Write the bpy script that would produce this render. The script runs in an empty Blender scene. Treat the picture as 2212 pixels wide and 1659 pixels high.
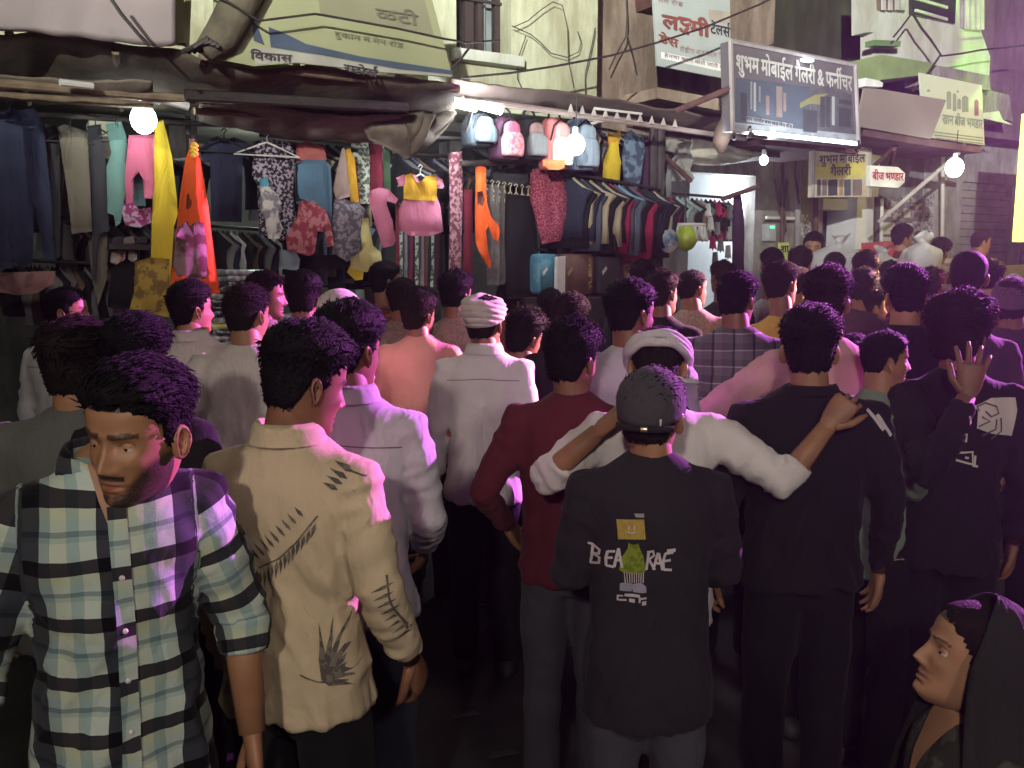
import bpy, bmesh, math, random
import numpy as np
from mathutils import Vector, Matrix
from mathutils.bvhtree import BVHTree

SC = bpy.context.scene
COL = SC.collection
R = math.radians
PI = math.pi

# ------------------------------------------------------------------ camera
EYE = Vector((0, 0, 1.98)); PITCH = R(7.9)
FPX, CX, CY = 1950.0, 1106.0, 829.5
cam = bpy.data.cameras.new('camera'); cam.sensor_width = 36; cam.lens = FPX/2212*36
cam.clip_start = 0.05; cam.clip_end = 500
cam_o = bpy.data.objects.new('camera', cam); COL.objects.link(cam_o)
cam_o.location = EYE; cam_o.rotation_euler = (R(90)-PITCH, 0, 0)
SC.camera = cam_o

# ------------------------------------------------------------------ night sky
w = bpy.data.worlds.new('World'); SC.world = w; w.use_nodes = True
nt = w.node_tree; bg = nt.nodes['Background']
sky = nt.nodes.new('ShaderNodeTexSky'); sky.sky_type = 'NISHITA'; sky.sun_disc = False
sky.sun_elevation = R(-3.0); sky.sun_rotation = R(60)
nt.links.new(sky.outputs[0], bg.inputs[0]); bg.inputs[1].default_value = 0.06

SC.view_settings.view_transform = 'Standard'; SC.view_settings.look = 'None'
SC.view_settings.exposure = 0.0; SC.view_settings.gamma = 1.0
try: SC.view_settings.use_curve_mapping = False
except Exception: pass
SC.cycles.max_bounces = 5; SC.cycles.diffuse_bounces = 3; SC.cycles.glossy_bounces = 2
SC.cycles.use_denoising = True
SC.cycles.sample_clamp_indirect = 4

# ------------------------------------------------------------------ frame of the street front
FO = Vector((0, 7.0, 0)); FU = Vector((0.857, 0.515, 0)).normalized(); FN = Vector((FU.y, -FU.x, 0))

def ray(px, py):
    x = (px-CX)/FPX; y = (CY-py)/FPX
    return Vector((x, math.cos(PITCH)+y*math.sin(PITCH), -math.sin(PITCH)+y*math.cos(PITCH)))
def at(px, py, d):                      # point at distance d along the view axis
    return EYE + ray(px, py)*d
def fp(px, py, off=0.0):                # point on the street-front plane, off metres out
    r = ray(px, py); p0 = FO + FN*off
    t = (p0-EYE).dot(FN)/r.dot(FN)
    return EYE + r*t
def fuz(px, py, off=0.0):
    p = fp(px, py, off)-FO
    return p.dot(FU), p.z
def fw(u, z, off):                      # street-front coordinates to world
    p = FO + FU*u + FN*off
    return Vector((p.x, p.y, z))

# ------------------------------------------------------------------ lights (lamps of the street and shops, plus an added fill)
def lamp(name, kind, loc, power, color, size=0.1, target=None, cone=None, blend=0.5):
    l = bpy.data.lights.new(name, kind); l.energy = power; l.color = color
    if kind in ('POINT', 'SPOT'): l.shadow_soft_size = size
    if kind == 'SPOT': l.spot_size = R(cone); l.spot_blend = blend
    if kind == 'AREA': l.shape = 'RECTANGLE'; l.size = size[0]; l.size_y = size[1]
    o = bpy.data.objects.new(name, l); COL.objects.link(o); o.location = loc
    if target is not None:
        o.rotation_euler = (Vector(target)-Vector(loc)).to_track_quat('-Z', 'Y').to_euler()
    return o
FLOOD = Vector((-0.75, -3.2, 3.6))
lamp('flood_light', 'SPOT', FLOOD, 500, (1.0, 0.89, 0.77), 0.12, (0.5, 4.2, 2.0), 62, 1.0)
FILL = Vector((2.6, -5.5, 6.2))
lamp('street_and_fill_light', 'SPOT', FILL, 720, (1.0, 0.86, 0.78), 0.35, (0.2, 4.6, 1.4), 62, 0.8)  # fill added to lift the shadows on the crowd, no known lamp
HIGH = Vector((-1.5, -7.0, 4.2))
lamp('street_and_fill_light', 'SPOT', HIGH, 17000, (1.0, 1.0, 0.90), 0.06, (1.5, 9.5, 5.2), 66, 0.75)
MAG = Vector((8.4, 8.6, 4.55))
lamp('stage_light_magenta', 'SPOT', MAG, 23000, (0.88, 0.20, 1.0), 0.015, (-.5, 3.0, 1.2), 74, 0.6)
PNK = Vector((7.9, 9.0, 3.2))
lamp('stage_light_pink', 'SPOT', PNK, 5000, (1.0, 0.14, 0.32), 0.02, (-1.7, 4.6, 1.5), 20, 0.8)
YEL = Vector((6.2, 8.0, 3.3))
lamp('stage_light_yellow', 'SPOT', YEL, 8000, (1.0, 0.76, 0.10), 0.02, (1.75, 5.5, 1.65), 17, 0.6)
GRN = Vector((8.6, 6.2, 2.4))
lamp('stage_light_green', 'SPOT', GRN, 1800, (0.42, 1.0, 0.10), 0.10, fp(1830, 50, -1.2), 22, 1.0)
lamp('bulb_light', 'POINT', fp(310, 258, 0.75), 34, (0.95, 1.0, 0.93), 0.06)
lamp('bulb_light', 'POINT', fp(1244, 310, 0.95), 44, (0.92, 0.96, 1.0), 0.06)
lamp('bulb_light', 'POINT', fp(2062, 362, 1.0), 230, (1.0, 1.0, 0.92), 0.06)
lamp('tube_glow', 'POINT', fp(1030, 250, 0.75), 48, (0.93, 0.97, 1.0), 0.15)
lamp('shop_light', 'POINT', fp(600, 350, -0.6), 26, (0.8, 1.0, 0.9), 0.15)
lamp('shop_light', 'POINT', fp(1330, 420, -0.3), 26, (0.9, 0.95, 1.0), 0.15)
lamp('shop_light', 'POINT', fp(1585, 430, -1.2), 70, (0.85, 0.95, 1.0), 0.15)

# ------------------------------------------------------------------ materials
_M = {}
def nodes_mat(name):
    m = bpy.data.materials.new(name); m.use_nodes = True
    t = m.node_tree; return m, t, t.nodes['Principled BSDF']
def mat(name, c, rough=0.8, var=0.18, vs=6.0, bump=0.15, bs=60.0, metal=0.0, spec=0.4, sheen=0.0, c2=None, lo=0.4, hi=0.6, em=None, es=0.0, trans=0.0, grime=0.0, folds=0.0):
    if name in _M: return _M[name]
    m, t, b = nodes_mat(name); N = t.nodes; L = t.links
    tc = N.new('ShaderNodeTexCoord')
    n1 = N.new('ShaderNodeTexNoise'); n1.inputs['Scale'].default_value = vs; n1.inputs['Detail'].default_value = 6
    L.new(tc.outputs['Object'], n1.inputs['Vector'])
    r = N.new('ShaderNodeValToRGB'); r.color_ramp.elements[0].position = lo-0.1 if c2 is None else lo; r.color_ramp.elements[1].position = hi+0.1 if c2 is None else hi
    a = [max(0, x*(1-var)) for x in c[:3]]; d = [min(1, x*(1+var)) for x in c[:3]]
    if c2 is not None: a, d = list(c[:3]), list(c2[:3])
    r.color_ramp.elements[0].color = (*a, 1); r.color_ramp.elements[1].color = (*d, 1)
    L.new(n1.outputs['Fac'], r.inputs['Fac'])
    out = r.outputs['Color']
    if grime > 0:
        n3 = N.new('ShaderNodeTexNoise'); n3.inputs['Scale'].default_value = 2.2; n3.inputs['Detail'].default_value = 9; n3.inputs['Roughness'].default_value = 0.7
        mp = N.new('ShaderNodeMapping'); mp.inputs['Scale'].default_value = (1.6, 1.6, 0.45)
        L.new(tc.outputs['Object'], mp.inputs['Vector']); L.new(mp.outputs[0], n3.inputs['Vector'])
        r3 = N.new('ShaderNodeValToRGB'); r3.color_ramp.elements[0].position = 0.42; r3.color_ramp.elements[1].position = 0.62
        r3.color_ramp.elements[0].color = (1-grime, (1-grime)*0.95, (1-grime)*0.88, 1); r3.color_ramp.elements[1].color = (1, 1, 1, 1)
        L.new(n3.outputs['Fac'], r3.inputs['Fac'])
        mx = N.new('ShaderNodeMixRGB'); mx.blend_type = 'MULTIPLY'; mx.inputs['Fac'].default_value = 1
        L.new(out, mx.inputs[1]); L.new(r3.outputs['Color'], mx.inputs[2]); out = mx.outputs[0]
    L.new(out, b.inputs['Base Color'])
    if bump > 0:
        n2 = N.new('ShaderNodeTexNoise'); n2.inputs['Scale'].default_value = bs; n2.inputs['Detail'].default_value = 4
        L.new(tc.outputs['Object'], n2.inputs['Vector'])
        bp = N.new('ShaderNodeBump'); bp.inputs['Strength'].default_value = bump; bp.inputs['Distance'].default_value = 0.01
        L.new(n2.outputs['Fac'], bp.inputs['Height']); L.new(bp.outputs['Normal'], b.inputs['Normal'])
        if folds > 0:
            n5 = N.new('ShaderNodeTexNoise'); n5.inputs['Scale'].default_value = 5.5; n5.inputs['Detail'].default_value = 2.5; n5.inputs['Distortion'].default_value = 1.3
            mp5 = N.new('ShaderNodeMapping'); mp5.inputs['Scale'].default_value = (1.5, 1.5, .55); mp5.inputs['Rotation'].default_value = (0, .45, 0)
            L.new(tc.outputs['Object'], mp5.inputs['Vector']); L.new(mp5.outputs[0], n5.inputs['Vector'])
            m5 = N.new('ShaderNodeMath'); m5.operation = 'SUBTRACT'; m5.inputs[1].default_value = .5; L.new(n5.outputs['Fac'], m5.inputs[0])
            m6 = N.new('ShaderNodeMath'); m6.operation = 'ABSOLUTE'; L.new(m5.outputs[0], m6.inputs[0])
            m7 = N.new('ShaderNodeMath'); m7.operation = 'MULTIPLY'; m7.inputs[1].default_value = -1; L.new(m6.outputs[0], m7.inputs[0])
            b5 = N.new('ShaderNodeBump'); b5.inputs['Strength'].default_value = folds; b5.inputs['Distance'].default_value = .06
            L.new(m7.outputs[0], b5.inputs['Height']); L.new(bp.outputs['Normal'], b5.inputs['Normal']); L.new(b5.outputs['Normal'], b.inputs['Normal'])
    b.inputs['Roughness'].default_value = rough; b.inputs['Metallic'].default_value = metal
    b.inputs['Specular IOR Level'].default_value = spec
    if sheen: b.inputs['Sheen Weight'].default_value = sheen
    if em is not None:
        b.inputs['Emission Color'].default_value = (*em, 1); b.inputs['Emission Strength'].default_value = es
    if trans: b.inputs['Transmission Weight'].default_value = trans
    _M[name] = m; return m
def cloth(name, c, c2=None, scale=None, **k):
    """plain or printed cloth: c2 gives blotchy print, scale its size"""
    kw = dict(rough=0.92, spec=0.12, bump=0.25, bs=35, sheen=0.03, folds=0.28)
    kw.update(k)
    if c2 is not None: return mat(name, c, c2=c2, vs=scale or 40, lo=0.48, hi=0.54, **kw)
    return mat(name, c, var=kw.pop('var', 0.12), vs=kw.pop('vs', 4), **kw)
def glow(name, c, s):
    if name in _M: return _M[name]
    m, t, b = nodes_mat(name); b.inputs['Base Color'].default_value = (*[x*0.8 for x in c], 1)
    b.inputs['Emission Color'].default_value = (*c, 1); b.inputs['Emission Strength'].default_value = s
    _M[name] = m; return m

# ------------------------------------------------------------------ objects and tags
def tag(o, label=None, cat=None, group=None, kind=None):
    if label: o['label'] = label
    if cat: o['category'] = cat
    if group: o['group'] = group
    if kind: o['kind'] = kind
    return o
def empty(name, loc=(0, 0, 0), rot=(0, 0, 0)):
    o = bpy.data.objects.new(name, None); COL.objects.link(o); o.location = loc; o.rotation_euler = rot
    o.empty_display_size = 0.1
    return o
def mesh(name, v, f, m=None, smooth=False):
    me = bpy.data.meshes.new(name); me.from_pydata([tuple(p) for p in v], [], [tuple(q) for q in f]); me.update()
    if m is not None: me.materials.append(m)
    if smooth: me.polygons.foreach_set('use_smooth', [True]*len(me.polygons))
    return me
def put(name, me, parent=None, m=None):
    o = bpy.data.objects.new(name, me); COL.objects.link(o)
    if parent is not None: o.parent = parent
    if m is not None and len(me.materials) == 0: me.materials.append(m)
    return o
def add(name, v, f, m, parent=None, smooth=False):
    """a mesh given in world coordinates; under a parent that sits unrotated at its own place"""
    if parent is not None:
        L = parent.matrix_basis.translation
        p = parent.parent
        while p is not None: L = L + p.matrix_basis.translation; p = p.parent
        v = [Vector(q)-L for q in v]
        return put(name, mesh(name, v, f, m, smooth), parent)
    c = Vector((0, 0, 0))
    for q in v: c += Vector(q)
    c /= max(1, len(v)); c.z = min(Vector(q).z for q in v)
    o = put(name, mesh(name, [Vector(q)-c for q in v], f, m, smooth)); o.location = c
    return o
class MB:
    def __init__(s): s.v = []; s.f = []
    def add(s, v, f):
        n = len(s.v); s.v += [Vector(p) for p in v]; s.f += [tuple(i+n for i in q) for q in f]; return s
    def box(s, pts8): return s.add(pts8, [(0,3,2,1),(4,5,6,7),(0,1,5,4),(1,2,6,5),(2,3,7,6),(3,0,4,7)])
    def fbox(s, u0, u1, z0, z1, o0, o1):
        return s.box([fw(u0,z0,o0), fw(u1,z0,o0), fw(u1,z0,o1), fw(u0,z0,o1), fw(u0,z1,o0), fw(u1,z1,o0), fw(u1,z1,o1), fw(u0,z1,o1)])
    def abox(s, x0, x1, y0, y1, z0, z1):
        return s.box([(x0,y0,z0),(x1,y0,z0),(x1,y1,z0),(x0,y1,z0),(x0,y0,z1),(x1,y0,z1),(x1,y1,z1),(x0,y1,z1)])
    def bar(s, a, b, r, n=8, r2=None):
        return s.tube([a, b], [r, r if r2 is None else r2], n)
    def tube(s, pts, rad, n=8, cap=True):
        pts = [Vector(p) for p in pts]; k = len(pts)
        if not hasattr(rad, '__len__'): rad = [rad]*k
        vs = []; ref = None
        for i, p in enumerate(pts):
            t = (pts[min(i+1, k-1)]-pts[max(i-1, 0)]).normalized()
            if ref is None:
                ref = Vector((0, 0, 1)) if abs(t.z) < 0.9 else Vector((0, 1, 0))
            a = t.cross(ref).normalized(); b = a.cross(t).normalized(); ref = b
            r = rad[i]; ra, rb = (r if hasattr(r, '__len__') else (r, r))
            for j in range(n):
                w_ = 2*PI*j/n
                vs.append(p + a*(math.cos(w_)*ra) + b*(math.sin(w_)*rb))
        fs = []
        for i in range(k-1):
            for j in range(n):
                fs.append((i*n+j, i*n+(j+1)%n, (i+1)*n+(j+1)%n, (i+1)*n+j))
        if cap: fs.append(tuple(range(n))[::-1]); fs.append(tuple((k-1)*n+j for j in range(n)))
        return s.add(vs, fs)
    def loft(s, rings, cap=True):
        """rings: lists of equal length of points"""
        k = len(rings); n = len(rings[0]); vs = [p for r in rings for p in r]; fs = []
        for i in range(k-1):
            for j in range(n):
                fs.append((i*n+j, i*n+(j+1)%n, (i+1)*n+(j+1)%n, (i+1)*n+j))
        if cap: fs.append(tuple(range(n))[::-1]); fs.append(tuple((k-1)*n+j for j in range(n)))
        return s.add(vs, fs)
    def ball(s, c, r, nu=12, nv=8):
        c = Vector(c); r = r if hasattr(r, '__len__') else (r, r, r)
        rings = []
        for i in range(nv+1):
            a = -PI/2 + PI*i/nv; a = max(-PI/2+0.03, min(PI/2-0.03, a))
            rings.append([c+Vector((math.cos(a)*math.cos(2*PI*j/nu)*r[0], math.cos(a)*math.sin(2*PI*j/nu)*r[1], math.sin(a)*r[2])) for j in range(nu)])
        return s.loft(rings)
    def build(s, name, m, parent=None, smooth=False): return add(name, s.v, s.f, m, parent, smooth)

def fquad_pts(pts, off): return [fp(x, y, off) for x, y in pts]
def slab(pts3, thick, n=None):
    """prism from a planar outline, thickness backwards along n (default the front's normal)"""
    n = FN if n is None else n
    k = len(pts3); v = list(pts3) + [p - n*thick for p in pts3]
    f = [tuple(range(k))[::-1], tuple(range(k, 2*k))]
    f += [(i, (i+1) % k, (i+1) % k+k, i+k) for i in range(k)]
    return v, f
def fslab(name, pts, off, thick, m, parent=None):
    v, f = slab(fquad_pts(pts, off), thick)
    return add(name, v, f, m, parent)

# ------------------------------------------------------------------ value noise, vectorised
_rng = np.random.RandomState(7); _T = _rng.rand(4096)
def _h(i, j, k): return _T[(i*73 + j*179 + k*283) & 4095]
def noise3(p):
    p = np.asarray(p, float); i = np.floor(p).astype(int); f = p-i; f = f*f*(3-2*f)
    x, y, z = i[:, 0], i[:, 1], i[:, 2]; a, b, c = f[:, 0], f[:, 1], f[:, 2]
    def l(u, v, t): return u+(v-u)*t
    return l(l(l(_h(x,y,z), _h(x+1,y,z), a), l(_h(x,y+1,z), _h(x+1,y+1,z), a), b),
             l(l(_h(x,y,z+1), _h(x+1,y,z+1), a), l(_h(x,y+1,z+1), _h(x+1,y+1,z+1), a), b), c)*2-1
def fbm(p, o=3):
    s = 0; a = 1.0; p = np.asarray(p, float)
    for k in range(o): s = s + a*noise3(p*(2**k)+k*17.3); a *= 0.5
    return s

def remesh(mb, voxel, smooth_it=3):
    """one continuous skin over overlapping lofts"""
    me = mesh('tmp', mb.v, mb.f); o = bpy.data.objects.new('tmp', me); COL.objects.link(o)
    md = o.modifiers.new('r', 'REMESH'); md.mode = 'VOXEL'; md.voxel_size = voxel; md.use_smooth_shade = True
    if smooth_it:
        sm = o.modifiers.new('s', 'SMOOTH'); sm.factor = 0.5; sm.iterations = smooth_it
    dg = bpy.context.evaluated_depsgraph_get(); e = o.evaluated_get(dg)
    out = bpy.data.meshes.new_from_object(e)
    bpy.data.objects.remove(o); bpy.data.meshes.remove(me)
    out.polygons.foreach_set('use_smooth', [True]*len(out.polygons))
    return out
def get_v(me):
    a = np.empty(len(me.vertices)*3); me.vertices.foreach_get('co', a); return a.reshape(-1, 3)
def get_n(me):
    a = np.empty(len(me.vertices)*3); me.vertices.foreach_get('normal', a); return a.reshape(-1, 3)
def set_v(me, a): me.vertices.foreach_set('co', np.ascontiguousarray(a, dtype=np.float32).ravel()); me.update()

# ------------------------------------------------------------------ lettering
def glyph_mesh(txt, bold=0.0):
    """flat letter outlines as (verts 2d, faces), baseline at 0"""
    c = bpy.data.curves.new('t', 'FONT'); c.body = txt; c.size = 1; c.offset = bold; c.resolution_u = 3
    o = bpy.data.objects.new('t', c); COL.objects.link(o)
    dg = bpy.context.evaluated_depsgraph_get(); me = bpy.data.meshes.new_from_object(o.evaluated_get(dg))
    v = [(p.co.x, p.co.y) for p in me.vertices]; f = [tuple(q.vertices) for q in me.polygons]
    bpy.data.objects.remove(o); bpy.data.curves.remove(c); bpy.data.meshes.remove(me)
    return v, f
def stroke2d(pts, w):
    v = []; f = []
    k = len(pts)
    for i in range(k):
        a = Vector(pts[max(0, i-1)]); b = Vector(pts[min(k-1, i+1)]); t = (b-a).normalized(); n = Vector((-t.y, t.x))*w/2
        p = Vector(pts[i]); v += [tuple(p+n), tuple(p-n)]
    for i in range(k-1): f.append((2*i, 2*i+1, 2*i+3, 2*i+2))
    return v, f
def arc2d(cx, cy, r, a0, a1, n=8, ry=None):
    ry = r if ry is None else ry
    return [(cx+r*math.cos(R(a0+(a1-a0)*i/n)), cy+ry*math.sin(R(a0+(a1-a0)*i/n))) for i in range(n+1)]
def words(tokens, bold=0.012, lw=0.075):
    """a line of text: strings are set as they are; ('half', x) cuts the upright off x; ('reph', x) puts the hook over x; 'KSH' is the joined letter"""
    V = []; F = []; x = 0.0
    for t in tokens:
        if t == ' ': x += 0.22; continue
        parts = []
        if t == 'KSH':
            parts = [stroke2d([(0, .66), (.52, .66)], lw), stroke2d(arc2d(.25, .50, .13, 60, 270), lw),
                     stroke2d(arc2d(.25, .24, .13, 90, -90)[::1], lw), stroke2d(arc2d(.22, .12, .14, -60, -190, 6), lw),
                     stroke2d([(.28, .36), (.50, .44)], lw), stroke2d([(.30, .08), (.40, -.08)], lw)]
            wd = 0.50
        else:
            kind, s = t if isinstance(t, tuple) else ('', t)
            v, f = glyph_mesh(s, 0)
            if not v: continue
            mx = max(p[0] for p in v)
            if kind == 'half':
                cut = mx - 0.16
                bm = bmesh.new(); vv = [bm.verts.new((p[0], p[1], 0)) for p in v]
                for q in f:
                    try: bm.faces.new([vv[i] for i in q])
                    except ValueError: pass
                bmesh.ops.bisect_plane(bm, geom=bm.verts[:]+bm.edges[:]+bm.faces[:], plane_co=(cut, 0, 0), plane_no=(1, 0, 0), clear_outer=True)
                bm.verts.index_update(); v = [(p.co.x, p.co.y) for p in bm.verts]; f = [tuple(q.index for q in g.verts) for g in bm.faces]; bm.free(); mx = cut
            parts = [(v, f)]; wd = mx
            if kind == 'reph': parts.append(stroke2d(arc2d(mx-.10, .80, .10, 250, 60, 7), lw))
        for v, f in parts:
            n = len(V); V += [(p[0]+x, p[1]) for p in v]; F += [tuple(i+n for i in q) for q in f]
        x += wd + (0.0 if (t == 'KSH' or isinstance(t, tuple)) else 0.0)
    return V, F, x
def lay_text(name, tokens, m, parent, quad, bold=0.012, lift=0.004, n=None, asc=0.95, desc=0.30, thick=0.0):
    """set a line of text into a quad of world points (tl, tr, br, bl)"""
    V, F, wd = words(tokens, bold)
    tl, tr, br, bl = quad; n = FN if n is None else n
    out = []; FF = []
    for q_, (dx, dy) in enumerate([(0, 0)] + ([(bold*.9, 0), (-bold*.9, 0), (0, bold*.7), (0, -bold*.7)] if bold > .01 else [])):
        k = len(out)
        for x, y in V:
            s = (x+dx)/wd; t = (y+dy+desc)/(asc+desc)
            a = bl.lerp(br, s); b = tl.lerp(tr, s); out.append(a.lerp(b, t)+n*(lift+.0006*q_))
        FF += [tuple(i+k for i in f) for f in F]
    return add(name, out, FF, m, parent)
def lay_shape(name, polys, m, parent, quad, lift=0.004, n=None):
    """flat printed shapes, given in 0..1 of the quad (y up)"""
    tl, tr, br, bl = quad; n = FN if n is None else n; V = []; F = []
    for P in polys:
        k = len(V)
        for s, t in P: V.append(bl.lerp(br, s).lerp(tl.lerp(tr, s), t)+n*lift)
        F.append(tuple(range(k, k+len(P))))
    return add(name, V, F, m, parent)
# ================================================================== people
HZ = np.array([-.122,-.114,-.104,-.092,-.075,-.055,-.03,0,.03,.055,.078,.096,.108,.116,.120])
HF = np.array([.060,.074,.084,.086,.083,.086,.089,.088,.090,.089,.080,.062,.042,.022,.001])
HB = np.array([.005,-.010,-.030,-.050,-.066,-.076,-.086,-.096,-.101,-.099,-.088,-.069,-.047,-.025,-.001])
HW = np.array([.016,.030,.042,.050,.057,.063,.067,.0705,.0745,.0745,.0675,.0535,.037,.020,.001])
def _g(x, s): return np.exp(-(x/s)**2)
def head_grid(rows=40, segs=40, male=True):
    t = np.linspace(0, 1, rows); zz = -.122 + .242*(0.5-0.5*np.cos(PI*t))*0.75 + .242*t*0.25
    th = np.linspace(0, 2*PI, segs, endpoint=False)
    # denser towards the face
    th = th - 0.35*np.sin(th)*0 
    f = np.interp(zz, HZ, HF); b = np.interp(zz, HZ, HB); w_ = np.interp(zz, HZ, HW)
    k = np.array([.25,.5,.25])
    for a in (f, b, w_):
        for _ in range(max(1, rows//20)): a[1:-1] = .25*a[:-2]+.5*a[1:-1]+.25*a[2:]
    Z, TH = np.meshgrid(zz, th, indexing='ij'); Fm = f[:, None]+0*TH; Bm = b[:, None]+0*TH; Wm = w_[:, None]+0*TH
    c, s = np.cos(TH), np.sin(TH)                # s>0 is the face side
    X = Wm*np.sign(c)*np.abs(c)**0.88
    Y = np.where(s > 0, (Fm)*np.abs(s)**0.92, Bm*np.abs(s)**0.95)
    Y = np.where(s > 0, Y, Y)
    ax = np.abs(X); fr = np.clip(s*1.6, 0, 1)
    d = 0
    ridge = np.interp(Z, [-.052,-.046,-.036,-.010,.014,.03], [0,.012,.026,.013,.004,0]); rw = np.interp(Z, [-.05,-.036,0,.02], [.013,.0115,.008,.011])
    d = d + ridge*_g(X, rw)
    d = d + .008*_g(ax-.0145, .0065)*_g(Z+.041, .007)
    d = d - .0125*_g(ax-.030, .015)*_g(Z-.001, .011) + .006*_g(ax-.031, .010)*_g(Z+.001, .0065)
    d = d - .005*_g(ax-.012, .007)*_g(Z-.006, .012)
    d = d + .0055*_g(ax-.026, .022)*_g(Z-.022, .0065)
    d = d + .005*_g(ax-.042, .016)*_g(Z+.026, .014)
    d = d - .003*_g(ax-.046, .012)*_g(Z+.060, .014)
    d = d + .0065*_g(X, .019)*_g(Z+.0640, .0042) + .0075*_g(X, .017)*_g(Z+.0765, .0052) - .004*_g(X, .022)*_g(Z+.0703, .0020)
    d = d - .004*_g(X, .018)*_g(Z+.0865, .004) + .005*_g(X, .016)*_g(Z+.101, .010) - .0015*_g(X, .004)*_g(Z+.056, .005)
    Y = Y + d*fr
    X = X*(1 + .03*_g(Z-.0, .02)*fr*0)
    V = np.stack([X, Y, Z], -1).reshape(-1, 3)
    lip = (_g(X, .023)**2*(_g(Z+.0645, .0050)+_g(Z+.0765, .0062))*fr).clip(0, 1)
    arch = .0215 + .004*_g(ax-.036, .014) - .0*ax
    brow = (((np.abs(Z-arch) < .0050) & (ax > .010) & (ax < .052) & (s > .1))*1.0)
    if not male: brow = brow*(np.abs(Z-arch) < .0028)
    lid = (_g(Z-.0055, .0022)*(ax > .018)*(ax < .044)*fr)*.8
    stache = ((Z > -.0600) & (Z < -.0495) & (ax < .026) & (s > .3))*1.0
    jaw = np.clip((-.060-Z+np.clip((ax-.030), 0, 1)*1.3)/.015, 0, 1)*np.clip((ax-.018)/.012+np.clip((-.083-Z)/.006, 0, 1)*2, 0, 1)*(s > -.05)
    return V, zz.size, th.size, dict(lip=lip.ravel(), brow=brow.ravel(), lid=lid.ravel(), stache=stache.ravel(), jaw=jaw.ravel(), s=s.ravel())
def hairline(y, ax):
    """height above which hair grows, by y (face forward)"""
    return np.interp(y, [-.12,-.045,-.030,-.012,.004,.018,.030,.050,.075,.1], [-.072,-.066,-.030,.010,-.012,-.012,.030,.052,.066,.066])
EAR = None
def ear_mb(sx, yo=-.006, z0=-.010):
    m = MB(); rings = []
    # shell of an ear: an outline swept with a rim
    n = 16
    for k, (sc, out) in enumerate([(0.80, .000), (1.0, .006), (1.06, .013), (0.92, .018), (0.70, .013), (0.45, .008), (0.1, .007)]):
        r = []
        for j in range(n):
            a = 2*PI*j/n
            yy = math.cos(a)*.016*sc - .004*math.sin(a); zz = math.sin(a)*.031*sc*(1 if math.sin(a) > 0 else .95)
            if math.sin(a) < 0: yy *= .72
            r.append(Vector((sx*(.066+out+ .010*max(0, -(math.cos(a)))*sc), yo+yy, z0+zz)))
        rings.append(r)
    return m.loft(rings)
def grid_faces(nr, ns, off=0):
    i, j = np.meshgrid(np.arange(nr-1), np.arange(ns), indexing='ij'); j2 = (j+1) % ns
    return [tuple(q) for q in (np.stack([i*ns+j, i*ns+j2, (i+1)*ns+j2, (i+1)*ns+j], -1).reshape(-1, 4)+off).tolist()]

# ---- skin: painted by the 'paint' attribute: r hair/stubble, g lips, b eye rim
def skin_mat(name, c, hair=(.010, .008, .009)):
    if name in _M: return _M[name]
    m, t, b = nodes_mat(name); N = t.nodes; L = t.links
    at_ = N.new('ShaderNodeAttribute'); at_.attribute_name = 'paint'
    sp = N.new('ShaderNodeSeparateColor'); L.new(at_.outputs['Color'], sp.inputs[0])
    tc = N.new('ShaderNodeTexCoord'); n1 = N.new('ShaderNodeTexNoise'); n1.inputs['Scale'].default_value = 14; n1.inputs['Detail'].default_value = 5
    L.new(tc.outputs['Object'], n1.inputs['Vector'])
    rr = N.new('ShaderNodeValToRGB'); rr.color_ramp.elements[0].position = .35; rr.color_ramp.elements[1].position = .65
    rr.color_ramp.elements[0].color = (c[0]*.86, c[1]*.80, c[2]*.76, 1); rr.color_ramp.elements[1].color = (c[0]*1.1, c[1]*1.08, c[2]*1.04, 1)
    L.new(n1.outputs['Fac'], rr.inputs['Fac'])
    m1 = N.new('ShaderNodeMixRGB'); m1.inputs[2].default_value = (c[0]*.72, c[1]*.42, c[2]*.45, 1); L.new(rr.outputs['Color'], m1.inputs[1]); L.new(sp.outputs[1], m1.inputs[0])
    n2 = N.new('ShaderNodeTexNoise'); n2.inputs['Scale'].default_value = 420; L.new(tc.outputs['Object'], n2.inputs['Vector'])
    mm = N.new('ShaderNodeMath'); mm.operation = 'MULTIPLY_ADD'; mm.inputs[1].default_value = .9; mm.inputs[2].default_value = .45; L.new(n2.outputs['Fac'], mm.inputs[0])
    m3 = N.new('ShaderNodeMath'); m3.operation = 'MULTIPLY'; m3.use_clamp = True; L.new(mm.outputs[0], m3.inputs[0]); L.new(sp.outputs[0], m3.inputs[1])
    m2 = N.new('ShaderNodeMixRGB'); m2.inputs[2].default_value = (*hair, 1); L.new(m1.outputs[0], m2.inputs[1]); L.new(m3.outputs[0], m2.inputs[0])
    L.new(m2.outputs[0], b.inputs['Base Color'])
    b.inputs['Roughness'].default_value = .52; b.inputs['Specular IOR Level'].default_value = .38
    b.inputs['Subsurface Weight'].default_value = .06; b.inputs['Subsurface Radius'].default_value = (.012, .005, .003)
    bp = N.new('ShaderNodeBump'); bp.inputs['Strength'].default_value = .12; bp.inputs['Distance'].default_value = .002; n4 = N.new('ShaderNodeTexNoise'); n4.inputs['Scale'].default_value = 260
    L.new(tc.outputs['Object'], n4.inputs['Vector']); L.new(n4.outputs['Fac'], bp.inputs['Height']); L.new(bp.outputs[0], b.inputs['Normal'])
    _M[name] = m; return m
SKIN = [skin_mat('skin_brown', (.30, .155, .085)), skin_mat('skin_deep_brown', (.20, .095, .055)), skin_mat('skin_light_brown', (.40, .22, .13)), skin_mat('skin_umber', (.13, .062, .040))]
HAIR = mat('black_hair', (.008, .007, .008), rough=.65, var=.3, vs=30, bump=.6, bs=140, spec=.06)
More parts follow.
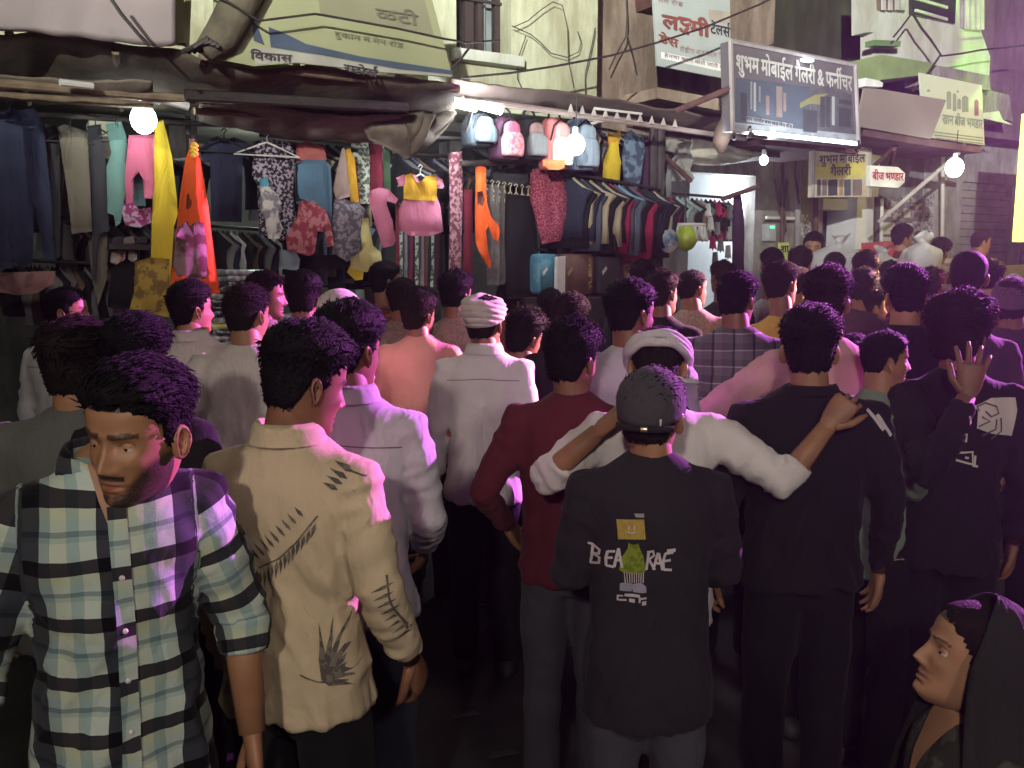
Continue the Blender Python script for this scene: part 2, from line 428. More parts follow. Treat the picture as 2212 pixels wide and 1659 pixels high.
HAIR2 = mat('brown_black_hair', (.014, .010, .009), rough=.68, var=.3, vs=30, bump=.6, bs=140, spec=.06)

def euler_m(yaw, pitch=0, roll=0): return (Matrix.Rotation(yaw, 3, 'Z') @ Matrix.Rotation(pitch, 3, 'X') @ Matrix.Rotation(roll, 3, 'Y'))

# ---- hair: a close shell plus locks
def surf(nr=34, ns=56):
    V, a, b, info = head_grid(nr, ns); return V.reshape(a, b, 3), info
_SV, _SI = surf()
def hair_mesh(style, seed):
    rg = np.random.RandomState(seed); V = _SV.copy(); nr, ns, _ = V.shape
    X, Y, Z = V[..., 0], V[..., 1], V[..., 2]; hl = hairline(Y, np.abs(X)) + .004*rg.randn(ns)[None, :]
    top = {'short': .020, 'crop': .012, 'volume': .034, 'curly': .030, 'quiff': .022, 'buzz': .006, 'long': .024}[style]
    side = {'short': .0060, 'crop': .006, 'volume': .008, 'curly': .009, 'quiff': .006, 'buzz': .0045, 'long': .016}[style]
    if style == 'long': hl = hl - .03*(Y < .0)
    up = np.clip((Z-.020)/.07, 0, 1); up = up*up*(3-2*up)
    th = side+(top-side)*up
    if style == 'quiff': th = th + .010*up*np.clip(Y/.07, 0, 1)
    m = np.clip((Z-hl)/.016, 0, 1)
    n = V/np.maximum(1e-6, np.linalg.norm(V, axis=-1, keepdims=True)); 
    nz = noise3((V*np.array([70, 70, 70])+seed*3).reshape(-1, 3)).reshape(nr, ns)*.35+noise3((V*170+seed).reshape(-1, 3)).reshape(nr, ns)*.25
    amp = {'curly': .55, 'buzz': .15, 'crop': .3}.get(style, .38)
    P = V + n*((th*(1+amp*nz))*m - .004*(1-m))[..., None]
    keep = (m > 0)
    vs = [tuple(p) for p in P.reshape(-1, 3)]; fs = []
    kf = keep.ravel()
    for i in range(nr-1):
        for j in range(ns):
            q = (i*ns+j, i*ns+(j+1) % ns, (i+1)*ns+(j+1) % ns, (i+1)*ns+j)
            if kf[q[0]] or kf[q[1]] or kf[q[2]] or kf[q[3]]: fs.append(q)
    fs.append(tuple((nr-1)*ns+j for j in range(ns)))
    # locks
    cnt = {'buzz': 500, 'crop': 1500, 'curly': 2200, 'long': 1200}.get(style, 2400)
    idx = np.argwhere(m > .05); pick = idx[rg.randint(0, len(idx), cnt*2)]
    # weight by area: rows near the crown are dense already
    cc = 0
    for i, j in pick:
        if cc >= cnt: break
        if rg.rand() > .15 + np.hypot(X[i, j], Y[i, j])/.10: continue
        cc += 1
        p = P[i, j] - n[i, j]*.003 + rg.randn(3)*.002; nn = n[i, j].copy(); u = up[i, j]
        if style == 'curly': d = nn*.25+rg.randn(3)*.55; L_ = .010+.012*u
        elif style == 'buzz': d = nn; L_ = .004
        else:
            sweep = np.array([.45*np.sign(seed % 2-.5), .6 if style != 'quiff' else -.8, .0])*u + np.array([0, -.25, -1.0])*(1-u)
            sweep = sweep - nn*sweep.dot(nn)
            d = sweep + nn*(.02+.10*rg.rand()*u) + rg.randn(3)*.13; L_ = (.008 + .018*u*(1.2 if style in ('volume', 'quiff') else .9))*(.6+.7*rg.rand())
        d = d/np.linalg.norm(d); wdt = .0008+.0013*rg.rand()
        sd = np.cross(d, nn); sd = sd/max(1e-6, np.linalg.norm(sd))*wdt
        bend = (rg.randn(3)*.5 if style == 'curly' else -nn*.30)
        p1 = p+d*L_*.5+nn*.002; d2 = d+bend; d2 /= np.linalg.norm(d2); p2_ = p1+d2*L_*.55
        k = len(vs)
        vs += [tuple(p+sd), tuple(p-sd), tuple(p+nn*wdt*1.5), tuple(p1+sd*.8), tuple(p1-sd*.8), tuple(p1+nn*wdt*1.2), tuple(p2_)]
        fs += [(k, k+1, k+4, k+3), (k+1, k+2, k+5, k+4), (k+2, k, k+3, k+5), (k+3, k+4, k+6), (k+4, k+5, k+6), (k+5, k+3, k+6)]
    return mesh('hair', vs, fs, HAIR if seed % 3 else HAIR2, True)
_HC = {}
def hair(style, seed):
    k = (style, seed % 3)
    if k not in _HC: _HC[k] = hair_mesh(style, seed % 3+1)
    return _HC[k]

# ---- hands
def hand_mb(m, wr, d, pn, side=1, curl=.35, s=1.0, spread=.0):
    """wr wrist, d direction of the hand, pn palm normal; fingers and thumb"""
    wr = Vector(wr); d = Vector(d).normalized(); pn = Vector(pn); pn = (pn-d*pn.dot(d)).normalized(); x = d.cross(pn).normalized()*side
    def ring(c, w_, h, n=12): return [c + x*(math.cos(2*PI*i/n)*w_) + pn*(math.sin(2*PI*i/n)*h) for i in range(n)]
    rs = [ring(wr-d*.03*s, .024*s, .020*s), ring(wr, .026*s, .019*s), ring(wr+d*.030*s, .036*s, .017*s), ring(wr+d*.065*s, .041*s, .0155*s), ring(wr+d*.092*s, .040*s, .0125*s), ring(wr+d*.100*s, .030*s, .009*s)]
    m.loft(rs)
    for i, (xo, ln) in enumerate([(-.031, .072), (-.0105, .082), (.0105, .077), (.030, .060)]):
        b = wr + d*(.086 - .006*abs(i-1.2))*s + x*xo*s; dd = (d + x*(xo*spread*12)).normalized(); pts = [b-dd*.015*s, b]; c = 0
        for k, fr in enumerate((.44, .31, .25)):
            c += curl*(1.0+.12*i) if k else curl*.7
            dr = (dd*math.cos(c)+pn*math.sin(c)).normalized(); pts.append(pts[-1]+dr*ln*fr*s)
        m.tube(pts, [.0088*s, .0090*s, .0084*s, .0076*s, .0052*s], 8)
    b = wr+d*.018*s-x*.022*s; d1 = (d*.72-x*.62+pn*.30).normalized(); d2 = (d*.92-x*.25+pn*(.25+curl*.3)).normalized()
    p1 = b+d1*.042*s; p2 = p1+d2*.033*s; p3 = p2+(d2+pn*curl*.4).normalized()*.026*s
    m.tube([b-d1*.01*s, b, p1, p2, p3], [.012*s, .0145*s, .0115*s, .0098*s, .006*s], 8)

ARMS = {
 'down': ((.235, -.03, 1.12), (.245, .045, .88)),
 'down_close': ((.215, -.04, 1.12), (.215, .03, .88)),
 'front': ((.225, .02, 1.13), (.12, .24, 1.06)),
 'back_bent': ((.30, -.06, 1.13), (.24, .10, .98)),
 'swing': ((.24, -.10, 1.13), (.26, -.06, .88)),
}
SH_N = [0]
def person(label, cx, top, w_, yaw=0, hyaw=0, hpitch=0, hroll=0, shirt=None, sleeve='long', style='short', seed=0, skin=0, arms=('down', 'down'),
           trousers=None, collar=None, stat=None, q=1, sw=1.0, lean=0, roll=0, headk=1.0, z0=0.0, wrinkle=1.0, cap=None, group='people in the street crowd', hem=.80, face=False, stache=0.0, hoff=(0, 0), slim=1.0, hair_m=None, sh_name='shirt', untucked=True, dist=None, skirt=False, seated=False, fem=False, kmul=1.012):
    """cx, top, w_: where the head shows in the picture and how wide; the distance follows from the real width of a head"""
    d = dist or FPX*.198*headk/w_
    rp = random.Random(int(cx*7+top)); hs = (1, 1, 1)
    if q < 2: hyaw += rp.uniform(-10, 8); hpitch += rp.uniform(-9, 5); hroll += rp.uniform(-6, 6); hs = (rp.uniform(.95, 1.05), rp.uniform(.95, 1.06), rp.uniform(.92, 1.10)); sw *= rp.uniform(.92, 1.06); roll += rp.uniform(-2.5, 2.5)
    hc = at(cx, top, d); 
    cr = (.118+{'short': .016, 'crop': .010, 'volume': .026, 'curly': .024, 'quiff': .030, 'buzz': .006, 'long': .020}.get(style, .01))*headk
    hz = hc.z - cr                            # head centre
    k = ((hz-z0)+.12)/1.70 if stat is None else stat
    Hs = hz - z0                              # height of the head centre above the feet
    k = max(.55, min(1.12, (Hs+.12)/1.70))*kmul if stat is None else stat
    root = empty('person', (0, 0, 0))
    M3 = Matrix.Rotation(R(yaw), 3, 'Z') @ Matrix.Rotation(R(-lean), 3, 'X') @ Matrix.Rotation(R(roll), 3, 'Y')
    if stat is not None: Hs = 1.58*stat
    hl = Vector((hoff[0], .012+hoff[1], Hs))  # head centre in the person's own frame
    wp = M3 @ hl; root.location = Vector((hc.x-wp.x, hc.y-wp.y, hc.z-cr-wp.z)); root.rotation_euler = M3.to_euler()
    tag(root, label, 'person', group)
    HM = euler_m(R(hyaw), R(hpitch), R(hroll))
    # ---- body: head, neck, trunk, arms, hands, legs in one mesh
    rows, segs = {0: (22, 24), 1: (34, 36), 2: (64, 72), 3: (120, 150)}[q]
    V, nr, ns, inf = head_grid(rows, segs, male=not fem)
    paint = np.zeros((len(V), 3)); sc = (V[:, 2] > hairline(V[:, 1], np.abs(V[:, 0]))).astype(float)
    if style is None: sc = sc*0
    paint[:, 0] = np.clip(np.maximum.reduce([sc*.95, inf['brow']*.9, inf['lid']*.9, inf['stache']*stache, inf['jaw']*stache*.95]), 0, 1); paint[:, 1] = inf['lip']
    HMn = np.array(HM); V = V*np.array([.90 if fem else 1.0, 1, 1]); V = (V*headk) @ HMn.T + np.array(hl)
    mb = MB(); mb.v = [Vector(p) for p in V]; mb.f = grid_faces(nr, ns)+[tuple(range(ns))[::-1], tuple((nr-1)*ns+j for j in range(ns))]
    for sx in (-1, 1):
        e = ear_mb(sx); mb.add([HM @ (p*headk) + hl for p in e.v], e.f)
    sw *= .95; K = lambda p: Vector((p[0]*k*slim, p[1]*k, p[2]*k))
    sh = k*1.0
    nb = K((0, -.015, 1.40)); nt_ = hl + HM @ Vector((0, -.018, -.045))*headk
    mb.tube([nb, K((0, -.012, 1.45)), nt_*.5+K((0, -.008, 1.47))*.5, nt_, nt_+HM @ Vector((0, 0, .04))], [(x*k*(.84 if fem else 1), y*k*(.84 if fem else 1)) for x, y in ((.060, .052), (.057, .053), (.054, .056), (.052, .055), (.042, .042))], 18)
    mb.tube([K((0, 0, .86)), K((0, 0, 1.0)), K((0, 0, 1.2)), K((0, 0, 1.33)), K((0, -.005, 1.40))], [(.125*k, .075*k), (.12*k, .075*k), (.12*k, .075*k), (.13*k, .075*k), (.08*k, .05*k)], 16)
    joints = []
    for sx, a in zip((-1, 1), arms):
        if a is None: continue
        if isinstance(a, str): el, wr = ARMS[a]; el = Vector((el[0]*sw, *el[1:])); wr = Vector((wr[0]*sw, *wr[1:])); hd = None; extra = {}
        else: el, wr = a[0], a[1]; extra = a[2] if len(a) > 2 else {}
        S = K((sx*.168*sw, -.008, 1.375)); E_ = K((sx*el[0], el[1], el[2])); W_ = K((sx*wr[0], wr[1], wr[2])); joints.append((sx, S, E_, W_))
        mb.tube([S, S.lerp(E_, .5), E_, E_.lerp(W_, .35), W_], [.044*k, .040*k, .034*k, .036*k, .026*k], 12)
        hd = Vector(extra.get('dir', (W_-E_).normalized())); hd = Vector((hd[0]*(sx if 'dir' in extra else 1), hd[1], hd[2])) 
        pn = Vector(extra.get('pn', (-sx, 0, 0))); 
        if 'pn' in extra: pn = Vector((pn[0]*sx, pn[1], pn[2]))
        hand_mb(mb, W_, hd, pn, side=extra.get('side', sx), curl=extra.get('curl', .35), s=k*extra.get('s', 1.0), spread=extra.get('spread', .1))
    if seated:
        for sx in (-1, 1):
            mb.tube([K((sx*.085, 0, .90)), K((sx*.12, .40, .92)), K((sx*.12, .42, .52))], [.07*k, .05*k, .036*k], 10)
            mb.tube([K((sx*.12, .40, .50)), K((sx*.125, .48, .485)), K((sx*.13, .56, .475))], [(.035*k, .04*k), (.042*k, .028*k), (.035*k, .016*k)], 10)
    for sx in (() if seated else (-1, 1)):
        mb.tube([K((sx*.085, 0, .88)), K((sx*.09, .01, .48)), K((sx*.092, -.005, .09))], [.07*k, .05*k, .036*k], 10)
        mb.tube([K((sx*.092, -.03, .05)), K((sx*.097, .05, .035)), K((sx*.10, .14, .022))], [(.035*k, .04*k), (.042*k, .028*k), (.035*k, .016*k)], 10)
    me = mesh('body', mb.v, mb.f, SKIN[skin], True)
    ca = me.color_attributes.new('paint', 'FLOAT_COLOR', 'POINT'); arr = np.zeros((len(mb.v), 4), np.float32); arr[:, 3] = 1; arr[:len(paint), :3] = paint; ca.data.foreach_set('color', arr.ravel())
    body = put('body', me, root)
    if face:
        for sx in (-1, 1):
            c = Vector((sx*.031, .0655, .0005)); eb = MB().ball(hl+HM @ (c*headk), .0122*headk, 20, 14)
            e = put('eye', mesh('eye', eb.v, eb.f, mat('eye_white', (.55, .5, .46), rough=.2, bump=0, var=.05), True), root)
            ir = MB().ball(hl+HM @ ((c+Vector((0, .0088, -.0008)))*headk), (.0052, .0052, .0056), 14, 8)
            lm = MB(); lm.loft([[hl+HM @ ((c+Vector((math.cos(el_)*math.sin(az), math.cos(el_)*math.cos(az)*1.02, math.sin(el_)))*.0134)*headk) for az in [R(-80+160*j/14) for j in range(15)]] for el_ in [R(4+76*i/6) for i in range(7)]], cap=False)
            lm.f = [f for f in lm.f if not (f[0] % 15 == 14)]
            put('eyelid', mesh('eyelid', lm.v, lm.f, SKIN[skin], True), e)
            put('iris', mesh('iris', ir.v, ir.f, mat('dark_brown_iris', (.02, .010, .006), rough=.15, bump=0), True), e)
    if style is not None:
        h = put('hair', hair(style, seed), root); h.location = hl; h.rotation_euler = HM.to_euler(); h.scale = tuple(headk*x for x in hs)
    # ---- shirt
    vox = {0: .022, 1: .0175, 2: .012, 3: .0095}[q]
    sb = MB(); rings = []
    prof = [(hem, .182, .118, -.136), (.90, .174, .114, -.128), (1.0, .160, .107, -.108), (1.10, .160, .110, -.102), (1.22, .174, .120, -.113), (1.31, .188, .118, -.122), (1.365, .190, .103, -.115), (1.405, .160, .082, -.098), (1.44, .108, .066, -.080), (1.462, .074, .058, -.068), (1.474, .062, .050, -.060)]
    for z, hw, yf, yb in prof:
        hw = hw*(sw if z > 1.0 else (sw+1)/2); n = 28; rr = []
        for j in range(n):
            a = 2*PI*j/n; c, s = math.cos(a), math.sin(a)
            rr.append(K((hw*math.copysign(abs(c)**.85, c), (yf*abs(s)**.85 if s > 0 else yb*abs(s)**.85), z)))
        rings.append(rr)
    sb.loft(rings)
    cuts = []
    for sx, S, E_, W_ in joints:
        S0 = K((sx*.115*sw, -.008, 1.375))
        if sleeve == 'long': sb.tube([S0, S, S.lerp(E_, .5), E_, E_.lerp(W_, .4), E_.lerp(W_, .93)], [.060*k, .066*k, .058*k, .049*k, .046*k, .036*k], 16)
        elif sleeve == 'three': sb.tube([S0, S, S.lerp(E_, .5), E_, E_.lerp(W_, .35)], [.062*k, .070*k, .064*k, .056*k, .051*k], 16)
        elif sleeve == 'short': sb.tube([S0, S, S.lerp(E_, .4), S.lerp(E_, .80)], [.062*k, .070*k, .069*k, .066*k], 16)
    me = remesh(sb, vox*k, {0: 3, 1: 4, 2: 5, 3: 7}[q])
    P = get_v(me); Nn = get_n(me); SH_N[0] += 1; so = SH_N[0]*7.7
    # which part a point belongs to, distance along sleeves
    part = np.zeros(len(P)); cu = np.stack([P[:, 0], P[:, 2]], 1)
    best = np.full(len(P), 9.0)
    for sx, S, E_, W_ in joints:
        off = 0.0
        for A, B in ((S, E_), (E_, W_)):
            A_ = np.array(A); B_ = np.array(B); ab = B_-A_; L_ = np.linalg.norm(ab); t = np.clip(((P-A_)@ab)/L_**2, 0, 1); C_ = A_+t[:, None]*ab; dd = np.linalg.norm(P-C_, axis=1)
            m = (dd < .078*k) & (dd < best) & ((np.abs(P[:, 0]) > .172*k*sw*slim) | (off > 0) | (t > .45))
            best = np.where(m, dd, best)
            ref = np.array([0, 1.0, 0]); e1 = np.cross(ab/L_, ref); e1 /= max(1e-6, np.linalg.norm(e1)); e2 = np.cross(e1, ab/L_); r_ = P-C_
            ang = np.arctan2(r_@e2, r_@e1)
            cu[m, 0] = ang[m]*.055*sx+.03; cu[m, 1] = off+t[m]*L_; part[m] = sx
            off += L_
    tor = part == 0
    # folds: hanging ones on the trunk, rings across the sleeves, bunching over the hem
    a1 = fbm(np.stack([P[:, 0]*11+P[:, 2]*4*np.sign(P[:, 0]), P[:, 1]*9, P[:, 2]*3.2], 1)+so, 3)
    a2 = fbm(np.stack([P[:, 0]*5, P[:, 1]*5, P[:, 2]*13+np.abs(P[:, 0])*20], 1)+so*1.3, 2)
    rid = lambda n: (1-np.abs(n)*2.2).clip(-1, 1)
    tz = np.clip((1.38*k-P[:, 2])/(.25*k), 0, 1)
    dt = .0100*rid(a1)*tz + .0050*rid(a2)*tz + .006*fbm(P*7+so, 2)*tz
    ds = .0060*rid(fbm(np.stack([cu[:, 0]*9+cu[:, 1]*6, part*5, cu[:, 1]*20], 1)+so, 2))+.003*fbm(P*16+so, 2); ds = np.maximum(ds, -.004)
    P = P + Nn*((np.where(tor, dt, ds))*wrinkle*k)[:, None]
    set_v(me, P)
    at2 = me.attributes.new('cuv', 'FLOAT_VECTOR', 'POINT'); arr = np.stack([cu[:, 0], cu[:, 1], part], 1).astype(np.float32); at2.data.foreach_set('vector', arr.ravel())
    me.materials.clear(); me.materials.append(shirt)
    so_ = put(sh_name, me, root)
    root['shirt'] = so_.name if False else 0; del root['shirt']
    if collar:
        cb = MB(); cm = collar if not isinstance(collar, bool) else shirt
        tl = 24; rings = []
        for (dr, dz, zc) in ((.000, .0, 1.448), (.004, .0, 1.485), (.008, -.0, 1.492), (.016, -.0, 1.478), (.026, 0, 1.446)):
            rr = []
            for j in range(tl):
                a = 2*PI*j/tl; c, s = math.cos(a), math.sin(a)
                rr.append(K(((.062+dr)*c, (.058+dr)*s-.012, zc - .030*max(0, s)**2)))
            rings.append(rr)
        cb.loft(rings, cap=False)
        cme = mesh('collar', cb.v, cb.f, cm, True); ac = cme.attributes.new('cuv', 'FLOAT_VECTOR', 'POINT'); ac.data.foreach_set('vector', np.array([(p.x*1.2+.05, p.z*1.3+.03, 0) for p in cb.v], np.float32).ravel())
        put('collar', cme, so_)
    # ---- trousers / skirt
    if trousers is not None and not skirt:
        tb = MB()
        tb.tube([K((0, 0, 1.0)), K((0, -.003, .93)), K((0, -.005, .86)), K((0, 0, .80))], [(.135*k, .085*k), (.140*k, .090*k), (.148*k, .096*k), (.14*k, .092*k)], 20)
        for sx in ((-1, 1) if seated else ()): tb.tube([K((sx*.08, 0, .90)), K((sx*.10, .2, .92)), K((sx*.12, .40, .92)), K((sx*.12, .43, .78)), K((sx*.12, .42, .54))], [.09*k, .088*k, .075*k, .066*k, .07*k], 14)
        for sx in (() if seated else (-1, 1)): tb.tube([K((sx*.08, 0, .86)), K((sx*.088, .01, .66)), K((sx*.09, .015, .46)), K((sx*.092, 0, .26)), K((sx*.094, 0, .07))], [(.085*k, .105*k), (.084*k, .09*k), (.070*k, .072*k), (.064*k, .066*k), (.062*k, .07*k)], 14)
        me = remesh(tb, .02*k if q < 2 else .014*k, 4); P = get_v(me); Nn = get_n(me)
        P += Nn*(.006*fbm(np.stack([P[:, 0]*8, P[:, 1]*8, P[:, 2]*14], 1)+so, 2))[:, None]; set_v(me, P); me.materials.clear(); me.materials.append(trousers); put('trousers', me, root)
        fo = (.42, .455) if seated else (0, 0)
        for sx in (-1, 1):
            sm = MB(); sm.loft([[K((sx*.095+x*sc_, .045+fo[0]+y*sc_, z+fo[1])) for x, y in [(math.cos(2*PI*i/14)*.048*(1-.15*math.sin(2*PI*i/14)), math.sin(2*PI*i/14)*.145) for i in range(14)]] for z, sc_ in ((.0, .93), (.02, 1.0), (.04, .97), (.065, .80), (.075, .5))])
            put('shoe', mesh('shoe', sm.v, sm.f, mat('black_rubber_shoe', (.03, .03, .032), rough=.6), True), root)
    # head matrices for hats
    root_info = dict(root=root, shirt=so_, hl=hl, HM=HM, k=k, body=body, joints=joints, M3=M3, d=d)
    return root_info

def head_part(pi, name, mb, m, parent=None, smooth=True, post=None):
    me = mesh(name, [pi['HM'] @ Vector(p) + pi['hl'] for p in mb.v], mb.f, m, smooth)
    return put(name, me, parent or pi['root'])
def shell(rows, zlo_front, zlo_back, grow, folds=0, seed=0, ns=48, tilt=0, zhi=None):
    """a cap of cloth over the head surface from a tilted lower edge up"""
    V = _SV; nr, n2, _ = V.shape; P = []
    m = MB(); rr = []
    for i in range(nr):
        rr.append([Vector(V[i, j])*1.0 for j in range(n2)])
    rings = []
    for i in range(rows):
        t = i/(rows-1); ring = []
        for j in range(n2):
            s = math.sin(2*PI*j/n2); zl = zlo_front if s > 0 else zlo_back; zl = zlo_back+(zlo_front-zlo_back)*(s*.5+.5)
            z = zl+(.1185-zl)*math.sin(t*PI/2)**1.0
            f = np.interp(z, HZ, HF); b = np.interp(z, HZ, HB); w_ = np.interp(z, HZ, HW)
            c = math.cos(2*PI*j/n2); x = w_*math.copysign(abs(c)**.88, c); y = (f*abs(s)**.92 if s > 0 else b*abs(s)**.95)
            p = Vector((x, y, z)); nn = Vector((x, y, max(0, z-.02)*1.1)).normalized()
            ring.append(p+nn*grow)
        rings.append(ring)
    return m.loft(rings, cap=True)
def drape(name, V2, F2, target, m, parent, xf, side=-1, lift=.003, step=.02, kind=False):
    """print on cloth: flat outlines (x right as seen, z up, in the wearer's frame) laid on the shirt by casting onto it"""
    bm = bmesh.new(); vv = [bm.verts.new((*xf(p), 0)) for p in V2]
    for q in F2:
        try: bm.faces.new([vv[i] for i in q])
        except ValueError: pass
    xs = [v.co.x for v in bm.verts]; ys = [v.co.y for v in bm.verts]
    for ax, lo, hi in ((0, min(xs), max(xs)), (1, min(ys), max(ys))):
        c = lo+step
        while c < hi:
            no = (1, 0, 0) if ax == 0 else (0, 1, 0); co = (c, 0, 0) if ax == 0 else (0, c, 0)
            bmesh.ops.bisect_plane(bm, geom=bm.verts[:]+bm.edges[:]+bm.faces[:], plane_co=co, plane_no=no); c += step
    bmesh.ops.triangulate(bm, faces=bm.faces[:]); bm.verts.index_update()
    P = get_v(target.data); T = BVHTree.FromPolygons([Vector(p) for p in P], [tuple(f.vertices) for f in target.data.polygons])
    out = []; ok = []
    for v in bm.verts:
        h = T.ray_cast(Vector((v.co.x, side*.6, v.co.y)), Vector((0, -side, 0)))
        if h[0] is None: out.append(Vector((v.co.x, 0, v.co.y))); ok.append(False)
        else: out.append(h[0]+Vector((0, side*lift, 0))+h[1]*(lift*.3)); ok.append(True)
    fs = [tuple(v.index for v in f.verts) for f in bm.faces]; fs = [f for f in fs if all(ok[i] for i in f)]; bm.free()
    dme = mesh(name, out, fs, m, True); ac = dme.attributes.new('cuv', 'FLOAT_VECTOR', 'POINT'); ac.data.foreach_set('vector', np.array([(p.x+.06, p.z+.02, 0) for p in out], np.float32).ravel())
    o = put(name, dme, parent); o['kind'] = 'stuff' if kind else ''
    if not kind: del o['kind']
    return o
def plaid(name, vcol, hcol, pu, pv, rough=.9):
    """woven check from the cloth's own coordinates: two ramps multiplied"""
    m, t, b = nodes_mat(name); N = t.nodes; L = t.links
    a = N.new('ShaderNodeAttribute'); a.attribute_name = 'cuv'; s = N.new('ShaderNodeSeparateXYZ'); 
    nz = N.new('ShaderNodeTexNoise'); nz.inputs['Scale'].default_value = 5; tc = N.new('ShaderNodeTexCoord'); L.new(tc.outputs['Object'], nz.inputs['Vector'])
    vm = N.new('ShaderNodeVectorMath'); vm.operation = 'MULTIPLY_ADD'; L.new(nz.outputs['Color'], vm.inputs[0]); vm.inputs[1].default_value = (.028, .028, 0); L.new(a.outputs['Vector'], vm.inputs[2]); L.new(vm.outputs[0], s.inputs[0])
    outs = []
    for k, (per, cols) in enumerate(((pu, vcol), (pv, hcol))):
        d = N.new('ShaderNodeMath'); d.operation = 'MULTIPLY'; d.inputs[1].default_value = 1/per; L.new(s.outputs[k], d.inputs[0])
        f = N.new('ShaderNodeMath'); f.operation = 'FRACT'; L.new(d.outputs[0], f.inputs[0])
        r = N.new('ShaderNodeValToRGB'); r.color_ramp.interpolation = 'CONSTANT'
        while len(r.color_ramp.elements) < len(cols): r.color_ramp.elements.new(.5)
        for e, (p, c) in zip(r.color_ramp.elements, cols): e.position = p; e.color = (*c, 1)
        L.new(f.outputs[0], r.inputs['Fac']); outs.append(r)
    mx = N.new('ShaderNodeMixRGB'); mx.blend_type = 'MULTIPLY'; mx.inputs[0].default_value = 1; L.new(outs[0].outputs[0], mx.inputs[1]); L.new(outs[1].outputs[0], mx.inputs[2])
    L.new(mx.outputs[0], b.inputs['Base Color']); b.inputs['Roughness'].default_value = rough; b.inputs['Specular IOR Level'].default_value = .15; b.inputs['Sheen Weight'].default_value = .05
    n2 = N.new('ShaderNodeTexNoise'); n2.inputs['Scale'].default_value = 300; L.new(tc.outputs['Object'], n2.inputs['Vector']); bp = N.new('ShaderNodeBump'); bp.inputs['Strength'].default_value = .2; bp.inputs['Distance'].default_value = .003
    L.new(n2.outputs['Fac'], bp.inputs['Height'])
    n5 = N.new('ShaderNodeTexNoise'); n5.inputs['Scale'].default_value = 6; n5.inputs['Detail'].default_value = 2.5; n5.inputs['Distortion'].default_value = 1.3; L.new(tc.outputs['Object'], n5.inputs['Vector'])
    b5 = N.new('ShaderNodeBump'); b5.inputs['Strength'].default_value = .3; b5.inputs['Distance'].default_value = .05; L.new(n5.outputs['Fac'], b5.inputs['Height']); L.new(bp.outputs[0], b5.inputs['Normal']); L.new(b5.outputs[0], b.inputs['Normal'])
    return m
# ================================================================== ground and buildings
def S(name, *a, **k): o = a[0]; return o
M_ASPH = mat('worn_asphalt', (.028, .027, .028), rough=.75, var=.35, vs=3, bump=.5, bs=90, grime=.35)
gm = MB(); N_ = 40; gv = []; gf = []
for i in range(N_+1):
    for j in range(N_+1):
        gv.append(Vector((-40+100*(i/N_), -40+100*(j/N_), 0)))
for i in range(N_):
    for j in range(N_): a = i*(N_+1)+j; gf.append((a, a+N_+1, a+N_+2, a+1))
tag(add('ground', gv, gf, M_ASPH), kind='structure')
M_CONC = mat('old_concrete', (.26, .25, .235), rough=.9, var=.22, vs=3, bump=.4, bs=30, grime=.35)
tag(MB().fbox(-9, 2.2, .004, .16, -.3, .55).build('pavement', M_CONC), kind='structure')
tag(MB().fbox(2.206, 16, .004, .45, -1.2, 1.15).build('raised_pavement', M_CONC), kind='structure')
tag(MB().fbox(2.206, 16, .004, .22, 1.153, 1.5).build('step', M_CONC), kind='structure')

def wall_thing(name, label, cat='building'):
    e = empty(name, fw(0, 0, 0)); return tag(e, label, cat)
def at_base(name, px, off, label, cat, group=None):
    u, _ = fuz(px, 560, off); e = empty(name, fw(u, 0, off)); return tag(e, label, cat, group)
def ub(px, off=0): return fuz(px, 520, off)[0]
def zb(px, py, off=0): return fuz(px, py, off)[1]
W_OLIVE = mat('olive_painted_plaster', (.40, .42, .30), rough=.9, var=.12, vs=1.5, bump=.3, bs=25, grime=.4)
W_CREAM = mat('cream_green_plaster', (.50, .53, .38), rough=.9, var=.10, vs=1.2, bump=.3, bs=20, grime=.38)
W_BROWN = mat('stained_brown_plaster', (.24, .19, .15), rough=.92, var=.25, vs=2.0, bump=.4, bs=22, grime=.5)
W_DARK = mat('dark_olive_plaster', (.07, .08, .05), rough=.92, var=.3, vs=1.6, bump=.3, bs=20, grime=.4)  # very dark olive base colour
W_PALE = mat('pale_grey_green_plaster', (.56, .60, .54), rough=.9, var=.08, vs=1.3, bump=.25, bs=20, grime=.25)
W_MAUVE = mat('mauve_cast_plaster', (.20, .16, .17), rough=.9, var=.2, vs=1.5, bump=.3, bs=20, grime=.35)  # mauve cast of the lamp flare put into the plaster colour
W_GREY = mat('shopfront_grey_plaster', (.34, .32, .31), rough=.9, var=.2, vs=2.5, bump=.3, bs=30, grime=.5)
DK = mat('dark_iron', (.035, .028, .028), rough=.6, var=.3, vs=12, bump=.2)
RUST = mat('rust_brown_iron', (.10, .05, .045), rough=.8, var=.35, vs=9, bump=.35)
WOODP = mat('weathered_bamboo', (.20, .15, .10), rough=.85, var=.35, vs=10, bump=.4)
PIPEW = mat('white_painted_pipe', (.62, .62, .60), rough=.5, var=.1)

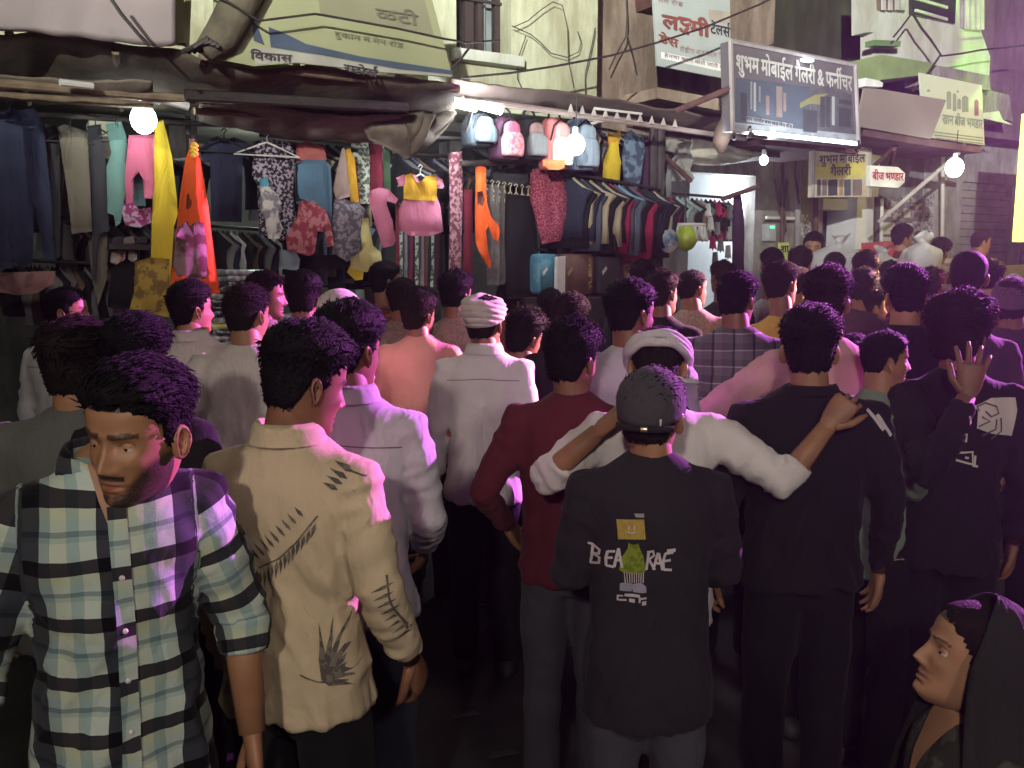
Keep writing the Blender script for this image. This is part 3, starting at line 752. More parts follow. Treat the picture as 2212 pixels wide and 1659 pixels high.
b1 = wall_thing('shop_building', 'olive-plastered building above the clothes stalls, mostly behind the left banners')
MB().fbox(-9, ub(985)-.02, 2.98, 8, -3, -.02).build('upper_wall', W_OLIVE, b1)
MB().fbox(-9, ub(1425, -1.7), .16, 2.97, -1.9, -1.7).build('back_wall', mat('stall_back_wall', (.10, .10, .09), var=.3, grime=.4), b1)
MB().fbox(-9, ub(1425, -1.7), 2.90, 2.965, -1.69, -.03).build('ceiling', mat('dark_ceiling', (.07, .06, .05), var=.3), b1)  # ceiling coloured very dark brown
for px in (238, 402, 800, 985):
    u = ub(px, -.5); MB().fbox(u-.09, u+.09, .163, 2.89, -.6, -.42).build('pillar', W_OLIVE if px < 300 else W_GREY, b1)
b2 = wall_thing('corner_building', 'cream-green building with a barred upstairs window over the backpacks')
x0, x1 = ub(985, .35), ub(1285, .35)
wz0, wz1 = zb(1045, 118, .35), 6.2; wu0, wu1 = ub(984, .35)+.02, ub(1104, .35)
m = MB(); m.fbox(wu1, x1, 3.0, 8, -3, .35); m.fbox(x0-.2, wu1, 3.0, wz0, -3, .35); m.fbox(x0-.2, wu1, wz1, 8, -3, .35); m.fbox(x0-.2, wu0, wz0, wz1, -3, .35); m.build('wall', W_CREAM, b2)
wn = empty('window', fw(wu0, wz0, .3)); wn.parent = b2; wn.location = wn.location-b2.location
MB().fbox(wu0, wu1, wz0, wz1, .05, .08).build('pane', mat('dusty_glass', (.16, .19, .20), rough=.35, var=.4, vs=2), wn)
MB().fbox(wu0-.05, wu1+.05, wz0-.07, wz0, .30, .45).build('sill', W_PALE, wn)
for i, t in enumerate((.03, .20, .42, .62, .98)):
    u = wu0+(wu1-wu0)*t; ww = .035 if i in (2, 4) else .018
    MB().fbox(u-ww, u+ww, wz0, wz1, .15, .20).build('bar', mat('bar_brown', (.045, .03, .03)), wn)
for i in range(3):
    u = wu0+(wu1-wu0)*(.10+.30*i); MB().fbox(u-.05, u+.05, wz0+.01, wz1, .09, .12).build('shutter_slat', mat('faded_slat', (.30, .31, .31), var=.2), wn)
MB().fbox(wu0, wu1, wz0+.38, wz0+.40, .21, .225).build('bar', DK, wn)
b3 = wall_thing('recessed_building', 'stained brown wall with ledges behind the tailor banner')
MB().fbox(ub(1285, .3), ub(1655, -.2), 3.0, 8, -3, -.2).build('wall', W_BROWN, b3)
v, f = slab(fquad_pts([(1420, 188), (1650, 232), (1650, 258), (1420, 212)], .25), .5); add('ledge', v, f, mat('ledge_plaster', (.34, .27, .21), grime=.4), b3)
v, f = slab(fquad_pts([(1420, 240), (1600, 268), (1600, 290), (1420, 262)], .20), .45); add('ledge', v, f, RUST, b3)
v, f = slab(fquad_pts([(1422, -20), (1455, -18), (1460, 10), (1425, 8)], .10), .3); add('beam', v, f, RUST, b3)
b4 = wall_thing('dark_building', 'olive-black wall set back behind the mobile shop sign')
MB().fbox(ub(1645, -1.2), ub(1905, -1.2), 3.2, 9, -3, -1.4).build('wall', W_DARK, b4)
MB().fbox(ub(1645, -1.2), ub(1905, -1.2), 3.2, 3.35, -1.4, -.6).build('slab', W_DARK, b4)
b5 = wall_thing('pale_building', 'pale plastered upper storey with a dark window panel at the top right')
for pts, off in (([(1869, -60), (2121, -40), (2120, 70), (2139, 122), (2137, 163), (2014, 140), (1998, 136), (1905, 118), (1905, 146), (1888, 143), (1888, 70), (1869, 70)], -.1),):
    v, f = slab(fquad_pts(pts, off), .16); add('wall', v, f, W_PALE, b5)
v, f = slab(fquad_pts([(1905, 118), (2014, 136), (2014, 160), (1905, 172)], .1), .5); add('balcony_panel', v, f, mat('green_sheet', (.22, .30, .12), var=.15), b5)
v, f = slab(fquad_pts([(2030, 142), (2137, 163), (2140, 196), (2030, 176)], .15), .4); add('ledge', v, f, W_GREY, b5)
v, f = slab(fquad_pts([(1888, 86), (1946, 88), (1945, 100), (1888, 98)], .12), .10); add('beam', v, f, mat('green_beam', (.12, .22, .08)), b5)
for pts, c in (([(1898, -30), (1957, -20), (1955, 26), (1900, 20)], (.16, .12, .09)), ([(1969, -30), (2066, -10), (2063, 51), (1969, 31)], (.03, .03, .035)), ([(2081, -20), (2127, -10), (2120, 68), (2081, 60)], (.30, .26, .30))):
    wi = empty('window', fp(*pts[0], 0)); wi.parent = b5; wi.location = wi.location-b5.location
    v, f = slab(fquad_pts(pts, -.06), .03); add('pane', v, f, mat('pane_%d' % int(c[0]*100), c, rough=.3, var=.3), wi); bpy.data.materials['pane_%d' % int(c[0]*100)].name = 'window_pane'
    (ax, ay), (bx, by), (cx_, cy_), (dx, dy) = pts
    if c[0] < .1:
        for t in (.38, .80):
            v, f = slab(fquad_pts([(ax+10, dy+(ay-dy)*(1-t)), (bx-18, cy_+(by-cy_)*(1-t)), (bx-18, cy_+(by-cy_)*(1-t)+6), (ax+10, dy+(ay-dy)*(1-t)+6)], -.03), .02); add('rail', v, f, mat('pale_rail', (.45, .45, .42)), wi)
    else:
        for t in (.2, .45, .7, .9):
            xx = ax+(bx-ax)*t; v, f = slab(fquad_pts([(xx-3, ay), (xx+4, ay), (xx+4, cy_-4), (xx-3, cy_-5)], -.03), .02); add('curtain_fold', v, f, mat('curtain_light', (.48, .46, .44)), wi)
b6 = wall_thing('end_building', 'building face coloured with a mauve flare cast at the top right corner')
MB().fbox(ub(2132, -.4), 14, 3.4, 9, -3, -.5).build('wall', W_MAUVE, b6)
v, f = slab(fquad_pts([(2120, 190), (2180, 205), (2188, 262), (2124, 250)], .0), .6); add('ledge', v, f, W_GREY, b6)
# ground floor on the right: shopfronts set back a metre
b7 = wall_thing('shopfront_row', 'row of grey right-hand shopfronts with shutters, posters and an open white-lit shop')
O = -.9
def sect(p0, p1, z0=.45, z1=3.6, off=O, th=.15, m=W_GREY, name='wall'):
    return MB().fbox(ub(p0, off), ub(p1, off), z0, z1, off-th, off).build(name, m, b7)
sect(1420, 1487, off=O); sect(1628, 1775, off=O+.003)
MB().fbox(ub(1487, O), ub(1628, O), zb(1550, 375, O), 3.6, O-.15, O-.002).build('lintel', W_GREY, b7)
# the lit shop
u0, u1 = ub(1487, O), ub(1628, O); WS = mat('white_shop_paint', (.78, .80, .82), rough=.6, var=.04, bump=.05)
MB().fbox(u0-.6, u1+.4, .45, 3.0, O-2.6, O-2.5).build('shop_back_wall', WS, b7)
MB().fbox(u0-.7, u0-.6, .45, 3.0, O-2.6, O-.15).build('shop_side_wall', WS, b7)
MB().fbox(u1+.4, u1+.5, .45, 3.0, O-2.6, O-.15).build('shop_side_wall', WS, b7)
MB().fbox(u0-.7, u1+.5, 3.0, 3.05, O-2.6, O-.15).build('shop_ceiling', WS, b7)
for i in range(3): MB().fbox(u0-.4+.5*i, u0-.1+.5*i, 1.2+.2*i, 1.75+.2*i, O-2.49, O-2.45).build('wall_poster', mat('pale_poster', (.45, .35, .32), c2=(.7, .68, .62), vs=18), b7)
# open shutter shop
sect(1848, 1892, m=WS, name='white_pillar', off=O+.25, th=.4)
u0, u1 = ub(1776, O), ub(1848, O)
v, f = slab(fquad_pts([(1778, 428), (1850, 432), (1850, 455), (1778, 452)], O+.12), .25); add('shutter_box', v, f, PIPEW, b7)
MB().fbox(u0, u1, .45, zb(1810, 452, O), O-.35, O-.30).build('glass_front', mat('dark_shop_glass', (.09, .11, .105), rough=.25, var=.5, vs=9), b7)
MB().fbox(u0, u1, .9, .98, O-.28, O-.22).build('counter_rail', mat('teal_counter', (.10, .24, .22)), b7)
MB().fbox(u0-.02, u1, zb(1810, 428, O), 3.6, O-.15, O-.003).build('lintel', W_GREY, b7)
sect(1892, 1992, m=mat('bluish_poster_wall', (.24, .25, .28), var=.3, vs=5, grime=.4)); sect(1992, 2038, m=mat('pale_wall', (.42, .43, .42), grime=.3), off=O+.03); sect(2038, 2072, m=mat('pale_wall', (.42, .43, .42)), off=O+.2, th=.35)
for i in range(26):                    # ribbed rolling shutter, one slat after another
    z = .45+i*.095; MB().fbox(ub(2072, O), ub(2180, O), z+.004, z+.091, O-.06, O-.01-.0*i).build('slat', mat('grey_steel_slat', (.36, .35, .33), rough=.55, var=.2, vs=7), b7)
MB().fbox(ub(2072, O), ub(2180, O), .45, 3.0, O-.12, O-.07).build('shutter_back', DK, b7)
MB().fbox(ub(2072, O), ub(2180, O), 2.925, 3.6, O-.15, O+.02).build('lintel', mat('pale_wall', (.42, .43, .42)), b7)
MB().fbox(ub(2180, O), 14, .45, 3.6, O-.15, O+.15).build('wall', mat('green_tinted_wall', (.42, .44, .36), grime=.3), b7)  # greenish light on this wall put into its colour
PST = [mat('newsprint_poster', (.50, .50, .50), c2=(.16, .15, .17), vs=34, lo=.42, hi=.58), mat('photo_poster', (.12, .10, .12), c2=(.42, .38, .38), vs=22), mat('pale_handbill', (.55, .55, .53), var=.1)]
rg = random.Random(5)
for (x, y, w_, h) in [(1903, 452, 22, 16), (1930, 450, 20, 26), (1953, 450, 14, 20), (1968, 440, 24, 32), (1905, 480, 28, 26), (1938, 484, 16, 18), (1958, 482, 26, 30), (1908, 512, 30, 24), (1945, 520, 30, 22), (1972, 478, 16, 30),
                      (1999, 420, 32, 22), (2000, 446, 30, 14), (2000, 463, 32, 16), (1998, 482, 30, 24), (2001, 510, 28, 16), (1915, 430, 26, 16), (1948, 425, 30, 12)]:
    v, f = slab(fquad_pts([(x, y), (x+w_, y+w_*.03), (x+w_, y+h), (x, y+h)], O+.045 if x > 1990 else O+.012), .006); add('poster', v, f, PST[rg.randrange(3)], b7)
# posters on the mauve part and its pipes
for (x, y, w_, h) in [(1726, 462, 20, 46), (1735, 480, 16, 40)]:
    v, f = slab(fquad_pts([(x, y), (x+w_, y+1), (x+w_, y+h), (x, y+h)], O+.012), .006); add('poster', v, f, PST[0], b7)
v, f = slab(fquad_pts([(1661, 484), (1676, 484), (1676, 520), (1661, 520)], O+.12), .1); add('meter_box', v, f, mat('grey_enamel', (.4, .42, .42)), b7)
v, f = slab(fquad_pts([(1664, 488), (1673, 488), (1673, 493), (1664, 493)], O+.125), .004); add('meter_lamp', v, f, glow('green_led', (.1, 1, .4), 2.0), b7)
for a_, b_, r_, m_, o_ in [((1690, 320), (1690, 600), .020, RUST, -.7), ((1762, 300), (1762, 600), .030, RUST, -.6), ((1723, 330), (1723, 600), .035, W_GREY, -.8), ((2037, 320), (2035, 560), .022, PIPEW, -.6), ((1655, 470), (1715, 472), .018, PIPEW, -.75), ((1896, 425), (1894, 560), .040, DK, -.55), ((1905, 430), (1903, 560), .02, PIPEW, -.5)]:
    MB().bar(fp(*a_, o_), fp(*b_, o_), r_, 8).build('pipe', m_, b7)
for pts in ([(1672, 385), (1680, 430), (1690, 470), (1688, 520)], [(1700, 388), (1693, 440), (1698, 500)], [(1720, 320), (1718, 380), (1727, 440)]):
    MB().tube([fp(x, y, -.72) for x, y in pts], .012, 6).build('cable', RUST, b7)
# yellow-green board with letters, by the mauve shopfront
g = at_base('hand_board', 1694, -.4, 'small yellow-green board with a large black letter, propped among the far heads', 'sign')
pts = [(1684, 524), (1705, 524), (1705, 560), (1684, 560)]
v, f = slab(fquad_pts(pts, -.4), .02); add('board', v, f, mat('lime_board', (.55, .62, .15)), g); q = fquad_pts(pts, -.4)
lay_text('lettering', ['श्', 'री'][:0] or ['शा'], mat('black_paint', (.02, .02, .02)), g, (q[0].lerp(q[1], .1), q[1].lerp(q[0], .1), q[2].lerp(q[3], .1).lerp(q[1], .25), q[3].lerp(q[2], .1).lerp(q[0], .25)), bold=.04)
MB().bar(fp(1694, 560, -.41), fw(ub(1694, -.41), .45, -.41), .015).build('post', DK, g)

# ================================================================== awnings over the stalls
M_TARP = mat('brown_tarpaulin', (.15, .128, .105), rough=.95, spec=.1, var=.3, vs=2.5, bump=.5, bs=12, grime=.4)
M_TARP2 = mat('grey_brown_tarpaulin', (.22, .195, .165), rough=.95, spec=.1, var=.3, vs=2.5, bump=.5, bs=12, grime=.4)
def interp(pts, x):
    for (x0, y0), (x1, y1) in zip(pts, pts[1:]):
        if x <= x1: return y0+(y1-y0)*(x-x0)/(x1-x0)
    return pts[-1][1]
def sheet(name, A, offA, B, offB, m, parent=None, nu=60, nv=14, sag=.06, seed=0, thick=.008, lines=6, ruffle=.03):
    """tarpaulin strung between two traced edges"""
    v = []; 
    xa0, xa1 = A[0][0], A[-1][0]; xb0, xb1 = B[0][0], B[-1][0]
    for i in range(nu+1):
        s = i/nu; a = fp(xa0+(xa1-xa0)*s, interp(A, xa0+(xa1-xa0)*s), offA); b = fp(xb0+(xb1-xb0)*s, interp(B, xb0+(xb1-xb0)*s), offB)
        for j in range(nv+1):
            t = j/nv; p = a.lerp(b, t); p.z -= sag*math.sin(PI*t)*(.5+.5*abs(math.sin(s*PI*lines)))
            v.append(p)
    P = np.array([[p.x, p.y, p.z] for p in v]); P[:, 2] += ruffle*fbm(P*2.3+seed, 4); v = [Vector(p) for p in P]
    f = [(i*(nv+1)+j, (i+1)*(nv+1)+j, (i+1)*(nv+1)+j+1, i*(nv+1)+j+1) for i in range(nu) for j in range(nv)]
    o = add(name, v, f, m, parent, True); md = o.modifiers.new('t', 'SOLIDIFY'); md.thickness = thick; return o
aw = at_base('stall_awning', 480, 1.0, 'long sagging brown tarpaulin awning on bamboo poles over the clothes stalls', 'awning')
FR = [(-120, 60), (60, 72), (200, 92), (340, 108), (470, 128), (640, 140), (800, 162), (980, 176)]
sheet('tarpaulin', FR, 1.35, [(-120, 205), (0, 215), (300, 232), (430, 250), (620, 268), (800, 288), (980, 262)], .25, M_TARP, aw, ruffle=.05)
sheet('lower_tarpaulin', [(430, 215), (640, 238), (880, 250)], .9, [(430, 262), (620, 288), (880, 312)], .35, M_TARP2, aw, nu=40, sag=.04, seed=5)
sheet('edge_cloth', [(-120, 150), (120, 165), (330, 190)], 1.15, [(-120, 178), (120, 196), (330, 222)], 1.0, M_TARP2, aw, nu=40, sag=.02, seed=9)
for a_, b_, oa, ob, r_, m_ in [((-100, 172), (420, 215), 1.2, 1.0, .022, WOODP), ((-100, 200), (330, 228), .8, .8, .020, WOODP), ((130, 178), (200, 186), 1.25, 1.2, .016, PIPEW), ((325, 206), (408, 230), 1.0, 1.0, .022, PIPEW), ((290, 208), (345, 222), 1.02, 1.0, .012, PIPEW),
        ((400, 205), (880, 232), 1.1, 1.1, .03, DK), ((420, 240), (800, 262), .8, .7, .02, WOODP), ((430, 128), (990, 192), 1.32, 1.25, .025, WOODP), ((250, 110), (260, 235), 1.3, .3, .02, WOODP), ((640, 140), (700, 275), 1.3, .3, .02, WOODP), ((860, 165), (905, 300), 1.3, .3, .02, WOODP), ((20, 72), (60, 222), 1.3, .3, .02, WOODP), ((415, 238), (500, 272), .5, .5, .018, WOODP)]:
    MB().bar(fp(*a_, oa), fp(*b_, ob), r_, 8).build('pole', m_, aw)
MB().bar(fp(405, 238, .2), fw(ub(405, .2), .16, .2), .018, 8).build('post', DK, aw)
MB().bar(fp(-60, 200, 1.0), fw(ub(-60, 1.0), 0, 1.0), .03, 8).build('post', WOODP, aw)
# swag of cloth in the middle
sw = at_base('cloth_swag', 880, .7, 'heavy brown cloth swag drooping beside the tube lights', 'awning')
def swag(name, top, low, off, m, parent, seed=0, depth=.12, fold=.022):
    """cloth gathered between an upper and a lower traced line"""
    nu, nv = 40, 16; v = []
    for i in range(nu+1):
        s = i/nu; xa = top[0][0]+(top[-1][0]-top[0][0])*s; xb = low[0][0]+(low[-1][0]-low[0][0])*s
        a = fp(xa, interp(top, xa), off); b = fp(xb, interp(low, xb), off)
        for j in range(nv+1):
            t = j/nv; p = a.lerp(b, t); p += FN*(depth*math.sin(PI*min(1, t*1.1))*math.sin(PI*s)+fold*math.sin(10*t+3*math.sin(5*s+seed))*(.4+t)); v.append(p)
    P = np.array([[p.x, p.y, p.z] for p in v]); P += .02*fbm(P*6+seed, 3)[:, None]*np.array([FN.x, FN.y, .3]); v = [Vector(p) for p in P]
    f = [(i*(nv+1)+j, (i+1)*(nv+1)+j, (i+1)*(nv+1)+j+1, i*(nv+1)+j+1) for i in range(nu) for j in range(nv)]
    o = add(name, v, f, m, parent, True); md = o.modifiers.new('t', 'SOLIDIFY'); md.thickness = .01; return o
swag('cloth', [(775, 238), (980, 240)], [(775, 245), (800, 298), (840, 325), (880, 346), (900, 330), (930, 310), (960, 280), (980, 250)], .75, M_TARP2, sw)
swag('cloth_tail', [(868, 238), (935, 242)], [(868, 250), (882, 335), (905, 325), (935, 250)], .86, M_TARP, sw, seed=4, depth=.08)
# right canopy over backpacks and jeans
aw2 = at_base('right_awning', 1250, .9, 'thin dark red canopy edge strung over the backpacks', 'awning')
sheet('tarpaulin', [(975, 168), (1040, 180), (1280, 212), (1440, 240), (1590, 262)], .7, [(975, 205), (1100, 222), (1280, 246), (1440, 270), (1590, 292)], .38, mat('dark_red_tarpaulin', (.11, .08, .07), rough=.9, var=.3, vs=4, bump=.4, bs=14), aw2, sag=.03)
MB().bar(fp(1000, 212, .80), fp(1610, 300, .80), .020, 8).build('pole', mat('rail_paint', (.30, .24, .23)), aw2)
MB().bar(fp(1284, 234, .84), fp(1386, 246, .84), .009, 8).build('tube_fitting', PIPEW, aw2)
for i in range(10):
    x = 1232+25*i; y = 233+3.6*i; p = fp(x, y, .83); m = MB(); m.v = [p+FU*.022+Vector((0, 0, -.03)), p-FU*.022+Vector((0, 0, -.03)), p+Vector((0, 0, .025)), p+FU*.022+FN*.01+Vector((0, 0, -.03)), p-FU*.022+FN*.01+Vector((0, 0, -.03)), p+FN*.01+Vector((0, 0, .025))]; m.f = [(0, 1, 2), (3, 5, 4), (0, 3, 4, 1), (1, 4, 5, 2), (2, 5, 3, 0)]
    m.build('scallop', mat('scallop_cloth', (.42, .40, .36)), aw2)
for px, m_ in ((1412, DK), (1428, DK)):
    MB().bar(fp(px, 268, .35), fw(ub(px, .35), .16, .35), .035, 8).build('post', m_, aw2)
MB().bar(fp(1460, 240, 1.0), fp(1580, 190, 1.25), .022, 8).build('brace', RUST, aw2)
# right grey awning
aw3 = at_base('grey_awning', 1940, .5, 'taut grey-brown canopy panel between the mobile sign and the seed banner', 'awning')
fslab('canopy', [(1868, 187), (2044, 216), (2011, 300), (1852, 273)], .75, .02, mat('taupe_tarpaulin', (.26, .22, .19), rough=.8, var=.1, vs=2, bump=.15), aw3)
v, f = slab(fquad_pts([(1852, 274), (2012, 301), (2120, 318), (2120, 330), (2010, 316), (1850, 291)], .7), .7); add('lower_edge', v, f, mat('plum_brown_slab', (.14, .085, .09), grime=.3), aw3)
v, f = slab(fquad_pts([(1640, 300), (1852, 322), (1852, 332), (1640, 312)], .3), .9); add('lower_edge', v, f, RUST, aw3)
for a_, b_ in (((1884, 362), (1948, 304)), ((1925, 352), (1932, 322)), ((1898, 480), (2072, 330)), ((1560, 430), (1640, 402)), ((1434, 336), (1492, 390))):
    MB().bar(fp(*a_, .2), fp(*b_, .6), .020, 8).build('brace', RUST if a_[0] != 1898 else mat('pale_brace', (.40, .38, .36)), aw3)
tag(fslab('lamp_box', [(1870, 168), (1900, 174), (1908, 180), (1906, 188), (1870, 186)], .8, .12, mat('white_plastic', (.75, .76, .75), rough=.4)), 'small white lamp housing on the corner of the grey canopy', 'lamp')
# pale cloth strung below the mobile sign
pc = at_base('pale_cloth', 1560, .0, 'sagging pale cloth strung under the large mobile shop sign', 'cloth')
swag('cloth', [(1492, 300), (1650, 330)], [(1492, 352), (1540, 358), (1590, 350), (1650, 332)], .02, mat('pale_old_cloth', (.46, .45, .38), var=.15, grime=.3), pc, depth=.05)
pc = at_base('grey_cloth', 1460, .0, 'grey hanging cloth panel between the dark posts and the white-lit shop', 'cloth')
swag('cloth', [(1434, 300), (1494, 306)], [(1434, 392), (1494, 388)], .1, mat('grey_old_cloth', (.30, .30, .29), var=.15, grime=.3), pc, depth=.02)
for off, nm in ((.25, 0),):
    s_ = at_base('hanging_sack', 1565, 1.0, 'brown rag bundle hanging at the left foot of the mobile shop sign', 'cloth')
    m = MB(); m.tube([fp(1572, 232, 1.0), fp(1572, 245, 1.0), fp(1570, 262, 1.0), fp(1562, 285, 1.0), fp(1557, 308, 1.0), fp(1558, 332, 1.0)], [.015, .045, .05, .065, .06, .02], 12); me = m.build('sack', mat('brown_sacking', (.11, .075, .055), var=.25, bump=.6), s_, True)

# ================================================================== signs and banners
def sign(name, label, pts, off, thick, m, cat='sign'):
    u = sum(p[0] for p in pts)/len(pts); e = at_base(name, u, off, label, cat); fslab('board', pts, off, thick, m, e); return e
def Q(pts, off): return tuple(fquad_pts(pts, off))
INK_D = mat('dark_sign_ink', (.05, .04, .05), rough=.6, bump=0); INK_R = mat('red_brown_ink', (.22, .07, .06), rough=.6, bump=0); INK_W = mat('white_sign_ink', (.46, .46, .43), rough=.6, bump=0)
# 1 pinkish white sheet
fe = at_base('plain_banner', 180, 1.45, 'slack pinkish-white banner sheet in the top left corner', 'banner')
sheet('sheet', [(-80, -80), (378, -60)], 1.6, [(-80, 52), (0, 58), (60, 66), (140, 82), (340, 104), (378, 97)], 1.42, mat('pinkish_white_vinyl', (.37, .32, .32), rough=.6, var=.10, vs=1.4, bump=.1), fe, nu=40, nv=10, sag=.0, ruffle=.03)
for a_, b_, r_ in (((378, -40), (392, 96), .035), ((408, -40), (402, 100), .016)):
    MB().bar(fp(*a_, 1.3), fp(*b_, 1.3), r_, 8).build('frame_bar', mat('olive_timber', (.15, .14, .08)), fe)
tk = at_base('thick_pipe', 470, 1.5, 'thick dark slanting timber between the two left banners', 'pole')
MB().tube([fp(548, -50, 1.5), fp(505, 30, 1.5), fp(478, 78, 1.5), fp(440, 112, 1.5)], [.085, .085, .08, .05], 12).build('timber', mat('dark_bark_timber', (.10, .085, .06), rough=.9, var=.35, vs=9, bump=.7, bs=24), tk, True)
for i in range(4): MB().tube([fp(395+12*i, 112, 1.48), fp(420+9*i, 100-6*i, 1.56), fp(446+8*i, 84+5*i, 1.58), fp(470, 106, 1.5)], .012, 6).build('rope', DK, tk)
# 2 yellow-green banner
P2 = [(462, -70), (915, -70), (978, 166), (812, 156), (735, 146), (640, 136), (548, 143), (462, 126)]
s2 = sign('shop_banner', 'broad yellow-green cloth banner with dark Hindi lettering above the stalls', P2, 1.45, .015, mat('yellow_green_vinyl', (.25, .265, .15), rough=.6, var=.12, vs=1.6, bump=.12, bs=6), 'banner')
def print_px(name, pts, m, parent, off): q = fquad_pts(pts, off); return add(name, q, [tuple(range(len(q)))], m, parent)
print_px('blue_stripe_print', [(580, 58), (615, 72), (662, 95), (780, 122), (975, 152), (978, 161), (860, 149), (700, 120), (585, 102)], mat('slate_blue_ink', (.05, .07, .11), bump=0), s2, 1.453)
print_px('blue_stripe_print', [(545, 45), (556, 55), (572, 98), (548, 88)], mat('slate_blue_ink', (.05, .07, .11)), s2, 1.453)
print_px('pale_band_print', [(548, 103), (585, 104), (700, 122), (860, 151), (976, 163), (976, 165), (812, 155), (735, 145), (640, 135), (552, 140)], mat('pale_band_ink', (.30, .30, .26), bump=0), s2, 1.452)
print_px('panel_print', [(684, -30), (910, -30), (938, 80), (880, 66), (790, 46), (692, 32)], mat('olive_panel_ink', (.20, .20, .13), bump=0, var=.12, vs=2), s2, 1.452)
lay_text('lettering', ['िव', 'का', 'स'], INK_D, s2, Q([(540, 104), (630, 112), (630, 142), (540, 134)], 1.455), bold=.03)
lay_text('lettering', [('half', 'स'), 'टो', ('reph', 'स')], INK_D, s2, Q([(742, 132), (815, 144), (815, 176), (742, 160)], 1.457), bold=.03)
lay_text('lettering', ['ळ', 'टी'], mat('faded_ink', (.12, .12, .08), bump=0), s2, Q([(810, 8), (900, 22), (905, 66), (812, 48)], 1.456), bold=.03)
lay_text('lettering', ['दु', 'का', 'न', ' ', 'नं', ' ', 'मे', 'न', ' ', 'रो', 'ड'], mat('faded_ink', (.12, .12, .08)), s2, Q([(722, 62), (870, 88), (872, 110), (722, 84)], 1.456), bold=.0)
# 3 tailor banner
P3 = [(1410, -30), (1650, -20), (1652, 190), (1577, 172), (1420, 142)]
s3 = sign('tailor_banner', 'white banner with maroon Hindi lettering over small lines, left of the mobile sign', [(1410, -30), (1577, -20), (1578, 172), (1420, 142)], .35, .02, mat('pale_blue_white_vinyl', (.36, .40, .385), rough=.6, var=.10, vs=3, bump=.1), 'banner')
lay_text('lettering', ['ल', 'KSH', 'मी'], INK_R, s3, Q([(1430, 18), (1532, 40), (1533, 94), (1431, 72)], .354), bold=.05)
lay_text('lettering', ['टे', 'ल', ('reph', 'स')], INK_D, s3, Q([(1534, 42), (1576, 50), (1576, 90), (1534, 80)], .354), bold=.035)
lay_text('lettering', ['ड्र'[:1]+'े', 'स'], INK_R, s3, Q([(1422, 66), (1464, 78), (1465, 112), (1423, 98)], .354), bold=.045)
lay_text('lettering', ['ले', 'डी', 'ज', ' ', 'शू', 'ट', ' ', 'फॉ', 'ल', ' ', 'पि'[::-1]], mat('grey_red_ink', (.30, .22, .22), bump=0), s3, Q([(1468, 96), (1562, 112), (1562, 132), (1468, 116)], .354), bold=.02)
print_px('band_print', [(1428, 112), (1575, 142), (1575, 158), (1428, 126)], mat('white_band_ink', (.66, .68, .66), bump=0), s3, .353)
lay_text('lettering', ['हे', 'म', 'चा', ' ', 'का', 'म', ' ', 'के', 'ले', ' ', 'जा', 'ते', ' ', 'ये', 'थे'], mat('grey_red_ink', (.30, .22, .22)), s3, Q([(1434, 112), (1572, 140), (1572, 156), (1434, 126)], .356), bold=.02)
print_px('corner_print', [(1530, 20), (1577, 26), (1577, 52), (1533, 46)], mat('taupe_ink', (.36, .31, .26), bump=0), s3, .353)
lay_text('lettering', ['मे', 'न', ' ', 'रो', 'ड'], mat('grey_red_ink', (.30, .22, .22)), s3, Q([(1420, -8), (1475, 2), (1475, 18), (1420, 8)], .354), bold=.02)
# 4 big mobile and furniture sign
P4 = [(1578, 88), (1848, 140), (1855, 310), (1583, 282)]
s4 = sign('mobile_shop_sign', 'large framed grey-blue signboard with white Hindi lettering, lit along its lower edge', P4, 1.25, .10, mat('grey_mauve_sign_face', (.12, .11, .12), rough=.5, var=.08, vs=5, bump=0))
lay_text('lettering', ['शु', 'भ', 'म', ' ', 'मो', 'बा', 'ई', 'ल', ' ', 'गै', 'ल', 'री', ' ', '&', ' ', 'फ', ('reph', 'नी'), 'च', 'र'], INK_W, s4, Q([(1588, 102), (1839, 151), (1840, 211), (1589, 166)], 1.256), bold=.035)
print_px('panel_print', [(1589, 168), (1660, 176), (1750, 188), (1750, 282), (1589, 268)], mat('slate_panel_ink', (.07, .085, .11), bump=0, var=.15, vs=4), s4, 1.252)
print_px('panel_print', [(1752, 196), (1790, 184), (1840, 205), (1846, 290), (1752, 283)], mat('mauve_panel_ink', (.10, .10, .11), c2=(.07, .07, .08), bump=0, vs=9), s4, 1.252)
print_px('yellow_swoosh_print', [(1728, 222), (1760, 205), (1790, 202), (1772, 212), (1772, 226), (1750, 224), (1728, 234)], mat('yellow_swoosh_ink', (.20, .19, .09), bump=0), s4, 1.255)
for i, (x, y, w_, h, c) in enumerate([(1621, 176, 4, 60, 0), (1628, 178, 5, 62, 1), (1639, 186, 4, 34, 0), (1654, 206, 8, 42, 2), (1677, 186, 13, 66, 2), (1692, 200, 6, 40, 2), (1772, 208, 10, 66, 3), (1784, 208, 9, 66, 3), (1797, 208, 6, 62, 1), (1812, 214, 28, 10, 3), (1812, 232, 26, 40, 3), (1735, 236, 30, 48, 3), (1600, 200, 14, 60, 3)]):
    print_px('picture_print', [(x, y), (x+w_, y+w_*.12), (x+w_, y+h+w_*.12), (x, y+h)], [mat('pale_phone_ink', (.20, .20, .20), bump=0), mat('white_phone_ink', (.30, .31, .31), bump=0), mat('pinkish_figure_ink', (.20, .155, .145), bump=0), mat('dark_figure_ink', (.05, .05, .06), bump=0)][c], s4, 1.2555)
print_px('plate_print', [(1611, 250), (1713, 268), (1712, 279), (1611, 262)], mat('pale_plate_ink', (.26, .28, .28), bump=0), s4, 1.2555)
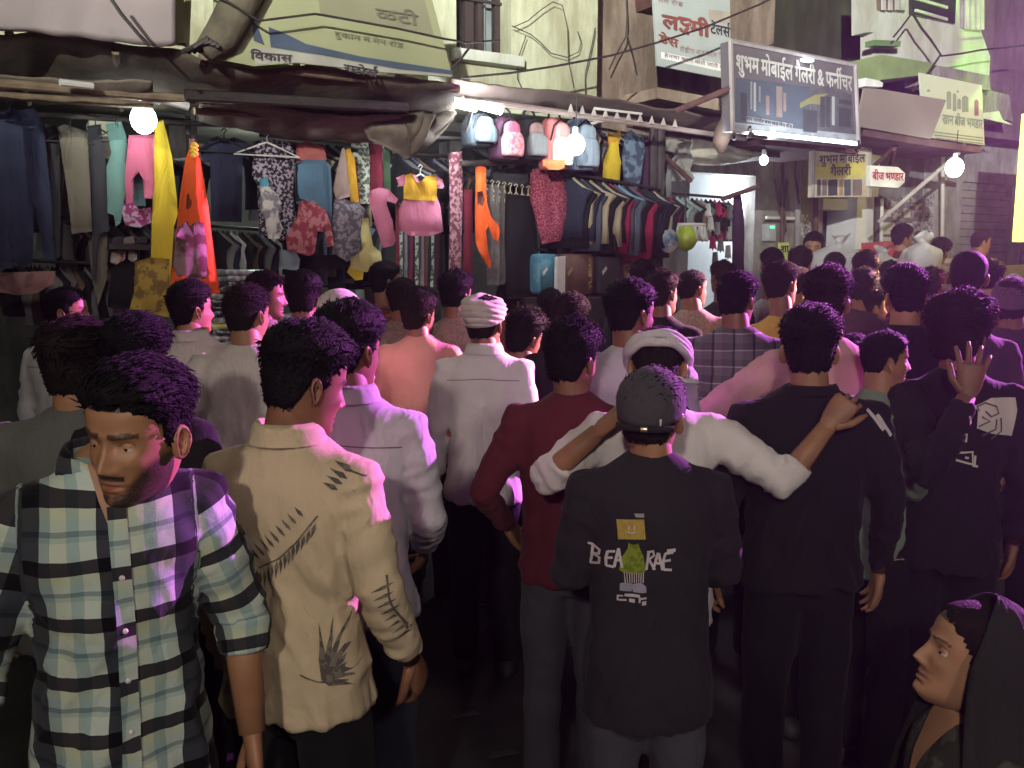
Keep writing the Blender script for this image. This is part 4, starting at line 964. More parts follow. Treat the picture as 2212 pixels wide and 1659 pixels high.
lay_text('lettering', ['घ', 'र', ' ', 'स', 'मो', 'र', ' ', 'ब', 'स', ' ', 'स्टें'[:1], 'ड', ' ', 'मे', 'न', ' ', 'रो', 'ड'], INK_D, s4, Q([(1613, 249), (1710, 267), (1710, 280), (1613, 264)], 1.2565), bold=.02)
print_px('logo_strip_print', [(1584, 264), (1854, 291), (1855, 306), (1584, 279)], mat('strip_ink', (.26, .28, .30), bump=0), s4, 1.254)
for i, (x, w_, c) in enumerate([(1588, 20, 0), (1634, 16, 1), (1664, 12, 2), (1716, 18, 1), (1738, 14, 0), (1760, 12, 0), (1780, 14, 1), (1800, 12, 0), (1818, 24, 1)]):
    y = 268+(x-1588)*.103; print_px('logo_print', [(x, y), (x+w_, y+w_*.1), (x+w_, y+9+w_*.1), (x, y+9)], [mat('grey_logo_ink', (.20, .22, .25), bump=0), mat('steel_logo_ink', (.28, .31, .33), bump=0), mat('pale_logo_ink', (.55, .58, .58), bump=0)][c], s4, 1.2555)
for a_, b_ in (((1578, 88), (1848, 140)), ((1848, 140), (1855, 310)), ((1855, 310), (1583, 282)), ((1583, 282), (1578, 88))):
    p, q = fp(*a_, 1.262), fp(*b_, 1.262); MB().bar(p, q, .016, 4).build('frame_bar', mat('pale_frame_paint', (.32, .30, .29)), s4)
for a_, b_ in (((1586, 288), (1586, 300)), ((1620, 274), (1616, 296)), ((1845, 308), (1850, 326)), ((1850, 320), (1862, 280))):
    MB().bar(fp(*a_, 1.3), fp(*b_, 1.2), .012, 6).build('bracket', DK, s4)
tl = at_base('sign_strip_lamp', 1740, 1.4, 'bright white strip lamp along the bottom edge of the mobile shop sign', 'lamp')
MB().bar(fp(1628, 287, 1.36), fp(1848, 311, 1.36), .018, 10).build('tube', glow('white_tube_glow', (.90, .95, 1.0), 6), tl)
MB().bar(fp(1620, 291, 1.35), fp(1856, 317, 1.35), .022, 6).build('fitting', DK, tl)
l = lamp('sign_wash', 'AREA', fp(1738, 300, 1.52), 9, (.85, .93, 1.0), (1.3, .05), fp(1725, 225, 1.25)); l.rotation_euler = (fp(1725, 230, 1.25)-fp(1738, 300, 1.52)).to_track_quat('-Z', 'Y').to_euler()
tag(fslab('sign_spot_lamp', [(1741, 124), (1758, 127), (1758, 133), (1741, 130)], 1.33, .05, glow('white_tube_glow', (.90, .95, 1.0), 6)), 'tiny white lamp on the top edge of the mobile shop sign', 'lamp')
# 5 small yellow sign
P5 = [(1759, 322), (1880, 317), (1881, 425), (1756, 426)]
s5 = sign('small_mobile_sign', 'small yellow-topped signboard with two lines of dark Hindi letters below the large sign', P5, .25, .06, mat('cream_sign_face', (.50, .46, .33), rough=.5, bump=0))
print_px('yellow_panel_print', [(1764, 352), (1868, 348), (1869, 384), (1763, 386)], mat('yellow_panel_ink', (.52, .46, .12), bump=0), s5, .252)
lay_text('lettering', ['शु', 'भ', 'म', ' ', 'मो', 'बा', 'ई', 'ल'], INK_D, s5, Q([(1769, 328), (1868, 325), (1868, 358), (1769, 362)], .256), bold=.03)
lay_text('lettering', ['गै', 'ल', 'री'], INK_D, s5, Q([(1793, 353), (1838, 352), (1838, 386), (1793, 388)], .256), bold=.03)
for i, (x, w_) in enumerate([(1765, 8), (1776, 10), (1789, 20), (1813, 8), (1824, 14), (1842, 20)]):
    print_px('picture_print', [(x, 388), (x+w_, 387), (x+w_, 422), (x, 423)], [mat('slate_panel_ink', (.07, .085, .11)), mat('pinkish_figure_ink', (.36, .28, .26)), mat('dark_figure_ink', (.09, .09, .11)), mat('ochre_ink', (.35, .25, .12), bump=0)][i % 4], s5, .254)
for a_, b_ in ((P5[0], P5[1]), (P5[1], P5[2]), (P5[3], P5[0])): MB().bar(fp(*a_, .26), fp(*b_, .26), .016, 4).build('frame_bar', mat('pale_frame_paint', (.32, .30, .29)), s5)
# 6 white seed shop sign
P6 = [(1880, 357), (1940, 361), (1955, 374), (1954, 394), (1940, 406), (1880, 402)]
s6 = sign('seed_shop_sign', 'small white signboard with clipped corners and red Hindi letters', P6, .30, .12, mat('white_acrylic', (.72, .74, .72), rough=.35, bump=0))
lay_text('lettering', ['बी', 'ज', ' ', 'भ', ('half', 'ण'), 'डा', 'र'], mat('red_sign_ink', (.42, .05, .06), bump=0), s6, Q([(1884, 364), (1951, 366), (1951, 398), (1884, 396)], .304), bold=.035)
# 7 greenish seed banner
P7 = [(1987, 157), (2121, 184), (2127, 314), (1998, 296)]
s7 = sign('seed_banner', 'pale green banner with bottle pictures and faint Hindi letters behind the grey canopy', P7, .42, .02, mat('pale_green_vinyl', (.56, .62, .48), rough=.6, var=.06, vs=3, bump=0), 'banner')
lay_text('lettering', ['खा', 'न', ' ', 'बी', 'ज', ' ', 'भ', ('half', 'ण'), 'डा', 'र'], mat('grey_green_ink', (.25, .30, .22), bump=0), s7, Q([(2036, 238), (2122, 250), (2122, 288), (2034, 276)], .425), bold=.03)
for i, (x, y, w_, h) in enumerate([(2045, 196, 10, 40), (2058, 200, 8, 40), (2068, 212, 8, 24), (2078, 206, 14, 36), (2105, 214, 9, 36), (2002, 192, 8, 6), (2066, 194, 6, 6)]):
    print_px('picture_print', [(x, y+4), (x+w_/2, y), (x+w_, y+5), (x+w_, y+h), (x, y+h)], mat('grey_green_ink', (.25, .30, .22)) if i != 4 else mat('dull_red_ink', (.30, .14, .14), bump=0), s7, .424)
for i in range(3): print_px('line_print', [(2014+4*i, 283+7*i), (2124, 297+6*i), (2124, 300+6*i), (2014+4*i, 286+7*i)], mat('grey_green_ink', (.25, .30, .22)), s7, .424)
tag(fslab('white_pennant', [(2124, 244), (2158, 240), (2166, 258), (2188, 270), (2126, 256)], .3, .01, mat('white_cloth', (.6, .6, .58))), 'torn white cloth pennant right of the pale green banner', 'cloth')
# bright column at the right edge
col = at_base('light_column', 2215, 1.3, 'tall glowing warm-white advertising column at the right edge', 'light box')
MB().fbox(ub(2205, 1.3), ub(2345, 1.3), zb(2200, 522, 1.3), zb(2200, 240, 1.3), 1.22, 1.3).build('panel', glow('warm_column_glow', (1.0, .80, .16), 2.0), col)
MB().fbox(ub(2217, 1.3), ub(2333, 1.3), zb(2200, 516, 1.3), zb(2200, 248, 1.3), 1.303, 1.315).build('bright_core', glow('core_glow', (1.0, .96, .72), 6.0), col)
MB().fbox(ub(2230, 1.2), ub(2290, 1.2), 0, zb(2200, 524, 1.3), 1.12, 1.25).build('post', DK, col)
# wires
def wire(label, pts, off, r=.008, m=DK):
    w3 = [fp(x, y, off) for x, y in pts]; 
    tag(MB().tube(w3, r, 6).build('cable', m), label, 'cable')
wire('long black cable rising right across the cream wall to the tailor banner', [(1000, 168), (1100, 158), (1200, 143), (1320, 120), (1420, 92), (1520, 60), (1640, 10), (1700, -20)], .9)
wire('cable slanting across the pinkish banner at top left', [(235, -10), (262, 30), (300, 75), (324, 100)], 1.7)
wire('cable sloping over the yellow-green banner to the barred window', [(420, -40), (560, 45), (680, 30), (700, 33), (860, 62), (960, 84), (1010, 92), (1080, 87)], 1.6, .006)
wire('cable from the banner corner up to the window sill', [(975, 150), (995, 128), (1018, 98)], 1.45, .007)
wire('looped loose cable on the cream wall', [(1106, 56), (1146, 74), (1166, 90), (1190, 115), (1225, 124), (1250, 112), (1256, 90), (1248, 68)], .42, .0035)
wire('arched thin cable high on the cream wall', [(1110, 58), (1140, 45), (1170, 20), (1195, 4), (1215, 12), (1226, 60), (1228, 130), (1240, 190)], .44, .0035)
wire('thin cable hanging down beside the cream wall edge', [(1286, 60), (1276, 110), (1264, 160), (1265, 208)], .42, .004)
wire('forked cable hanging on the brown wall', [(1352, -20), (1355, 40), (1352, 80), (1330, 120), (1316, 150)], .0, .006)
wire('second prong of the cable on the brown wall', [(1354, 70), (1366, 110), (1374, 145)], .0, .005)
wire('short cable hanging left on the cream wall', [(1136, 78), (1118, 130), (1118, 170), (1132, 200)], .42, .0035)
wire('twisted cable from the dark window panel down to the pale green banner', [(1972, 30), (1990, 60), (2010, 85), (2032, 118), (2010, 150), (1990, 180), (1970, 198)], .3, .012)
wire('cable from the pale wall out to the right edge', [(2034, 121), (2075, 116), (2119, 108), (2212, 98)], .3, .010)
wire('cable fan on the pale wall left of the dark window panel', [(1969, 30), (1945, 62), (1930, 80)], .3, .008)
# lamps of the stalls
def bulb(px, py, off, label, r=.055, s=30):
    e = empty('light_bulb', fp(px, py, off)); tag(e, label, 'bulb', 'bare bulbs over the stalls')
    c = fp(px, py, off); MB().ball(c, (r, r, r*1.15), 16, 12).build('globe', glow('bulb_glow', (.92, 1.0, .97), s), e, True)
    MB().tube([c+Vector((0, 0, r)), c+Vector((0, 0, r+.05))], [.02, .018], 10).build('holder', mat('white_plastic', (.75, .76, .75)), e)
    MB().tube([c+Vector((0, 0, r+.05)), c+Vector((.01, 0, r+.25))], .004, 6).build('flex', DK, e)
bulb(310, 258, .75, 'glaring round bulb over the yellow and pink cloths at the left', .066)
bulb(1243, 312, .95, 'glaring bulb in front of the blue-grey backpack', .062)
bulb(2062, 362, 1.0, 'glaring bulb in front of the concrete pillar, at the right', .075)
bulb(1650, 346, .5, 'small unlit-looking white bulb under the mobile shop sign', .035, 1.5)
for a_, b_, lb in (((984, 222), (1028, 232), 'left one of the two bright tube lamps under the canopy'), ((1036, 226), (1082, 238), 'right one of the two bright tube lamps under the canopy')):
    e = empty('tube_lamp', fp(*a_, .8)); tag(e, lb, 'lamp', 'tube lamps under the canopy')
    MB().bar(fp(*a_, .8), fp(*b_, .8), .030, 12).build('tube', glow('tube_lamp_glow', (.93, .97, 1.0), 22), e, True)
    MB().bar(fp(a_[0]-3, a_[1]-6, .78), fp(b_[0]+3, b_[1]-6, .78), .014, 8).build('fitting', PIPEW, e)
tag(MB().tube([fp(1020, 235, .8), fp(1012, 265, .78), fp(1004, 285, .76)], .012, 6).build('cord', DK), 'black cord dangling from the left tube lamp', 'cord')
# stage lamps at the sides of the street
def stage_lamp(loc, tgt, label, c, az=None):
    e = empty('stage_lamp', loc); tag(e, label, 'lamp', 'stage lamps facing the crowd')
    d = (Vector(tgt)-Vector(loc)).normalized(); L = Vector(loc)
    sd = d.cross(Vector((0, 0, 1))).normalized(); up = sd.cross(d)
    MB().tube([L-d*.42, L-d*.30, L-d*.12], [.10, .15, .15], 16).build('housing', DK, e, True)
    MB().tube([L-d*.119, L-d*.117], [.12, .12], 16).build('lens', glow('lens_'+label[:4], c, 3.0), e)
    m = MB(); a = L-d*.10+up*.045; e_ = L+d*.7+up*.088; m.box([a-sd*.2, a+sd*.2, e_+sd*.75, e_-sd*.75, a-sd*.2+up*.01, a+sd*.2+up*.01, e_+sd*.75+up*.01, e_-sd*.75+up*.01]); m.build('beam_blocker', DK, e)  # plate added above the lens to cut the top of the beam
    if loc is MAG or loc is YEL:
        e2 = L+d*.7-up*(.058 if loc is MAG else .02); a = L-d*.10-up*.045; m = MB(); m.box([a-sd*.2, a+sd*.2, e2+sd*.75, e2-sd*.75, a-sd*.2-up*.01, a+sd*.2-up*.01, e2+sd*.75-up*.01, e2-sd*.75-up*.01]); m.build('beam_blocker', DK, e)  # plate added below the lens to keep the beam off the road
    if az is not None:        # tall side plates added out of view to keep the beam off the shopfronts
        h = Vector((math.cos(R(az)), math.sin(R(az)), 0)); n_ = Vector((-h.y, h.x, 0))*(1 if FN.dot(Vector((-h.y, h.x, 0))) < 0 else -1); a = L+n_*.035
        m = MB(); Z = Vector((0, 0, 1)); m.box([a-h*.12-Z*.7, a+h*1.0-Z*1.1, a+h*1.0-Z*1.1+n_*.01, a-h*.12-Z*.7+n_*.01, a-h*.12+Z*.4, a+h*1.0+Z*.4, a+h*1.0+Z*.4+n_*.01, a-h*.12+Z*.4+n_*.01]); m.build('beam_blocker', DK, e)
        m = MB(); a = L+n_*.04; q_ = a+n_*.5-h*.5; m.box([a-h*.12-Z*.7, q_-Z*.7, q_-Z*.7-h*.01, a-h*.13-Z*.7, a-h*.12+Z*.4, q_+Z*.4, q_+Z*.4-h*.01, a-h*.13+Z*.4]); m.build('beam_blocker', DK, e)
    MB().bar(L-d*.3-up*.15, Vector((L.x-d.x*.3, L.y-d.y*.3, 0)), .025, 8).build('stand', DK, e)
stage_lamp(MAG, (-.5, 3.0, 1.2), 'magenta stage lamp on a stand at the right end of the street', (.8, .1, 1), 202)
stage_lamp(PNK, (-1.7, 4.6, 1.5), 'pink stage lamp on a stand near the light column', (1, .1, .3), 206)
stage_lamp(YEL, (1.7, 5.6, 1.6), 'yellow stage lamp on a stand at the right', (1, .8, .1))
stage_lamp(GRN, fp(1830, 50, -1.2), 'green stage lamp tilted up at the right', (.4, 1, .1))
# street lamp, floodlight and the added fill lamp behind the viewer
for L, lb in ((HIGH, 'street lamp across the street with an added plate to shade the crowd'), (FILL, 'added fill lamp on a high pole behind the viewer'), (FLOOD, 'floodlight on a pole across the street')):
    e = empty('street_and_fill_lamp', (L.x, L.y-.3, 0)); tag(e, lb, 'lamp')
    MB().bar((L.x, L.y-.35, 0), (L.x, L.y-.35, L.z+.1), .05, 10).build('pole', DK, e); MB().abox(L.x-.16, L.x+.16, L.y-.30, L.y-.12, L.z-.08, L.z+.10).build('head', DK, e)
    if L is HIGH: m = MB(); m.box([(L.x-.5, L.y-.12, L.z-.10), (L.x+.5, L.y-.12, L.z-.10), (L.x+1.0, L.y+.7, L.z-.075), (L.x-1.0, L.y+.7, L.z-.075), (L.x-.5, L.y-.12, L.z-.09), (L.x+.5, L.y-.12, L.z-.09), (L.x+1.0, L.y+.7, L.z-.065), (L.x-1.0, L.y+.7, L.z-.065)]); m.build('shade', DK, e)  # plate added under the lamp to keep its light off the crowd


# thin haze volume, added to give the lamps a glow
m = bpy.data.materials.new('haze_air'); m.use_nodes = True; t = m.node_tree
t.nodes.remove(t.nodes['Principled BSDF']); pv = t.nodes.new('ShaderNodeVolumePrincipled')
pv.inputs['Density'].default_value = .0019; pv.inputs['Color'].default_value = (.92, .92, .92, 1); pv.inputs['Anisotropy'].default_value = .8
t.links.new(pv.outputs[0], t.nodes['Material Output'].inputs['Volume'])
tag(MB().abox(-45, 65, -45, 65, -1, 10).build('haze', m), kind='stuff')
# ================================================================== clothes and goods of the stalls
def garment(name, label, pts, off, m, cat='garment', thick=.05, fold=.016, fk=16, step=.045, seed=None, parent=None, group=None, flare=0.0, parts=()):
    """cloth hung against the front plane: a traced outline given folds and a rounded body"""
    sd = (sum(p[0] for p in pts)*.37) % 50 if seed is None else seed
    uz = [fuz(x, y, off) for x, y in pts]
    bm = bmesh.new(); vv = [bm.verts.new((u, z, 0)) for u, z in uz]; bm.faces.new(vv)
    us = [p[0] for p in uz]; zs = [p[1] for p in uz]
    for ax, lo, hi in ((0, min(us), max(us)), (1, min(zs), max(zs))):
        st = step if ax == 0 else step*1.8
        c = lo+st*.5
        while c < hi:
            bmesh.ops.bisect_plane(bm, geom=bm.verts[:]+bm.edges[:]+bm.faces[:], plane_co=(c, 0, 0) if ax == 0 else (0, c, 0), plane_no=(1, 0, 0) if ax == 0 else (0, 1, 0)); c += st
    bm.verts.index_update(); V = np.array([(v.co.x, v.co.y) for v in bm.verts]); F = [tuple(v.index for v in f.verts) for f in bm.faces]
    bnd = [e for e in bm.edges if len(e.link_faces) == 1]; be = [(e.verts[0].index, e.verts[1].index) for e in bnd]; bm.free()
    A = np.array(uz); B = np.roll(A, -1, 0); D = np.full(len(V), 9.0)
    for a, b in zip(A, B):
        ab = b-a; t = np.clip(((V-a)@ab)/max(1e-9, ab@ab), 0, 1); D = np.minimum(D, np.linalg.norm(V-(a+t[:, None]*ab), axis=1))
    bul = thick*np.sqrt(np.clip(D/.05, 0, 1)*(2-np.clip(D/.05, 0, 1)))
    zt = (max(zs)-V[:, 1])/max(.1, max(zs)-min(zs))
    nz = noise3(np.stack([V[:, 0]*3, V[:, 1]*1.5, 0*V[:, 0]+sd], 1))
    fo = fold*(np.sin(V[:, 0]*fk*2*PI/ .9+sd+nz*3.5)*(.25+.75*zt)+.8*noise3(np.stack([V[:, 0]*9, V[:, 1]*5, 0*V[:, 0]+sd*2], 1)))*np.clip(D/.02, .25, 1)
    fr = bul*.6+fo; bk = -bul*.4+fo*.6-.004; n = len(V)
    W = [fw(V[i, 0], V[i, 1], off+fr[i]) for i in range(n)]+[fw(V[i, 0], V[i, 1], off+bk[i]) for i in range(n)]
    F2 = F+[tuple(i+n for i in f)[::-1] for f in F]+[(a, b, b+n, a+n) for a, b in be]
    if parent is not None: return add(name, W, F2, m, parent, True)
    if not parts:
        o = add(name, W, F2, m, None, True); return tag(o, label, cat, group)
    e = empty(name, fw(sum(us)/len(us), min(zs), off)); tag(e, label, cat, group); add('body' if cat != 'trousers' else 'cloth', W, F2, m, e, True)
    for nm, p2, m2, do in parts: garment(nm, None, p2, off+do, m2, thick=thick*.6, fold=fold*.8, fk=fk, step=step, parent=e)
    return e
HG = mat('white_hanger', (.6, .6, .58), rough=.4, bump=0); HB_ = mat('black_hanger', (.02, .02, .02), rough=.4, bump=0)
def hanger(p, w_=.20, m=None, parent=None, label='thin clothes hanger', yaw=None):
    """wire shoulders and hook; under the rail point p"""
    d = FU if yaw is None else yaw
    mb = MB(); mb.tube([p+Vector((0, 0, -.03)), p+d*w_+Vector((0, 0, -.11)), p-d*w_+Vector((0, 0, -.11)), p+Vector((0, 0, -.03))], .006, 5)
    mb.tube([p+Vector((0, 0, -.03)), p, p+Vector((0, 0, .02))+d*.015, p+Vector((0, 0, .03)), p+Vector((0, 0, .015))-d*.015], .004, 5)
    return mb.build('hanger', m or HG, parent)
c = cloth
D_NAVY = c('navy_denim', (.035, .040, .075), vs=3, var=.25); D_CHAR = c('charcoal_twill', (.055, .055, .06)); D_OLIVE = c('khaki_twill', (.17, .155, .12)); D_DK = c('dark_grey_twill', (.05, .05, .058))
TEAL = c('teal_cotton', (.16, .30, .27)); PINKC = c('rose_pink_cotton', (.52, .13, .22)); YELC = c('yellow_cotton', (.62, .46, .04)); YELD = c('mustard_patterned', (.42, .31, .06), c2=(.20, .14, .05), scale=14)
MAGP = c('magenta_floral', (.30, .05, .17), c2=(.50, .35, .45), scale=30); NAVB = c('dark_navy_cotton', (.022, .024, .045)); DOT = c('black_dotted', (.025, .02, .03), c2=(.35, .30, .36), scale=55)
DENB = c('blue_denim', (.10, .19, .28), var=.25, vs=3); FLOW = c('grey_floral', (.13, .12, .15), c2=(.30, .28, .32), scale=36); REDK = plaid('red_check', [(0, (1, .8, .8)), (.3, (.6, .4, .42)), (.6, (1, .9, .9))], [(0, (.28, .05, .08)), (.35, (.45, .16, .18)), (.6, (.20, .03, .05))], .07, .07)
REDP = c('red_check_print', (.26, .05, .07), c2=(.44, .18, .19), scale=26); WHP = c('white_printed', (.58, .57, .54), c2=(.22, .22, .24), scale=14, ) ; CORAL = c('coral_cotton', (.42, .13, .12)); SAND = c('sand_satin', (.36, .28, .25)); GOLD = c('gold_cotton', (.62, .36, .04)); 
MAR = c('maroon_cloth', (.15, .022, .04)); SPK = c('maroon_sequin', (.22, .03, .065), c2=(.40, .12, .16), scale=80); PINK2 = c('candy_pink', (.62, .22, .34)); YPALE = c('pale_yellow_net', (.55, .52, .22)); ORG = c('saffron_cloth', (.85, .13, .03)); PUR = c('aubergine_cloth', (.055, .03, .06))
GRN = c('bottle_green_cloth', (.05, .09, .05)); STR = mat('striped_cloth', (.40, .44, .36), c2=(.07, .08, .06), vs=40, lo=.46, hi=.54, rough=.9, bump=.2); BLK = c('black_cloth', (.016, .015, .018)); SKIRT = c('brown_pink_print', (.26, .14, .13), c2=(.16, .09, .09), scale=12)
PATT = c('pink_brown_pattern', (.13, .045, .065), c2=(.36, .20, .22), scale=34); GRYS = c('grey_stripe_cloth', (.17, .16, .155), var=.3, vs=14)
# rails
rail = at_base('clothes_rail', 300, .30, 'long dark rail from which the left trousers and cloths hang', 'rail')
MB().bar(fp(-120, 236, .32), fp(440, 268, .32), .016, 8).build('rail', DK, rail); MB().bar(fp(440, 268, .30), fp(1000, 300, .30), .014, 8).build('rail', DK, rail)
MB().bar(fp(420, 262, .32), fp(420, 240, .32), .01, 6).build('hook', DK, rail)
# far left
garment('trousers', 'widest navy trousers hanging at the far left edge', [(-60, 232), (10, 240), (22, 232), (38, 240), (55, 236), (75, 234), (92, 262), (100, 330), (112, 430), (116, 560), (96, 564), (74, 440), (70, 572), (40, 578), (32, 560), (30, 580), (-60, 578)], .42, D_NAVY, 'trousers', thick=.06, fold=.02, fk=6)
garment('trousers', 'slim dark grey trousers hanging right behind the navy ones', [(95, 268), (128, 270), (130, 400), (131, 555), (118, 560), (110, 400)], .34, D_CHAR, 'trousers', fk=12)
garment('trousers', 'khaki-grey trousers with turned hem hanging on a hanger', [(124, 275), (140, 268), (188, 285), (194, 380), (199, 500), (155, 505), (146, 420)], .40, D_OLIVE, 'trousers', fk=9)
garment('trousers', 'dark grey trousers hanging between the khaki pair and the teal cloth', [(188, 272), (218, 268), (228, 350), (236, 500), (216, 500), (206, 610), (200, 605), (199, 430)], .34, D_DK, 'trousers', fk=12)
garment('garment', 'ragged grey cloth hanging low beneath the khaki trousers', [(190, 520), (232, 500), (232, 600), (212, 660), (200, 610)], .25, D_OLIVE, fk=18)
garment('garment', 'brown-pink patterned skirt draped at the lower left edge', [(-40, 590), (120, 585), (118, 610), (80, 634), (40, 638), (-40, 625)], .55, SKIRT, 'skirt', fk=7)
for x, y, o in ((20, 228, .42), (150, 262, .40), (206, 260, .34), (250, 262, .36)): hk = hanger(fp(x, y, o), .12, HB_); tag(hk, {20: 'black hanger above the widest navy trousers', 150: 'black hanger above the khaki trousers', 206: 'black hanger above the slim grey trousers', 250: 'black hanger above the teal cloth'}[x], 'hanger')
garment('garment', 'teal cotton cloth hanging with a ragged hem left of the pink one', [(228, 268), (262, 262), (275, 300), (270, 420), (262, 480), (250, 490), (246, 465), (232, 460), (230, 360), (240, 330)], .36, TEAL, fk=14)
garment('garment', 'teal-blue lining cloth showing between the pink legs', [(282, 372), (312, 372), (315, 445), (280, 445)], .30, c('blue_grey_cloth', (.13, .22, .24)), fk=14)
garment('garment', 'rose pink children\'s trousers with magenta floral hems under the bulb', [(278, 292), (335, 290), (334, 360), (336, 430), (312, 428), (308, 385), (300, 372), (288, 385), (286, 440), (272, 445), (270, 380)], .44, PINKC, 'trousers', parts=(('hem', [(266, 440), (288, 436), (300, 452), (326, 448), (330, 480), (300, 492), (270, 486), (264, 460)], MAGP, .004),), fk=14)
garment('garment', 'long bright yellow kurta hanging right of the pink trousers', [(334, 268), (352, 258), (360, 285), (372, 340), (382, 430), (384, 462), (376, 490), (372, 560), (366, 640), (332, 640), (326, 560), (328, 480), (333, 380)], .45, YELC, 'kurta', fk=11)
garment('garment', 'mustard patterned kurta spread beneath the yellow one', [(292, 565), (326, 556), (366, 560), (365, 600), (366, 686), (330, 678), (280, 668), (290, 630)], .62, YELD, 'kurta', fk=7)
garment('garment', 'black long coat hanging low between the rack shelf and the mustard kurta', [(240, 580), (262, 564), (288, 566), (290, 640), (280, 670), (232, 664)], .4, BLK, 'coat', fk=8)
garment('garment', 'small red and white striped garment seen through the gap over the black coat', [(240, 544), (272, 543), (270, 560), (254, 572), (238, 566)], .2, c('red_white_stripe', (.62, .55, .52), c2=(.5, .08, .08), scale=20), fk=20)
garment('garment', 'tiny white garment with a dark red mark beside the striped one', [(277, 542), (296, 542), (296, 560), (286, 566), (277, 560)], .2, c('white_red_mark', (.62, .6, .58), c2=(.3, .1, .1), scale=9), fk=20)
sh_ = at_base('wall_shelf', 290, .2, 'narrow dark shelf with folded cloth above the tiny white garment', 'shelf'); v, f = slab(fquad_pts([(236, 526), (328, 528), (328, 540), (236, 538)], .35), .3); add('board', v, f, DK, sh_)
for x in (244, 268, 296): tag(fslab('folded_cloth', [(x, 514), (x+20, 510), (x+24, 526), (x-2, 526)], .34, .22, D_DK if x != 268 else c('grey_cotton2', (.22, .21, .21))), {244: 'folded dark cloth, left end of the narrow shelf', 268: 'folded grey cloth in the middle of the narrow shelf', 296: 'folded dark cloth, right end of the narrow shelf'}[x], 'cloth')
# orange flag with its pole
fl = at_base('saffron_flag', 418, 1.15, 'furled orange flag with a dark figure print, standing point up over the crowd', 'flag')
garment('cloth', None, [(415, 306), (424, 318), (432, 340), (442, 400), (452, 470), (462, 540), (474, 632), (440, 640), (366, 636), (374, 560), (384, 470), (392, 400), (402, 340)], 1.15, ORG, thick=.12, fold=.03, fk=5, parent=fl)
def flat_on(name, pts, off, m, parent, lift=.0): q = fquad_pts(pts, off); return add(name, q, [tuple(range(len(q)))], m, parent)
FPR = mat('flag_figure_ink', (.09, .035, .03), c2=(.26, .18, .17), vs=14, lo=.44, hi=.56, bump=0)
garment('figure_print', None, [(428, 468), (440, 474), (446, 500), (448, 540), (450, 600), (420, 606), (384, 600), (374, 575), (378, 530), (384, 490), (404, 478), (412, 490)], 1.212, FPR, thick=.05, fold=.02, fk=5, parent=fl)
garment('emblem_print', None, [(404, 420), (414, 414), (418, 440), (412, 458), (402, 450)], 1.20, c('emblem_ink', (.28, .05, .03)), thick=.04, parent=fl)
MB().bar(fp(414, 300, 1.10), fp(420, 900, 1.10), .014, 8).build('pole', WOODP, fl)
m = MB()
for i in range(9): m.ball(fp(420+3*math.sin(i*2.1), 312+3*i, 1.22), (.016, .016, .012), 7, 5)
tas = m.build('garland', mat('marigold', (.75, .6, .05), bump=.5), fl); tas['kind'] = 'stuff'
# middle stall
def teeshirt(cx, y0, w_, h, sl=.28): 
    """outline of a spread shirt"""
    return [(cx-w_*.12, y0), (cx, y0+h*.04), (cx+w_*.12, y0), (cx+w_*.34, y0+h*.07), (cx+w_*.50, y0+h*sl), (cx+w_*.38, y0+h*(sl+.06)), (cx+w_*.33, y0+h*.24), (cx+w_*.32, y0+h), (cx-w_*.32, y0+h), (cx-w_*.33, y0+h*.24), (cx-w_*.38, y0+h*(sl+.06)), (cx-w_*.50, y0+h*sl), (cx-w_*.34, y0+h*.07)]
garment('t_shirt', 'large navy-black T-shirt spread on a hanger right of the orange flag tip', [(455, 300), (470, 294), (486, 303), (505, 296), (530, 306), (545, 325), (536, 345), (524, 338), (522, 480), (456, 478), (454, 350), (440, 350), (430, 322)], .38, NAVB, 'shirt', fk=5)
garment('kurta', 'black kurta with pale dots hanging under a white hanger', [(548, 306), (570, 300), (600, 302), (628, 308), (636, 340), (634, 420), (640, 495), (612, 520), (560, 505), (556, 400), (545, 380)], .34, DOT, 'kurta', fk=8)
tag(hanger(fp(576, 296, .42), .20, HG), 'white hanger above the dotted black kurta', 'hanger'); tag(hanger(fp(484, 288, .42), .18, HB_), 'black hanger above the navy-black T-shirt', 'hanger')
garment('shirt', 'child\'s white printed shirt with cyan collar in front of the dotted kurta', [(563, 402), (572, 397), (580, 402), (600, 420), (610, 440), (603, 446), (601, 470), (612, 492), (604, 515), (580, 516), (572, 470), (562, 450)], .46, WHP, 'shirt', fk=10, parts=(('collar', [(560, 386), (578, 384), (582, 400), (572, 404), (562, 402)], c('cyan_cloth', (.10, .35, .45)), .01),))
garment('jacket', 'coral gathered top hanging between the dotted kurta and blue denim', [(640, 312), (665, 305), (700, 318), (706, 345), (672, 350), (640, 352)], .30, CORAL, 'top', fk=16)
garment('jacket', 'blue denim jacket with a dark left panel, over the red checked shirt', [(636, 352), (660, 344), (700, 346), (714, 356), (718, 430), (716, 490), (700, 470), (672, 440), (640, 440)], .36, DENB, 'jacket', fk=8, parts=(('dark_panel', [(638, 354), (652, 350), (660, 380), (662, 430), (640, 436)], NAVB, .012),))
garment('shirt', 'red checked shirt on a hanger in the middle of the stall', [(648, 436), (656, 430), (668, 438), (676, 432), (686, 442), (706, 456), (716, 490), (722, 530), (708, 534), (700, 500), (686, 500), (680, 548), (668, 553), (620, 540), (618, 512), (640, 470)], .48, REDP, 'shirt', fk=8)
garment('shirt', 'grey floral shirt hanging right of the red checked one', [(722, 432), (738, 426), (756, 434), (776, 440), (790, 452), (782, 500), (776, 560), (748, 565), (724, 548), (718, 480)], .40, FLOW, 'shirt', fk=8)
